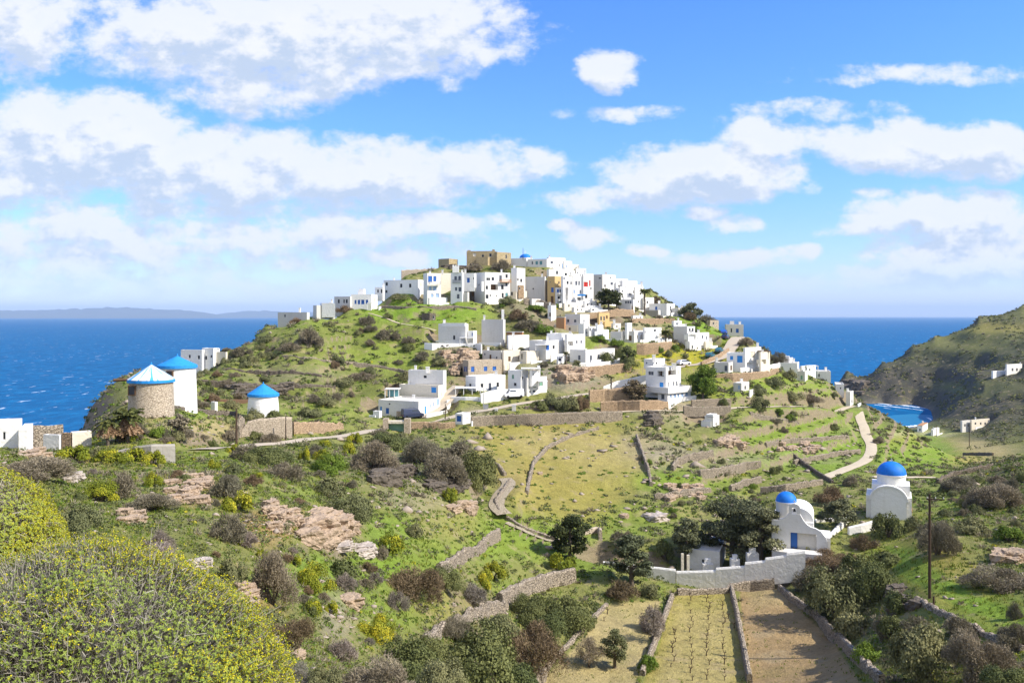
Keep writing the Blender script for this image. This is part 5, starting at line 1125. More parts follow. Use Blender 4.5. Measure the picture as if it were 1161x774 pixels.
# ------------------------------------------------------------------ vehicles
def car(label, px, py, rz, paint, van=False, lo=150):
    g_ = ground(px, py, lo); o = empty('parked_van' if van else 'parked_car', g_ + np.array([0, 0, .12]), label, 'van' if van else 'car', 'cars parked in the village', rz=R(rz))
    L, Wd, Hh = (4.9, 1.9, 2.1) if van else (4.1, 1.75, 1.48)
    if van: low = [(-L / 2, .35), (L / 2 - .15, .3), (L / 2, .55), (L / 2 - .1, 1.0), (L / 2 - .75, 1.12), (-L / 2, 1.12)]; up = [(L / 2 - .8, 1.12), (L / 2 - 1.45, Hh), (-L / 2 + .1, Hh), (-L / 2, 1.12)]
    else: low = [(-L / 2, .42), (-L / 2 + .1, .28), (L / 2 - .1, .26), (L / 2, .5), (L / 2 - .12, .78), (L / 2 - .95, .93), (-L / 2 + .1, .95), (-L / 2, .8)]; up = [(L / 2 - 1.0, .93), (L / 2 - 1.7, Hh), (-L / 2 + .75, Hh), (-L / 2 + .15, .95)]
    def ext(prof, w0, w1, mb):
        n = len(prof); zs = [z for _, z in prof]; zm, zM = min(zs), max(zs); hw = [w0 + (w1 - w0) * (z - zm) / (zM - zm) for z in zs]
        mb.add([(x, -h, z) for (x, z), h in zip(prof, hw)] + [(x, h, z) for (x, z), h in zip(prof, hw)], [tuple(range(n)), tuple(range(n, 2 * n))[::-1]] + [(i, n + i, n + (i + 1) % n, (i + 1) % n) for i in range(n)])
    mb = MB(); ext(low, Wd / 2 * .97, Wd / 2, mb); ext(up, Wd / 2 * .99, Wd / 2 * .8, mb); bd = mb.build('body', paint, o)
    bv = bd.modifiers.new('bevel', 'BEVEL'); bv.width = .06; bv.segments = 2
    zl, zh = (1.2, Hh - .25) if van else (1.0, Hh - .12)
    f = lambda z: Wd / 2 * (.99 - .19 * (z - 1) / (Hh - 1)) + .012
    for sg in (-1, 1):
        x0, x1 = (-L / 2 + (1.9 if van else .55), L / 2 - (1.25 if van else 1.35))
        mb = MB().add([(x0, sg * f(zl), zl), (x1 + .25, sg * f(zl), zl), (x1 - .2, sg * f(zh), zh), (x0 + .25, sg * f(zh), zh)], [(0, 1, 2, 3)]); mb.build('side_window', 'glass', bd)
        for hx in (1, -1):
            MB().box(*(sorted((hx * (L / 2 - .12), hx * (L / 2 + .015)))), *(sorted((sg * Wd / 2 * .55, sg * Wd / 2 * .9))), .62, .78).build('headlight' if hx > 0 else 'tail_light', 'lamp_glass' if hx > 0 else 'red', bd)
    xw = up[0][0]; xt = up[1][0]; zt = up[1][1]
    MB().add([(xw - .03 + .02, -Wd * .42, zl), (xw - .03 + .02, Wd * .42, zl), (xt + .10, Wd * .36, zt - .1), (xt + .10, -Wd * .36, zt - .1)], [(0, 1, 2, 3)]).build('windscreen', 'glass', bd)
    for x in (-L / 2 + .8, L / 2 - .8):
        for sg in (-1, 1):
            w_ = MB(); w_.lathe([(.2, -.1), (.32, -.1), (.34, 0), (.32, .1), (.2, .1)], 18)
            t_ = w_.build('wheel', 'rubber', o); t_.location = (x, sg * (Wd / 2 - .08), .32); t_.rotation_euler = (R(90), 0, 0)
            MB().lathe([(.19, -.09), (.21, .0), (.19, .09)], 12).build('rim', 'metal', t_)
    return o
car('dark blue van parked in front of the long white house with blue doors', 467.6, 474.4, 28, 'carpaint_dark', True, 120)
car('white van parked beside the white yard wall at the road bend', 582, 451.6, 200, 'carpaint_white', True, 150)
car('teal car parked farther up on the sloping road', 815.6, 400.4, 62, 'carpaint_teal')
car('dark green car parked lower down on the sloping road', 805.4, 406, 58, 'carpaint_teal')
car('bright blue car parked beside the grey-white house at the road end', 821, 379.4, 70, 'carpaint_blue')
car('grey-white car at the left foot of the sloping road', 775, 414.2, 30, 'carpaint_white')
car('dark car beside the slope near the end of the road', 822.6, 385, 62, 'carpaint_dark')

# ------------------------------------------------------------------ poles
def pole(label, px, pb, ptop, arm=True, lo=0, D=None, mat='pole_wood', lamp=False, r=.14):
    g_ = ground(px, pb, lo) if D is None else pt(px, pb, D); h = (pb - ptop) / F * g_[1]
    o = empty('street_lamp' if lamp else 'power_pole', g_, label, 'street lamp' if lamp else 'power pole', 'poles in the landscape', rz=R(-12))
    pl = MB().lathe([(r * 1.1, -.5), (r, h * .5), (r * .75, h)], 10).build('shaft', mat, o)
    if arm:
        a = MB().box(-.35, 1.35, -r - .10, -r - .02, h - .55, h - .43); ar = a.build('crossarm', mat, o)
        for x in (-.25, .5, 1.25): MB().lathe([(.05, h - .428), (.07, h - .36), (.04, h - .25)], 8, x, -r - .06).build('insulator', 'greywhite', ar)
    if lamp:
        MB().tube([(0, 0, h - .1), (.3, -.1, h + .15), (.8, -.3, h + .12)], .05, 6).build('arm', mat, o); MB().lathe([(.05, h + .1), (.2, h + .02), (.18, h - .08)], 10, .85, -.32).build('lamp_shade', 'metal', o)
    return o
pole('tall dark wooden power pole in the grass strip on the right', 1054, 678, 560)
MB().box(-.12, .12, -.12, .12, -.3, 2.0)
pole('dark wooden pole left of the grey retaining wall, near the road', 268, 506, 463, False, 60)
pole('thin pole in front of the tall retaining wall', 324, 499, 472, False, 60, r=.09)
pole('slim pole before the cream house with blue panel, at the fork', 505, 476, 458, False, 120, r=.1)
pole('street lamp beside the white yard wall and the refuse bin', 548, 463, 441, False, 120, mat='metal', lamp=True, r=.09)
pole('short weathered stake beside the tall power pole', 1058.6, 687, 676, False, r=.1)
pole('distant pole in the flat field behind the beach', 1099, 507, 489, True, 250, r=.16)
pole('distant pole at the edge of the beach', 1062, 495, 482, False, 250, r=.14)
pole('thin pole standing on the summit by the church dome', 593, 293, 281, False, 240, D=298, r=.08)

# ------------------------------------------------------------------ rocks
for a in [
    ('big layered orange-brown rock face in the middle of the left slope', 372, 604, 38, 17, 22, 'rock_face', 1, .33), ('stacked brown rock ledges left of the big rock face', 318, 590, 20, 20, 16, 'rock_face', 2, .36),
    ('pair of rounded whitish boulders at the right foot of the big rock face', 414, 628, 15, 9, 3, 'rock_white', 3, .75), ('whitish slab under the big rock face', 381, 622, 18, 7, 3, 'rock_white', 4, .6),
    ('crumbling brown rock scree below the concrete wall', 215, 558, 32, 22, 26, 'rock_face', 5, .24), ('two pale blocky boulders on the upper left slope', 82, 545, 19, 8, 4, 'rock_white', 6, .5),
    ('pinkish block of ruined masonry among shrubs', 397, 684, 14, 12, 3, 'rock_face', 7, .75), ('low whitish boulder beside the grey bush on the left slope', 226, 641, 22, 7, 3, 'rock_white', 8, .55),
    ('dark cleft cliff beneath the grey-brown thicket', 442, 541, 28, 13, 22, 'rock_dark', 9, .30), ('dark overhanging rocks at the right of the thicket cliff', 505, 553, 30, 7, 18, 'rock_dark', 10, .24),
    ('large pale boulder on the valley slope left of the conifers', 744, 590, 12, 9, 2, 'rock_white', 11, .9), ('squat brown boulder on the valley slope beside the bare shrub', 709, 586, 8, 7, 2, 'rock_face', 12, .8),
    ('flat-topped rock ledge below the white dovecote hut', 828, 502, 20, 8, 14, 'rock_face', 13, .28), ('dark rock knob at the end of the meadow wall', 737, 478, 9, 9, 5, 'rock_dark', 14, .6),
    ('broad rock shelf on the near right-hand slope', 1140, 632, 26, 9, 12, 'rock_face', 15, .32), ('grey boulders at the foot of the power pole', 1030, 690, 18, 8, 5, 'rock_dark', 16, .5),
    ('dark ledge at the top of the bank beside the pole', 1018, 672, 14, 8, 4, 'rock_dark', 17, .6), ('rock band in the middle of the village below the tiny shrine', 652, 426, 34, 9, 20, 'rock_face', 18, .17, 180),
    ('brown rocky drop under the one-window house', 520, 408, 24, 10, 18, 'rock_face', 19, .2, 180), ('rocks beside the left end of the stone house', 516, 422, 8, 8, 6, 'rock_face', 20, .5, 180),
    ('brown rocks under the yellow bush on the left slope', 150, 590, 14, 10, 5, 'rock_face', 21, .5), ('pale fallen stones in the green hollow left of centre', 612, 538, 9, 4, 4, 'rock_face', 22, .3),
    ('scattered grey rocks on the terraces inside the track bend', 905, 510, 30, 7, 20, 'rock_face', 23, .12), ('jutting rocks on the terraces above the conifers', 775, 560, 30, 12, 24, 'rock_face', 24, .14),
    ('stony outcrop at the left edge near the white house', 45, 516, 20, 6, 7, 'rock_face', 25, .35, 60), ('rock ribs on the left face of the village hill', 300, 445, 50, 6, 12, 'rock_dark', 26, .2, 140),
    ('brown earth rocks by the grey lone bush', 283, 678, 18, 12, 7, 'rock_face', 27, .4), ('tall standing stone at the bottom left', 338, 745, 6, 9, 1, 'rock_face', 28, .9),
    ('rocky tip of the headland at the water on the right', 968, 440, 16, 12, 12, 'rock_dark', 29, .4, 400), ('pale rock ledges beside the steps to the cobbled path', 522, 578, 22, 8, 12, 'rock_face', 30, .25),
    ('low wall-like rocks left of the power-pole field', 1005, 668, 8, 8, 3, 'rock_dark', 31, .6), ('stones on the hilltop beneath the castle ruin', 520, 303, 30, 3, 10, 'rock_dark', 32, .14, 230)]: rocks(*a[:8], size=a[8], lo=a[9] if len(a) > 9 else 15)

# bare vines
vm = []
for sd_ in range(3):
    r0 = np.random.default_rng(sd_); mb = MB(); mb.tube([(0, 0, -.1), (.04, .02, .25), (-.03, .05, .5)], [.08, .06, .05], 6)
    for k in range(4):
        a = k * 1.6 + r0.uniform(0, 1); mb.tube([(-.03, .05, .48), (.25 * math.cos(a), .25 * math.sin(a), .7), (.4 * math.cos(a + .3), .4 * math.sin(a + .3), .75 + .2 * r0.random())], [.04, .03, .012], 5)
    ob = mb.build('grapevine', 'pole_wood'); vm.append(ob.data); bpy.data.objects.remove(ob)
k = 0
for (x0, y0, x1, y1, n) in ((783, 676, 784, 772, 13), (803, 677, 803, 771, 13), (819, 686, 822, 772, 12), (766, 716, 762, 756, 7), (828, 702, 830, 712, 2), (683, 704, 690, 697, 2)):
    for i in range(n):
        f = i / max(1, n - 1); ff = 1 - (1 - f) ** 1.25
        g_ = ground(x0 + (x1 - x0) * ff + random.uniform(-2.2, 2.2), y0 + (y1 - y0) * f ** 1.2 + random.uniform(-1.5, 1.5), 60)
        o = addobj('grapevine', vm[k % 3]); o.location = tuple(g_); o.rotation_euler = (0, 0, random.uniform(0, 6)); o.scale = [random.uniform(.6, 1.0)] * 3; k += 1
        tag(o, 'bare dark grapevine stump standing in the rows of the mown plots below the churchyard', 'grapevine', 'bare vines in the plot')
# ------------------------------------------------------------------ ground levelled in front of the buildings
PADS = []
for P0, PL, PR, zb in FOOT:
    cen = (PL + PR) / 2; rad = max(np.hypot(*(PL - P0)), np.hypot(*(PR - P0))) + 5
    m_ = (np.abs(X - P0[0]) < rad + 3) & (np.abs(Y - P0[1]) < rad + 3)
    if not m_.any(): continue
    xs, ys = X[m_], Y[m_]; dist = np.full(xs.shape, 1e9)
    for A, B_ in ((P0, PL), (P0, PR)):
        e = B_ - A; L2 = e @ e; t = np.clip(((xs - A[0]) * e[0] + (ys - A[1]) * e[1]) / L2, 0, 1); dist = np.minimum(dist, np.hypot(xs - A[0] - t * e[0], ys - A[1] - t * e[1]))
    f = 1 - sstep(1.6, 5.0, dist)
    zt = np.minimum(Z[m_], zb - .03); Z[m_] = Z[m_] * (1 - f) + zt * f
    PADS.append((cen, .55 * np.hypot(*(PL - PR))))
PX, PY = photo(X, Y, Z)
# ------------------------------------------------------------------ ground cover colours (albedo of grass, soil, rock)
GC = dict(grass=(0.185, 0.245, 0.036), lush=(0.170, 0.260, 0.030), olive=(0.200, 0.205, 0.062), tan=(0.40, 0.32, 0.15), dry=(0.29, 0.25, 0.062),
          brown=(0.335, 0.235, 0.115), soil=(0.40, 0.235, 0.115), rock=(0.27, 0.235, 0.19), scrub=(0.085, 0.080, 0.036), yellow=(0.34, 0.31, 0.02),
          darkrock=(0.135, 0.12, 0.095), stony=(0.33, 0.28, 0.20), sand=(0.55, 0.46, 0.33), cliff=(0.075, 0.070, 0.055), hill=(0.082, 0.085, 0.045))
Cc = np.zeros(Z.shape + (3,)); Cc[:] = GC['olive']
_N1 = fbm(X / 14, Y / 14, 4); _N2 = fbm(X / 14 + 40, Y / 14 + 11, 4)
def paint(px, py, rx, ry, key, s=1.0, soft=.45, nz=.35):
    m = (np.abs(PX - px) < rx * 2) & (np.abs(PY - py) < ry * 2)
    if not m.any(): return
    w = blob(px + rx * nz * _N1[m], py + ry * nz * _N2[m], rx, ry, soft, PX[m], PY[m]) * s
    Cc[m] = Cc[m] * (1 - w[..., None]) + np.array(GC[key]) * w[..., None]
for a in [
    (1090, 420, 160, 75, 'hill', 1), (1040, 438, 75, 24, 'cliff', .95), (1110, 455, 60, 40, 'cliff', .75), (990, 440, 40, 20, 'cliff', 1), (1110, 440, 50, 10, 'olive', .5), (1090, 385, 70, 14, 'olive', .5), (1120, 372, 40, 6, 'dry', .5),
    (1090, 512, 60, 13, 'tan', .8), (1060, 505, 26, 9, 'brown', .7), (1040, 493, 34, 5, 'sand', 1), (1085, 520, 34, 8, 'dry', .8),
    (360, 410, 130, 62, 'grass', .85), (480, 352, 70, 16, 'lush', 1), (450, 335, 30, 10, 'lush', .9), (300, 400, 60, 30, 'olive', .55), (340, 440, 90, 22, 'scrub', .45), (390, 380, 40, 14, 'scrub', .35), (420, 440, 50, 20, 'scrub', .35), (330, 425, 60, 10, 'rock', .35),
    (130, 455, 40, 30, 'olive', .8), (110, 470, 25, 14, 'scrub', .6), (150, 478, 50, 14, 'tan', .4), (235, 487, 40, 12, 'tan', .8), (215, 470, 30, 6, 'grass', .8),
    (560, 320, 60, 22, 'scrub', .5), (480, 302, 40, 8, 'olive', .7), (600, 362, 35, 20, 'scrub', .6), (630, 350, 60, 14, 'stony', .4), (690, 370, 60, 16, 'stony', .5), (530, 410, 30, 18, 'darkrock', .8), (640, 425, 50, 18, 'rock', .75),
    (560, 400, 60, 14, 'stony', .5), (680, 395, 40, 14, 'grass', .7), (775, 400, 45, 18, 'yellow', .8), (800, 372, 35, 20, 'lush', .95), (720, 415, 40, 12, 'yellow', .4), (610, 462, 60, 10, 'olive', .9), (820, 445, 45, 20, 'yellow', .35),
    (760, 462, 50, 8, 'stony', .8), (880, 440, 70, 20, 'grass', .85), (900, 455, 60, 12, 'olive', .6), (800, 470, 60, 14, 'stony', .4),
    (640, 520, 95, 46, 'dry', .95), (600, 490, 70, 15, 'dry', .9), (640, 505, 60, 16, 'tan', .75), (610, 545, 50, 20, 'brown', .4), (690, 520, 40, 30, 'tan', .6), (640, 570, 60, 26, 'dry', .8), (560, 520, 25, 20, 'dry', .7),
    (540, 470, 20, 8, 'stony', .6), (590, 610, 90, 26, 'lush', .7), (520, 600, 60, 40, 'grass', .7), (500, 590, 40, 30, 'brown', .35), (470, 640, 50, 30, 'grass', .8), (440, 600, 30, 20, 'lush', .7),
    (780, 550, 90, 40, 'olive', .8), (770, 545, 60, 14, 'lush', .8), (800, 520, 80, 14, 'stony', .5), (730, 510, 40, 20, 'stony', .5), (720, 590, 50, 20, 'grass', .7),
    (920, 500, 80, 36, 'lush', .9), (900, 545, 90, 14, 'olive', .7), (880, 520, 60, 8, 'stony', .5), (930, 520, 50, 6, 'stony', .5), (960, 490, 26, 8, 'stony', .3), (1040, 510, 45, 24, 'grass', .95), (1030, 500, 20, 10, 'dry', .5), (870, 470, 50, 10, 'olive', .6),
    (750, 700, 8, 50, 'grass', .5),
    (1050, 630, 45, 30, 'dry', .75), (1010, 625, 26, 14, 'grass', .8), (1110, 690, 55, 30, 'grass', .85), (1090, 660, 40, 22, 'dry', .6), (1120, 590, 60, 45, 'olive', .8), (1110, 575, 35, 26, 'grass', .55), (1060, 565, 40, 18, 'grass', .6), (1140, 560, 26, 40, 'scrub', .7),
    (960, 575, 40, 14, 'olive', .6), (950, 680, 60, 30, 'scrub', .7), (1040, 740, 70, 30, 'scrub', .6),
    (330, 560, 60, 26, 'grass', .55), (350, 530, 60, 20, 'olive', .6), (250, 520, 60, 14, 'grass', .55), (130, 520, 60, 10, 'dry', .6), (60, 520, 60, 12, 'stony', .4), (200, 565, 60, 20, 'grass', .55), (300, 600, 30, 20, 'soil', .5), (390, 645, 70, 20, 'lush', .8), (340, 660, 50, 20, 'lush', .6), (430, 690, 60, 26, 'grass', .8),
    (230, 560, 50, 14, 'soil', .5), (340, 590, 60, 18, 'soil', .4), (380, 700, 20, 26, 'stony', .6), (300, 690, 26, 14, 'soil', .4), (340, 735, 20, 30, 'grass', .6), (190, 540, 40, 12, 'stony', .4), (470, 560, 40, 20, 'stony', .4), (470, 530, 90, 20, 'darkrock', .6),
    (560, 665, 50, 12, 'grass', .5), (520, 690, 50, 16, 'dry', .5), (560, 745, 90, 30, 'scrub', .6), (660, 640, 40, 14, 'lush', .6), (330, 487, 50, 4, 'soil', .6), (360, 478, 30, 6, 'grass', .6)]:
    paint(*a)
def poly(pts, key, s=1.0, edge=2.0):
    m = (PX > min(q[0] for q in pts) - 9) & (PX < max(q[0] for q in pts) + 9) & (PY > min(q[1] for q in pts) - 9) & (PY < max(q[1] for q in pts) + 9) & (Y > 20)
    px, py = PX[m] + 3 * _N1[m], PY[m] + 3 * _N2[m]
    ins = np.zeros(px.shape, bool); dist = np.full(px.shape, 1e9)
    for (x0, y0), (x1, y1) in zip(pts, pts[1:] + pts[:1]):
        if y0 != y1:
            c_ = ((y0 > py) != (y1 > py)) & (px < (x1 - x0) * (py - y0) / (y1 - y0) + x0); ins ^= c_
        t = np.clip(((px - x0) * (x1 - x0) + (py - y0) * (y1 - y0)) / ((x1 - x0) ** 2 + (y1 - y0) ** 2), 0, 1)
        dist = np.minimum(dist, np.hypot(px - x0 - t * (x1 - x0), py - y0 - t * (y1 - y0)))
    w = (sstep(-edge, edge, np.where(ins, dist, -dist)) * s)[..., None]
    Cc[m] = Cc[m] * (1 - w) + np.array(GC[key]) * w
poly([(764, 670), (830, 668), (838, 720), (848, 790), (722, 790), (745, 740)], 'dry', 1)
poly([(764, 672), (830, 670), (838, 720), (846, 790), (724, 790), (747, 740)], 'tan', .2)
poly([(770, 690), (826, 690), (832, 790), (740, 790)], 'tan', .45, 10)
poly([(690, 684), (750, 680), (735, 730), (715, 790), (592, 790), (640, 745)], 'tan', .9)
poly([(838, 664), (884, 662), (905, 690), (945, 725), (985, 790), (852, 790), (842, 720)], 'brown', 1)
poly([(845, 664), (880, 664), (890, 685), (850, 690)], 'tan', .5, 6)
poly([(990, 612), (1035, 618), (1075, 650), (1161, 695), (1190, 740), (1140, 715), (1075, 690), (1030, 665), (1000, 640)], 'dry', .6, 5)
for a in [(905, 490, 80, 34, 'grass', .65), (880, 450, 70, 16, 'grass', .55), (930, 520, 60, 22, 'lush', .5), (1040, 520, 40, 24, 'lush', .6), (800, 545, 70, 26, 'grass', .45), (330, 410, 90, 40, 'olive', .3)]: paint(*a)
poly([(1000, 618), (1035, 622), (1075, 655), (1140, 690), (1100, 700), (1060, 672), (1020, 655)], 'lush', .85, 6)
poly([(1060, 655), (1175, 700), (1190, 740), (1120, 705)], 'lush', .85, 6)
poly([(585, 500), (690, 487), (728, 520), (722, 560), (670, 600), (600, 575), (590, 550)], 'dry', .5, 12)
wet = sstep(4, 0.5, Z)[..., None]
Cc = Cc * (1 - wet) + np.array(GC['darkrock']) * wet

m, b, p = newmat('ground', 0.95, 0.08)
pos = b.node('ShaderNodeNewGeometry').outputs['Position']
nrm = b.node('ShaderNodeNewGeometry').outputs['True Normal']
att = b.node('ShaderNodeAttribute', attribute_name='cover').outputs['Color']
nA = b.noise(pos, 0.11, 6, .6); nB = b.noise(pos, 0.55, 6, .65); nC = b.noise(pos, 2.7, 5, .7); nD = b.noise(b.vmath('ADD', pos, (31, 7, 3)), 0.3, 5, .6); nE = b.noise(b.vmath('ADD', pos, (3, 57, 3)), 1.1, 5, .7)
c = b.mix(1.0, att, b.mix(nB, c4((.55, .55, .55)), c4((1.45, 1.45, 1.45))), 'MULTIPLY')
c = b.mix(1.0, c, b.mix(nC, c4((.5, .5, .5)), c4((1.5, 1.5, 1.5))), 'MULTIPLY')
c = b.mix(b.math('MULTIPLY', b.ramp(nD, .54, .70), .6), c, c4((.36, .28, .16)))           # bare dry patches
c = b.mix(b.math('MULTIPLY', b.ramp(nE, .60, .74), .5), c, c4((.085, .095, .03)))            # low dark herbs
c = b.mix(b.math('MULTIPLY', b.ramp(nA, .5, .7), .22), c, c4((.19, .20, .03)))
up = b.node('ShaderNodeSeparateXYZ', {0: nrm}).outputs[2]
rk = b.math('ADD', up, b.math('MULTIPLY', b.math('SUBTRACT', nB, .5), .35))
rkf = b.math('SUBTRACT', 1.0, b.ramp(rk, .60, .80))
strat = b.noise(b.vmath('MULTIPLY', pos, (.35, .35, 3.2)), 1.0, 5, .65)
rc = b.mix(strat, c4((.11, .085, .06)), c4((.38, .29, .20)))
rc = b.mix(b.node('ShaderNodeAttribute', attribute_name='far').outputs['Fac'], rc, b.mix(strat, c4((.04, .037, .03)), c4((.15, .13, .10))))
c = b.mix(b.math('MULTIPLY', rkf, .85), c, rc)
b.put(p.inputs['Base Color'], c)
hh = b.math('ADD', b.math('MULTIPLY', nC, .5), b.math('ADD', b.math('MULTIPLY', nB, 1.0), b.math('MULTIPLY', b.noise(pos, 9, 3), .25)))
bump(b, p, hh, 0.9, 0.5)

def track_mat(name, c1, c2, sc=1.5, cob=False):
    m, b, p = newmat(name, 0.95, 0.1)
    pos = b.node('ShaderNodeNewGeometry').outputs['Position']
    n = b.noise(pos, sc, 6, .65); k = b.mix(n, c4(c1), c4(c2))
    if cob:
        v = b.node('ShaderNodeTexVoronoi', {'Vector': pos, 'Scale': 2.6}, feature='DISTANCE_TO_EDGE')
        k = b.mix(b.ramp(v.outputs[0], 0, .1), c4((.14, .12, .07)), k)
    b.put(p.inputs['Base Color'], k); bump(b, p, n, .5, .1)
track_mat('road', (.38, .32, .23), (.54, .46, .35), .6)
track_mat('track', (.40, .33, .22), (.60, .52, .38), .8)
track_mat('cobble', (.30, .25, .17), (.44, .37, .27), 1.2, True)

nr, nc = Z.shape
idx = np.arange(nr * nc).reshape(nr, nc)
loops = np.stack([idx[:-1, :-1], idx[:-1, 1:], idx[1:, 1:], idx[1:, :-1]], -1).reshape(-1)
me = npmesh('ground', np.stack([X, Y, Z], -1).reshape(-1, 3), 4, loops, 'ground', True,
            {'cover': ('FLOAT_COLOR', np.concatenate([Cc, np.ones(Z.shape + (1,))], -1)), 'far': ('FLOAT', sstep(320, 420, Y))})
tag(addobj('ground', me), kind='structure')
# hillside behind the viewpoint, joining the main sheet at its near edge
gx = np.linspace(-90, 90, 60); gy = np.linspace(-60, 1.49, 30)
GX, GY = np.meshgrid(gx, gy)
GZ = np.where(np.abs(GX) < 2.5, 63.0, 63.0 - 0.0 * GX) - sstep(-6, 1.49, GY) * 0.25 + sstep(0, -60, GY) * 9 + .5 * fbm(GX / 6, GY / 6, 3) * sstep(-3, -8, GY) - .35
gi = np.arange(GX.size).reshape(GX.shape)
gl = np.stack([gi[:-1, :-1], gi[:-1, 1:], gi[1:, 1:], gi[1:, :-1]], -1).reshape(-1)
me = npmesh('hillside', np.stack([GX, GY, GZ], -1).reshape(-1, 3), 4, gl, 'ground', True,
            {'cover': ('FLOAT_COLOR', np.tile(np.array(GC['olive'] + (1,)), (GX.size, 1))), 'far': ('FLOAT', np.zeros(GX.size))})
tag(addobj('hillside', me), kind='structure')

def ribbon(name, L, w, mat, lift=0.03):
    d = np.gradient(L[:, :2], axis=0); d /= np.linalg.norm(d, axis=1)[:, None] + 1e-9
    nrm = np.stack([d[:, 1], -d[:, 0]], 1)
    n = len(L); jit = 1 + .12 * np.stack([fbm(np.arange(n) / 5.0, np.full(n, 3.3), 2), fbm(np.arange(n) / 5.0, np.full(n, 8.3), 2)], 1)
    vs = []
    for k, s in enumerate((-1, -.5, 0, .5, 1)):
        j = jit[:, 0] if s < 0 else jit[:, 1]
        q = np.concatenate([L[:, :2] + nrm * (s * w / 2 * j)[:, None], (L[:, 2] + lift - .05 * (abs(s) == 1))[:, None]], 1); vs.append(q)
    vs = np.stack(vs, 1)
    ii = np.arange(n * 5).reshape(n, 5)
    lp = np.stack([ii[:-1, :-1], ii[1:, :-1], ii[1:, 1:], ii[:-1, 1:]], -1).reshape(-1)
    return addobj(name, npmesh(name, vs.reshape(-1, 3), 4, lp, mat, True))
for k, (name, L, w, mat, label) in enumerate(ROADS):
    tag(ribbon(name, L, w, mat, .03 + .006 * k), kind='structure')

# ------------------------------------------------------------------ sea
m, b, p = newmat('sea', 0.35, 0.22)
pos = b.node('ShaderNodeNewGeometry').outputs['Position']
st = b.vmath('MULTIPLY', pos, (1.0, .42, 1.0))
w1 = b.noise(st, .012, 6, .6); w2 = b.noise(st, .09, 6, .65); w3 = b.noise(st, .5, 4, .6)
c = b.mix(w1, c4((.001, .066, .175)), c4((.001, .098, .25)))
c = b.mix(b.ramp(w2, .42, .74), c, c4((.004, .15, .34)))
wc = b.node('ShaderNodeTexNoise', {'Vector': b.vmath('MULTIPLY', pos, (1.0, .30, 1.0)), 'Scale': .13, 'Detail': 3.0, 'Roughness': .6})
foam = b.math('MULTIPLY', b.ramp(wc.outputs['Fac'], .645, .68), b.ramp(b.noise(st, .006, 3), .40, .6))
c = b.mix(b.math('MULTIPLY', foam, .6), c, c4((.75, .80, .85)))
hb_ = b.node('ShaderNodeBump', {'Strength': .6, 'Distance': .6, 'Height': b.math('ADD', b.math('MULTIPLY', w2, 4.0), w3)})
df = b.node('ShaderNodeBsdfDiffuse', {'Color': c, 'Normal': hb_.outputs[0]}); gl_ = b.node('ShaderNodeBsdfGlossy', {'Color': c4((.7, .85, 1)), 'Roughness': .3, 'Normal': hb_.outputs[0]})
b.l.new(b.node('ShaderNodeMixShader', {0: .07, 1: df.outputs[0], 2: gl_.outputs[0]}).outputs[0], b.n['Material Output'].inputs['Surface'])
S = 50000
xs = np.r_[-S, -8000, -2000, -600, 0, 600, 2000, 8000, S]; ys = np.r_[-2000, 0, 150, 400, 900, 3000, 10000, 30000, S]
gx, gy = np.meshgrid(xs, ys); gi = np.arange(gx.size).reshape(gx.shape)
gl = np.stack([gi[:-1, :-1], gi[:-1, 1:], gi[1:, 1:], gi[1:, :-1]], -1).reshape(-1)
tag(addobj('sea', npmesh('sea', np.stack([gx, gy, np.zeros(gx.shape)], -1).reshape(-1, 3), 4, gl, 'sea')), kind='structure')

# surf along the cliff foot and the beach
plain('foam', (0.72, 0.76, 0.80), .9, .1, .12, .4)
def surf(pts, w):
    L = np.array([pt(a, 358 + 65 * F / d, d) for a, d in pts])
    out = []
    for i in range(len(L) - 1):
        for k in range(10): out.append(L[i] * (1 - k / 10) + L[i + 1] * k / 10)
    L = np.array(out); n = len(L)
    L[:, 1] += 3.5 * fbm(np.arange(n) / 4.0, np.full(n, 1.7), 3)
    L[:, 2] = .05
    ww = w * (0.25 + np.abs(fbm(np.arange(n) / 3.0, np.full(n, 5.1), 3)) * 2.2)
    vs = np.stack([L - np.stack([0 * ww, ww, 0 * ww], 1), L + np.stack([0 * ww, ww, 0 * ww], 1)], 1)
    ii = np.arange(n * 2).reshape(n, 2)
    lp = np.stack([ii[:-1, 0], ii[1:, 0], ii[1:, 1], ii[:-1, 1]], -1).reshape(-1)
    tag(addobj('surf', npmesh('surf', vs.reshape(-1, 3), 4, lp, 'foam')), kind='structure')
surf([(985, 642), (1000, 632), (1015, 626), (1030, 616), (1045, 604), (1058, 590)], 9)
surf([(992, 622), (1010, 612), (1030, 600), (1050, 584)], 4)
surf([(1008, 512), (1018, 506), (1030, 502), (1042, 505), (1050, 512)], 4.5)
plain('shallows', (.008, .15, .29), .5, .3, .25, .05)
sv = [pt(a, HY + 65 * F / d, d) + np.array([0, 0, .03]) for a, d in ((985, 515), (1000, 545), (1015, 560), (1035, 566), (1055, 560), (1062, 540), (1060, 515), (1040, 500), (1015, 500), (995, 500))]
tag(link('shallows', sv, [tuple(range(len(sv)))[::-1]], 'shallows'), kind='structure')
surf([(1040, 560), (1052, 545), (1056, 530)], 3)

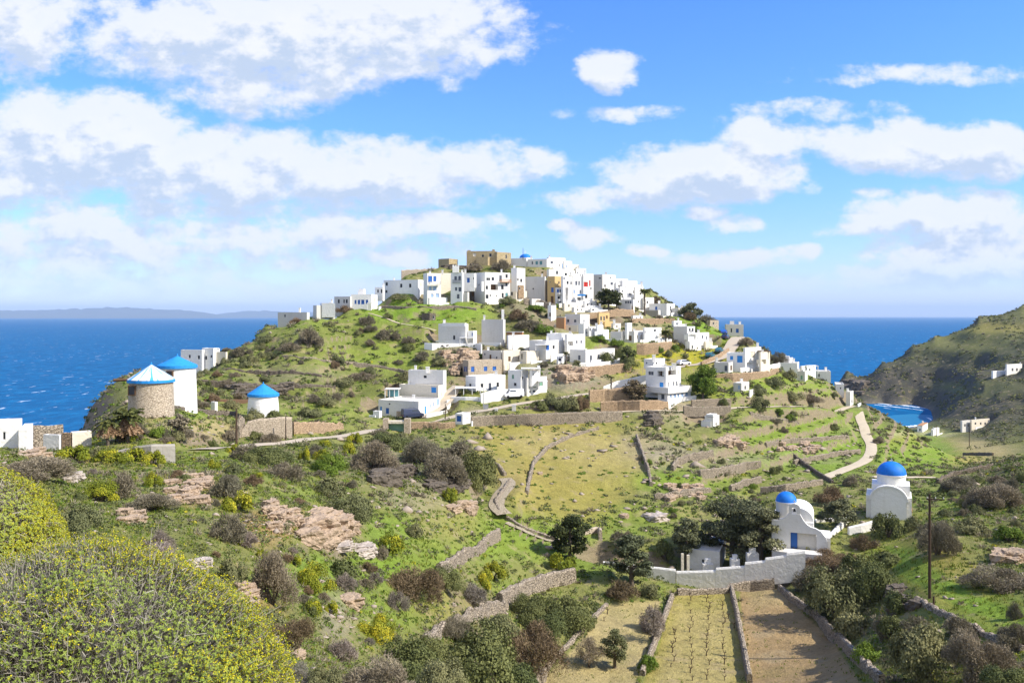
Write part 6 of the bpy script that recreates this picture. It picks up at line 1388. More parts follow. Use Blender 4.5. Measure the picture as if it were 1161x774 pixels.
# far islands
plain('island', (0.10, 0.11, 0.11), .95, .05, .3, .002)
def island(prof, D, depth):
    n = 90; a = np.linspace(prof[0][0], prof[-1][0], n)
    h = np.interp(a, [q[0] for q in prof], [q[1] for q in prof])
    h = h + (1.0 * fbm(a / 14, a * 0 + 2.2, 4)) * np.minimum(1, h / 3)
    h = np.maximum(h, 0)
    rows = []
    for k, f in enumerate((0, .25, .6, 1.0, .6, 0)):
        y = D + (k - 3) * depth / 3.0
        x = (a - CX) / F * D
        rows.append(np.stack([x, y + 0 * x + 300 * fbm(a / 20, a * 0 + k, 3), h / F * D * f * (1 + .3 * fbm(a / 9, a * 0 + 7 + k, 3)) - 2 + 65 * (f == 1.0) * (h > 1)], 1))
    vs = np.stack(rows, 0); ii = np.arange(6 * n).reshape(6, n)
    lp = np.stack([ii[:-1, :-1], ii[:-1, 1:], ii[1:, 1:], ii[1:, :-1]], -1).reshape(-1)
    tag(addobj('island', npmesh('island', vs.reshape(-1, 3), 4, lp, 'island', True)), kind='structure')
island([(-260, 0), (-200, 6), (-120, 4), (-40, 7), (20, 6), (60, 7), (110, 9), (140, 10), (170, 8), (215, 6), (240, 2.5), (262, 0)], 26000, 3000)
island([(235, 0), (262, 4), (285, 6), (320, 5), (380, 3), (420, 0)], 30000, 3000)
# ------------------------------------------------------------------ shrubs and trees one can point at
for a in [
    (40, 530, 46, 15, 'thorn', 'broad grey-brown thicket under the left white house'), (85, 513, 18, 9, 'spurge', 'yellow-green spurge bush nearest the left white house'), (122, 515, 14, 7, 'spurge', 'small yellow-green bush between two bigger ones before the palms'),
    (147, 515, 16, 8, 'spurge', 'yellow-green bush in front of the grey concrete wall, left one'), (175, 518, 13, 8, 'spurge', 'yellow-green bush in front of the grey concrete wall, right one'), (112, 557, 20, 10, 'spurge', 'bright yellow rounded bush beside the pale blocky boulders'),
    (268, 568, 16, 10, 'spurge', 'round yellow-green bush on the scree slope'), (136, 549, 22, 15, 'thorn', 'grey-brown bush above the bright yellow rounded bush'), (172, 568, 30, 11, 'thorn', 'wide grey thorn bush left of the rock scree'),
    (86, 590, 32, 20, 'olive', 'grey-green bush at the shoulder behind the foreground spurge'), (255, 548, 16, 18, 'thorn', 'upright grey thorn bush right of the rock scree'), (180, 612, 17, 13, 'grey', 'pale grey dry bush above the lilac-grey twigs'),
    (160, 628, 34, 17, 'grey', 'lilac-grey dry twig bush just beyond the foreground spurge'), (278, 609, 13, 10, 'grey', 'small pale dry bush left of the big rock face'), (258, 598, 20, 17, 'thorn', 'grey-brown bush below the round yellow-green bush'),
    (309, 652, 27, 36, 'thorn', 'tall dark grey lone bush in front of the rock face'), (265, 645, 17, 18, 'olive', 'olive bush left of the tall grey lone bush'), (358, 654, 20, 15, 'spurge', 'yellow-green bush right of the tall grey lone bush'),
    (392, 644, 21, 16, 'lentisk', 'dark olive bush beneath the whitish boulders'), (391, 659, 13, 10, 'grey', 'small pale grey bush in the green hollow'), (469, 659, 35, 22, 'brown', 'big dark brown dome bush in the middle of the slope'),
    (503, 654, 23, 13, 'lentisk', 'olive-green bush joined to the big brown dome bush'), (303, 701, 20, 13, 'olive', 'green bush below the tall grey lone bush'), (335, 717, 30, 24, 'brown', 'reddish-brown bush at the lower left'),
    (325, 764, 28, 14, 'grey', 'pale dry bush at the bottom edge beside the foreground spurge'), (353, 687, 10, 9, 'spurge', 'little green bush beside the pink masonry block'), (425, 709, 19, 13, 'spurge', 'green bush below the big brown dome bush'),
    (388, 737, 18, 13, 'grey', 'pale grey bush right of the reddish-brown bush'), (450, 680, 14, 12, 'grey', 'grey bush at the lower left foot of the big brown dome bush'), (536, 673, 17, 12, 'grey', 'pale lilac bush on the grass below the broken wall'),
    (559, 645, 13, 10, 'spurge', 'bright yellow bush left of the large pale wall'), (550, 655, 11, 8, 'spurge', 'low yellow-green bush just under the bright yellow one'), (638, 635, 14, 8, 'spurge', 'rounded olive-yellow bush at the foot of the brown conifer'),
    (545, 740, 52, 33, 'lentisk', 'largest dark green shrub at the bottom centre'), (461, 747, 38, 24, 'lentisk', 'dark olive shrub left of the largest bottom shrub'), (601, 730, 40, 28, 'brown', 'brown-tinged shrub right of the largest bottom shrub'),
    (598, 686, 24, 16, 'lentisk', 'green bush under the large pale wall, left half'), (505, 765, 36, 20, 'olive', 'olive shrub cut by the bottom edge, between the dark shrubs'), (582, 765, 34, 20, 'lentisk', 'deep green shrub cut by the bottom edge beside the lowest plot'), (565, 712, 30, 18, 'olive', 'olive shrub behind the largest bottom shrub'), (622, 708, 26, 18, 'lentisk', 'dark shrub between the brown-tinged shrub and the lowest plot'), (515, 712, 24, 14, 'thorn', 'grey-brown shrub at the upper left of the largest bottom shrub'), (488, 735, 26, 18, 'lentisk', 'dark green shrub under the collapsed rubble wall'), (640, 692, 28, 20, 'lentisk', 'dark bush at the head of the left plot'), (430, 772, 56, 22, 'thorn', 'grey-lilac thicket along the bottom edge'),
    (370, 770, 26, 14, 'olive', 'olive bush at the bottom edge left of the thicket'), (425, 516, 27, 21, 'thorn', 'grey-brown bush at the left end of the cliff thicket'), (440, 498, 25, 10, 'lentisk', 'flat green bush on top of the cliff thicket'),
    (480, 510, 26, 16, 'thorn', 'grey-brown bush in the middle of the cliff thicket'), (503, 528, 32, 22, 'thorn', 'broad dark bush hanging over the cliff thicket'), (541, 529, 26, 24, 'lentisk', 'dark rounded bush at the right end of the cliff thicket'),
    (524, 512, 22, 14, 'thorn', 'grey bush behind the right end of the cliff thicket'), (396, 573, 27, 20, 'olive', 'large olive bush below the left end of the cliff'), (375, 552, 20, 14, 'olive', 'olive bush between the road slope and the large olive bush'),
    (510, 559, 9, 8, 'spurge', 'small green bush at the foot of the cliff'), (325, 531, 20, 14, 'thorn', 'grey bush under the road on the left'), (375, 525, 24, 13, 'green', 'bright green bush beneath the road'),
    (394, 507, 8, 7, 'spurge', 'small yellow bush just under the road, right one'), (345, 514, 6, 8, 'spurge', 'small yellow bush just under the road, left one'), (403, 496, 9, 6, 'spurge', 'yellow bush touching the road edge'), (300, 515, 30, 12, 'lentisk', 'dark bush under the thin pole'),
    (280, 512, 20, 11, 'thorn', 'thorny bush under the dark wooden pole'), (441, 614, 14, 10, 'spurge', 'green bush right of the whitish boulders'), (470, 600, 12, 8, 'olive', 'low bush among the tan terrace stones'),
    (706, 668, 18, 12, 'brown', 'dark brown bush under the white wall left of the cypress'), (665, 700, 14, 11, 'lentisk', 'dark round bush at the upper left of the lowest plot'), (738, 668, 12, 9, 'olive', 'bush at the foot of the low white wall'),
    (740, 700, 14, 16, 'grey', 'bare grey bush between the two plots'), (914, 612, 8, 5, 'brown', 'pinkish-brown bush at the porch of the bell chapel'), (735, 750, 12, 10, 'green', 'green weeds bush at the lower end of the plot edge'), (700, 612, 14, 10, 'thorn', 'grey bare bush behind the cypress'), (752, 622, 12, 12, 'lentisk', 'dark bush left of the slim conifer'),
    (1007, 594, 18, 16, 'lentisk', 'dark round bush in front of the chapel without gable'), (1003, 632, 20, 10, 'lentisk', 'flat dark bush in the grass strip'), (980, 613, 14, 9, 'brown', 'brown bush below the white terrace wall'), (1036, 592, 10, 9, 'olive', 'olive bush at the right corner of the chapel without gable'),
    (950, 670, 40, 34, 'olive', 'largest grey-olive shrub on the bank right of the brown plot'), (990, 656, 30, 24, 'lentisk', 'dark shrub behind the largest grey-olive shrub'), (919, 652, 18, 18, 'thorn', 'grey-brown shrub at the end of the churchyard wall'), (945, 634, 32, 11, 'brown', 'low brown thicket below the stair wall'),
    (900, 640, 0, 0, 'spurge', None), (918, 629, 10, 7, 'spurge', 'little yellow-green bush next to the bell chapel'), (1022, 680, 18, 13, 'lentisk', 'dark bush beside the power pole foot'), (968, 706, 22, 16, 'olive', 'olive shrub below the largest grey-olive shrub'), (1018, 706, 20, 13, 'lentisk', 'dark shrub under the boulders of the power pole'), (1040, 708, 18, 10, 'thorn', 'grey shrub at the upper side of the big olive shrub'), (985, 738, 18, 12, 'green', 'bright green herb clump at the bank wall'), (1085, 712, 22, 14, 'thorn', 'grey shrub between the wall and the corner shrub'), (1140, 768, 30, 16, 'lentisk', 'dark shrub cut by the bottom right corner'), (970, 640, 20, 14, 'lentisk', 'dark shrub at the upper end of the bank'), (1046, 738, 42, 36, 'olive', 'big olive shrub at the bottom right'),
    (1110, 742, 40, 30, 'thorn', 'dark grey shrub at the bottom right corner'), (1155, 720, 24, 16, 'thorn', 'grey shrub at the right edge below the grass strip'), (1000, 712, 18, 14, 'thorn', 'shadowed thorn bush on the bank between the two olive shrubs'), (1063, 608, 24, 22, 'thorn', 'dark grey bush left of the rock shelf'),
    (1135, 655, 42, 13, 'thorn', 'wide dark thicket under the rock shelf'), (1150, 692, 9, 10, 'thorn', 'small dark bush in the right grass strip'), (1130, 560, 30, 16, 'thorn', 'brown scrub on the near right slope'), (1088, 548, 24, 10, 'thorn', 'scrub along the rocky wall of the right slope'),
    (1100, 595, 18, 9, 'olive', 'olive scrub on the right slope above the rock shelf'), (1145, 605, 18, 10, 'green', 'green bush on the right slope'), (940, 560, 16, 12, 'brown', 'purplish bare bush above the stair wall'), (965, 545, 10, 6, 'thorn', 'bush at the end of the dirt track'),
    (626, 454, 13, 10, 'olive', 'grey-green round bush below the road, left'), (645, 456, 12, 10, 'olive', 'grey-green round bush below the road, middle'), (610, 458, 11, 7, 'lentisk', 'dark bush below the road bend'), (660, 457, 9, 9, 'brown', 'brownish round bush below the road, right'),
    (748, 396, 5, 4.5, 'green', 'round green bush at the foot of the palm terrace wall'), (758, 400, 4.6, 4.6, 'olive', 'grey round bush on the yellow slope'), (778, 404, 4, 3.4, 'olive', 'small bush low on the yellow slope'), (765, 394, 6, 4, 'green', 'green bush under the right corner of the terrace wall'),
    (417, 362, 9, 7, 'thorn', 'grey-brown bush below the blue-shuttered house'), (440, 379, 14, 7, 'thorn', 'wide grey-brown bush low on the green hill'), (350, 382, 17, 11, 'thorn', 'largest dark thorn patch on the left hill'), (328, 392, 12, 7, 'thorn', 'thorn bush left of the largest hill thorn patch'),
    (390, 347.6, 9, 5, 'brown', 'brown bush before the grey wing of the blue-shuttered house'), (335, 359, 8, 4, 'brown', 'brown bush hiding the lowest crest house'), (455, 336, 14, 4, 'olive', 'bush row under the long low white house'), (440, 358, 6, 4, 'lentisk', 'dark bush on the green shoulder'),
    (568, 300, 11, 6.5, 'thorn', 'dark grey bush at the right foot of the castle ruin'), (540, 304, 14, 4, 'thorn', 'scrub on the castle mound'), (600, 366, 14, 7, 'thorn', 'brown thicket right of the blank cube house'), (618, 372, 12, 6, 'green', 'green bushes above the wide house with blue door'),
    (588, 356, 12, 7, 'brown', 'brown thicket under the top row'), (565, 368, 0, 0, 'brown', None), (607, 350, 12, 5, 'green', 'green bush below the long blank wall'), (575, 340, 10, 5, 'olive', 'bush at the foot of the broad house with loggia'), (590, 398, 8, 4, 'olive', 'bush behind the beige house'),
    (690, 404, 10, 7, 'lentisk', 'dark bush right of the low white house'), (704, 400, 9, 8, 'lentisk', 'deep green bush under the arched grey house'), (712, 412, 12, 8, 'lentisk', 'dark leafy bush by the end of the orange wall'), (700, 388, 8, 5, 'green', 'bright green bush left of the arched grey house'), (680, 384, 10, 5, 'green', 'bright green bush by the ochre house steps'),
    (884, 405, 11, 6, 'thorn', 'brown bush on the crest right of the road houses'), (782, 358, 8, 6, 'brown', 'brown shrub below the round crest tree'), (800, 360, 14, 5, 'thorn', 'brown scrub along the right crest'), (845, 386, 8, 6, 'thorn', 'brown bush beside the road-end house'), (868, 398, 5, 6, 'olive', 'bush behind the pergola house'),
    (860, 442, 10, 7, 'olive', 'grey-green bush right of the pale flat-roofed hut'), (862, 456, 12, 8, 'olive', 'rounded bush on the terraces below the hut'), (900, 448, 14, 6, 'olive', 'bush line on the slope under the green-window house'), (920, 452, 12, 5, 'thorn', 'thorn bush on the right-hand slope edge'), (878, 432, 12, 6, 'olive', 'bush below the chimney house'),
    (838, 432, 0, 0, 'olive', None), (895, 424, 9, 6, 'olive', 'grey bush left of the small green-window house'), (820, 455, 8, 5, 'lentisk', 'dark bush under the green tree'), (998, 499, 8, 4, 'thorn', 'bush on the track shoulder'), (1050, 497, 7, 4, 'lentisk', 'dark bush behind the beach'),
    (205, 490, 14, 7, 'thorn', 'brown-grey bush between the palms and the stone mill'), (180, 488, 12, 8, 'green', 'green bush left of the stone mill foot'), (200, 492, 10, 7, 'olive', 'olive bush under the stone mill'), (262, 458, 10, 6, 'olive', 'bush between the white hut and the short mill'),
    (350, 467, 14, 7, 'olive', 'olive bush above the earth bank'), (225, 457, 12, 5, 'thorn', 'dry bush beside the white windmill'), (470, 476, 0, 0, 'olive', None), (432, 492, 14, 6, 'thorn', 'grey bush hiding the foot of the gateway'), (462, 494, 14, 5, 'olive', 'bush under the right gateway pillar'),
    (370, 455, 12, 6, 'olive', 'grey bush on the lower left hill'), (410, 425, 14, 6, 'thorn', 'brown bush on the hill right of the grey wall'), (390, 432, 12, 6, 'olive', 'olive bush on the hill below the grey wall'), (275, 398, 12, 6, 'thorn', 'thorn bush near the left ridge of the hill'), (300, 384, 10, 5, 'olive', 'olive bush on the left ridge of the hill'),
    (480, 404, 10, 6, 'thorn', 'dark bush left of the white terrace wall'), (500, 408, 12, 5, 'olive', 'bush under the white terrace wall'), (545, 404, 9, 4, 'green', 'green bush on the ledge under the terrace wall')]:
    if a[5] is None: continue
    lo = 170 if a[1] < 440 and a[0] > 300 else (120 if a[1] < 470 else 12)
    k_ = 1.3 if a[4] == 'spurge' else 1.08
    shrub(a[0], a[1], a[2] * k_, a[3] * k_, a[4], a[5], lo=lo)

def strew(n, boxes, kinds, lab, grp, r0_, r1_, lo, seed):
    r0 = np.random.default_rng(seed); k = 0
    for i in range(n * 6):
        if k >= n: break
        bx = boxes[r0.integers(0, len(boxes))]; px = bx[0] + bx[2] * r0.uniform(-1, 1); py = bx[1] + bx[3] * r0.uniform(-1, 1)
        g_ = ground(px, py, lo); rr = r0.uniform(r0_, r1_)
        if any(np.hypot(g_[0] - q_[0][0], g_[1] - q_[0][1]) < q_[1] + 1 for q_ in PADS) or any(((g_[0] - L[::3, 0]) ** 2 + (g_[1] - L[::3, 1]) ** 2).min() < 6 for _, L, *_r in ROADS): continue
        kd = kinds[r0.integers(0, len(kinds))]; k += 1
        shrub(px, py - rr * .5, rr, rr * r0.uniform(.55, .8), kd, lab % {'thorn': 'grey-brown', 'grey': 'pale grey', 'olive': 'olive-green', 'lentisk': 'dark green', 'spurge': 'yellow-green', 'brown': 'reddish-brown', 'green': 'fresh green'}[kd], grp, lo=lo, lod=0)
strew(70, [(240, 545, 150, 40), (180, 530, 120, 20), (330, 530, 70, 25), (300, 620, 60, 50), (400, 690, 60, 60), (250, 500, 120, 10)], ['thorn', 'thorn', 'olive', 'spurge', 'grey', 'lentisk', 'brown', 'spurge'], 'small %s bush, one of many dotted over the near left slope', 'small bushes of the near left slope', 6, 13, 15, 91)
strew(55, [(340, 420, 110, 40), (300, 400, 50, 25), (420, 400, 50, 30), (260, 440, 40, 14)], ['thorn', 'olive', 'lentisk', 'thorn', 'brown', 'olive'], 'small %s bush, one of many on the left flank of the village hill', 'small bushes of the hill flank', 4, 9, 130, 92)
strew(30, [(1125, 572, 36, 40), (1090, 575, 22, 18)], ['thorn', 'olive', 'lentisk'], 'small %s bush, one of many on the near right slope', 'small bushes of the near right slope', 5, 11, 50, 93)
strew(28, [(800, 545, 90, 30), (740, 590, 40, 25), (880, 470, 70, 25)], ['olive', 'thorn', 'lentisk', 'green'], 'small %s bush, one of many on the stony terraces of the valley side', 'small bushes of the terraces', 4, 8, 100, 94)
strew(26, [(600, 365, 40, 20), (650, 420, 40, 14), (690, 400, 30, 20), (770, 372, 40, 12)], ['olive', 'thorn', 'green', 'lentisk'], 'small %s garden bush, one of many between the village houses', 'small bushes between the houses', 3, 6, 180, 95)
shrub(288, 466, 14, 9, 'olive', 'olive bush hiding the left foot of the short mill', D=148, sink=.3); shrub(311, 467, 12, 8, 'lentisk', 'dark bush hiding the right foot of the short mill', D=149, sink=.3)
T = 'dark conifers by the churchyard'
limb_tree('largest dark layered conifer beside the bell chapel', 832, 641, 557, 88, 'leaf_conifer', 'conifer_tree', group=T, layers=True, n=24000, leaf=.17, nl=22, seed=11, lo=120, trunk=.42, base=.22)
limb_tree('broad dark conifer touching the bell chapel on its left', 862, 636, 572, 60, 'leaf_conifer', 'conifer_tree', group=T, layers=True, n=14000, leaf=.16, nl=16, seed=12, lo=119, trunk=.4, base=.25)
limb_tree('slim dark conifer left of the ossuary', 779, 644, 584, 36, 'leaf_conifer', 'conifer_tree', group=T, n=6500, leaf=.15, nl=16, seed=13, lo=121, base=.25)
limb_tree('leaning dark conifer over the low white wall', 716, 664, 600, 48, 'leaf_conifer', 'conifer_tree', group=T, layers=True, n=8000, leaf=.16, nl=18, seed=14, lo=60, base=.15)
limb_tree('brownish lone conifer at the lower edge of the meadow', 646, 634, 584, 44, 'leaf_pine', 'conifer_tree', group=T, n=7000, leaf=.17, nl=16, seed=15, lo=60, base=.15)
limb_tree('small dark conifer behind the white stair wall', 951, 598, 565, 42, 'leaf_conifer', 'conifer_tree', group=T, layers=True, n=5000, leaf=.15, nl=14, seed=16, lo=90, base=.25)
limb_tree('wind-bent pine tree in the middle of the village skyline', 690, 354, 328, 28, 'leaf_pine', 'pine_tree', n=4200, leaf=.28, nl=14, seed=17, lo=200, base=.4, round_=.55)
limb_tree('small pine crown touching the right side of the bent pine', 699, 352, 336, 11, 'leaf_pine', 'pine_tree', n=1600, leaf=.26, nl=8, seed=18, lo=200, base=.4)
limb_tree('green and ochre broadleaf tree right of the three-level house', 797, 452, 416, 36, 'leaf_green', 'broadleaf_tree', n=6500, leaf=.22, nl=18, seed=19, lo=150, base=.2)
limb_tree('brownish half-bare garden tree left of the three-level house', 720, 456, 431, 28, 'leaf_brown', 'broadleaf_tree', n=4500, leaf=.20, nl=14, seed=20, lo=150, base=.2)
limb_tree('round dark tree on the right end of the village crest', 783, 362, 343, 24, 'leaf_conifer', 'broadleaf_tree', n=4500, leaf=.26, nl=16, seed=21, lo=200, base=.15)
limb_tree('rust-brown tree behind the house with a blue shutter', 743, 350, 336, 12, 'leaf_brown', 'broadleaf_tree', n=1600, leaf=.24, nl=10, seed=22, lo=200, base=.25)
limb_tree('dark bushy tree below the stairs of the arched grey house', 711, 416, 394, 18, 'leaf_lentisk', 'broadleaf_tree', n=3200, leaf=.22, nl=12, seed=23, lo=170, base=.15)
limb_tree('pale grey-green olive tree in the lowest plot', 697, 757, 712, 34, 'leaf_olive', 'olive_tree', group='olive trees of the plots', n=5200, leaf=.085, nl=14, seed=24, lo=50, base=.2)
limb_tree('half-bare grey olive tree at the left edge of the lowest plot', 668, 756, 724, 34, 'leaf_thorn', 'olive_tree', group='olive trees of the plots', n=4000, leaf=.09, nl=14, seed=25, lo=50, base=.2, bare=1)
limb_tree('leafless pale fig tree beside the plot edge', 741, 728, 690, 22, 'leaf_grey', 'fig_tree', n=1800, leaf=.1, nl=12, seed=26, lo=50, base=.2, bare=1)
limb_tree('small clipped tree in front of the stone mill', 203, 501, 470, 24, 'leaf_thorn', 'clipped_tree', n=2600, leaf=.14, nl=12, seed=27, lo=60, base=.5, round_=.5)
palm('tall green palm on the village skyline', 731, 358, 325, 14, nf=46, lo=200, group='palm trees'); palm('bushy palm on the walled terrace', 755, 388, 371, 17, lo=180, seed=5, group='palm trees')
palm('right-hand palm with a skirt of dead fronds beside the stone mill', 145, 502, 456, 42, True, lo=60, seed=6, group='palm trees'); palm('left-hand drooping palm with brown dead fronds', 122, 505, 467, 32, True, lo=60, seed=7, nf=14, group='palm trees')
palm('small palm beside the tiny shrine', 642, 414, 398, 9, lo=180, seed=8, group='palm trees'); palm('young palm before the long white plastered wall', 693, 442, 424, 9, lo=150, seed=9, group='palm trees', nf=20)

# ------------------------------------------------------------------ foreground spurge domes
def big_spurge(label, c, r_, n, seed):
    r0 = np.random.default_rng(seed); o = empty('spurge_bush', c, label, 'shrub', 'foreground spurge bushes')
    d = r0.normal(size=(n * 2, 3)); d /= np.linalg.norm(d, axis=1)[:, None]; d = d[d[:, 2] > -.1][:n]
    lump = 1 + .10 * fbm(d[:, 0] * 2.2 + seed, d[:, 1] * 2.2 + d[:, 2], 3) + .035 * r0.normal(size=len(d))
    P = d * np.array(r_) * lump[:, None]
    nn = d / np.array(r_); nn /= np.linalg.norm(nn, axis=1)[:, None]
    # grey branching stems under the leaf canopy
    S0 = P - nn * r0.uniform(.10, .30, len(P))[:, None] + .05 * r0.normal(size=P.shape); dv = P - S0; ln = np.linalg.norm(dv, axis=1); dv /= ln[:, None]
    st = sticks(S0, dv, ln * 1.0, np.full(len(P), .0038)); 
    nl_ = 3; bare = sstep(-.25, .35, fbm(d[:, 0] * 2.6 + 3, d[:, 1] * 2.6 + 2.1 * d[:, 2] + seed, 4) + .42 - .5 * np.maximum(d[:, 1], 0)) * (1 - sstep(-.15, .22, d[:, 1])) * (1 - .7 * sstep(.45, .75, d[:, 0])); tw = P[r0.random(len(P)) < bare * .75]; dt = np.cross(r0.normal(size=tw.shape), tw); dt = dt / np.linalg.norm(dt, axis=1)[:, None] + .6 * tw / np.linalg.norm(tw, axis=1)[:, None]; dt /= np.linalg.norm(dt, axis=1)[:, None]
    tw2 = sticks(tw * r0.uniform(.90, 1.0, len(tw))[:, None], dt, r0.uniform(.03, .10, len(tw)), r0.uniform(.0022, .0042, len(tw)))
    addobj('stems', leafmesh('stems', np.concatenate([st, tw2]), r0.uniform(0, 1, len(st) + len(tw2)), 'twig_pale'), o)
    # leafy tips: rosettes of narrow leaves, some closed by a yellow flower head
    keep = r0.random(len(P)) > bare * .62
    P, nn, d2 = P[keep], nn[keep], d[keep]
    rim = np.maximum(sstep(-.12, .36, d2[:, 1]), sstep(.62, .95, d2[:, 0])); yl = r0.random(len(P)) < np.clip(.16 + .95 * rim + .8 * fbm(d2[:, 0] * 3, d2[:, 1] * 3 + d2[:, 2] * 2, 3), .02, .92)
    k = 7; C = np.repeat(P, k, 0); N = np.repeat(nn, k, 0); a = r0.normal(size=C.shape); a -= N * (a * N).sum(1)[:, None]; a /= np.linalg.norm(a, axis=1)[:, None]
    up_ = r0.uniform(.1, .9, len(C))[:, None]; dv = a + N * up_; dv /= np.linalg.norm(dv, axis=1)[:, None]
    L_ = r0.uniform(.014, .027, len(C)); side = np.cross(dv, N); side /= np.linalg.norm(side, axis=1)[:, None] + 1e-9; w = L_[:, None] * .17
    E = C + dv * L_[:, None]; M = C + dv * L_[:, None] * .55
    Q = np.stack([C, M + side * w, E, M - side * w], 1)
    tone = np.clip(np.repeat(r0.uniform(.1, .9, len(P)), k) + .15 * r0.normal(size=len(C)), 0, 1)
    addobj('leaves', leafmesh('leaves', Q, tone, 'rosette_green'), o)
    Py, Ny = P[yl], nn[yl]; k = 6; C = np.repeat(Py, k, 0) + .006 * r0.normal(size=(len(Py) * k, 3)); N = np.repeat(Ny, k, 0); C = C + N * .012
    a = r0.normal(size=C.shape); Q = quads(C + a * .008, np.full(len(C), .0060), N, .8, .9)
    addobj('flower_heads', leafmesh('flower_heads', Q, np.clip(np.repeat(r0.uniform(.1, 1, len(Py)), k) + .15 * r0.normal(size=len(C)), 0, 1), 'rosette_yellow'), o)
    # shaded woody heart so that the dome is not hollow
    m_ = MB()
    for i in range(26):
        a_ = i * 2.4; e_ = .15 + .8 * ((i * 61) % 26) / 26; t = np.array([math.cos(a_) * math.cos(e_), math.sin(a_) * math.cos(e_), math.sin(e_)]) * np.array(r_) * .86
        m_.tube([(0, 0, -.5), t * .45 + np.array([0, 0, -.1]), t], [.04, .028, .008], 5)
    m_.build('branches', 'bark', o)
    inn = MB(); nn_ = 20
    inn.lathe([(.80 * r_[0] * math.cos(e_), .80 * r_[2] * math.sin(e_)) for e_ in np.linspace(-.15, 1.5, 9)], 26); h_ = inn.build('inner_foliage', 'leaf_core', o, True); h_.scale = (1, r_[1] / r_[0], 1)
    return o
leafmat('twig_pale', (.29, .25, .20), (.52, .46, .39))
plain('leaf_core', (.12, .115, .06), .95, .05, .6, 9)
# broad dome low in front, and a second one farther left
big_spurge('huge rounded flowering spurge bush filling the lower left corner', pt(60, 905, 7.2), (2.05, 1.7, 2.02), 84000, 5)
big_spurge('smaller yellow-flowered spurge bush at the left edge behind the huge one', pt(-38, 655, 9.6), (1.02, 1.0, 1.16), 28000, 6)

# ------------------------------------------------------------------ ground cover nobody could count
def scatter(n, D0, D1, dens, umax=.80):
    n = int(n * 1.25); u = rng.uniform(-umax, umax, n); D = np.exp(rng.uniform(math.log(D0), math.log(D1), n)); x = u * D; z = height(x, D)
    px, py = photo(x, D, z); f = dens(px, py, x, D, z) > rng.random(n)
    for nm, L, w, mt, lb in ROADS:
        d2 = ((x[f][:, None] - L[::3, 0]) ** 2 + (D[f][:, None] - L[::3, 1]) ** 2).min(1); g_ = np.where(f)[0]; f[g_[d2 < (w * .5 + .6) ** 2]] = False
    for q_ in PADS:
        c_ = q_[0]; f &= ((x - c_[0]) ** 2 + (D - c_[1]) ** 2) > q_[1] ** 2
    return np.stack([x, D, z], 1)[f], px[f], py[f]
def plots(px, py):
    ins = np.zeros(px.shape, bool)
    for pts in ([(764, 670), (830, 668), (838, 720), (848, 790), (722, 790), (745, 740)], [(690, 684), (750, 680), (735, 730), (715, 790), (592, 790), (640, 745)], [(838, 664), (884, 662), (905, 690), (945, 725), (985, 790), (852, 790)]):
        c_ = np.zeros(px.shape, bool)
        for (x0, y0), (x1, y1) in zip(pts, pts[1:] + pts[:1]):
            if y0 != y1: c_ ^= ((y0 > py) != (y1 > py)) & (px < (x1 - x0) * (py - y0) / (y1 - y0) + x0)
        ins |= c_
    return ins
def meadow(px, py): return np.clip(blob(640, 525, 100, 50, .4, px, py) + blob(1045, 640, 65, 44, .5, px, py) + blob(1110, 690, 75, 32, .5, px, py) + blob(1090, 512, 60, 14, .4, px, py), 0, 1)
def scrub_d(px, py, x, D, z):
    c_ = fbm(x / 13, D / 13, 4) + .6 * fbm(x / 4, D / 4, 3)
    d = sstep(-.05, .45, c_) * .9 + .10
    d = d * (1 - .93 * meadow(px, py)) * (z > 1.2) * ~plots(px, py)
    d = d * (1 - .7 * blob(480, 352, 80, 22, .5, px, py)) * (1 - .75 * blob(930, 505, 90, 40, .6, px, py)) * (1 - .6 * blob(540, 620, 110, 40, .6, px, py))
    return np.clip(d * np.where(D < 60, .55, 1), 0, 1)
def clumps(name, n, D0, D1, dens, per, rmin, rmax, mat, leafk=.0011, flat=.65, wiry=False):
    P, px, py = scatter(n, D0, D1, dens); k = len(P)
    r_ = rng.uniform(rmin, rmax, k) * np.clip(P[:, 1] / 110, .6, 1.6)
    C = np.repeat(P, per, 0); d = sph(k * per, -.05); d = d[:len(C)]
    if len(d) < len(C): C = C[:len(d)]
    rr = np.repeat(r_, per)[:len(C)]; D = C[:, 1]
    C = C + d * (rr * rng.uniform(.5, 1.0, len(C)))[:, None] * np.array([1, 1, flat])
    tone = np.clip(np.repeat(rng.uniform(.05, .95, k), per)[:len(C)] + rng.normal(0, .15, len(C)), 0, 1)
    if wiry: Q = sticks(C - d * .5 * (D * leafk * 3)[:, None], d, D * leafk * 3.2, D * leafk * .35)
    else: Q = quads(C, D * leafk * rng.uniform(.7, 1.35, len(C)), d + np.array([0, 0, .3]), .6, .75)
    tag(addobj(name, leafmesh(name, Q, tone, mat)), kind='stuff')
clumps('low_scrub', 17000, 22, 320, scrub_d, 26, .35, .95, 'leaf_lentisk')
clumps('grey_scrub', 13000, 22, 320, lambda px, py, x, D, z: scrub_d(px, py, x + 37, D + 11, z) * .8, 26, .3, .85, 'leaf_thorn', .0014, wiry=True)
clumps('olive_scrub', 19000, 22, 320, lambda px, py, x, D, z: scrub_d(px, py, x - 21, D + 41, z) * .8, 24, .3, .8, 'leaf_olive')
clumps('flowering_scrub', 3800, 22, 320, lambda px, py, x, D, z: scrub_d(px, py, x - 77, D + 3, z) * .6 + .6 * blob(785, 402, 34, 12, .5, px, py), 20, .25, .6, 'leaf_spurge')
clumps('green_herbs', 26000, 22, 330, lambda px, py, x, D, z: (.35 + .65 * sstep(-.2, .3, fbm(x / 7, D / 7, 3))) * (z > 1.2) * ~plots(px, py) * (1 - .6 * meadow(px, py)), 12, .2, .5, 'leaf_green', flat=.35)
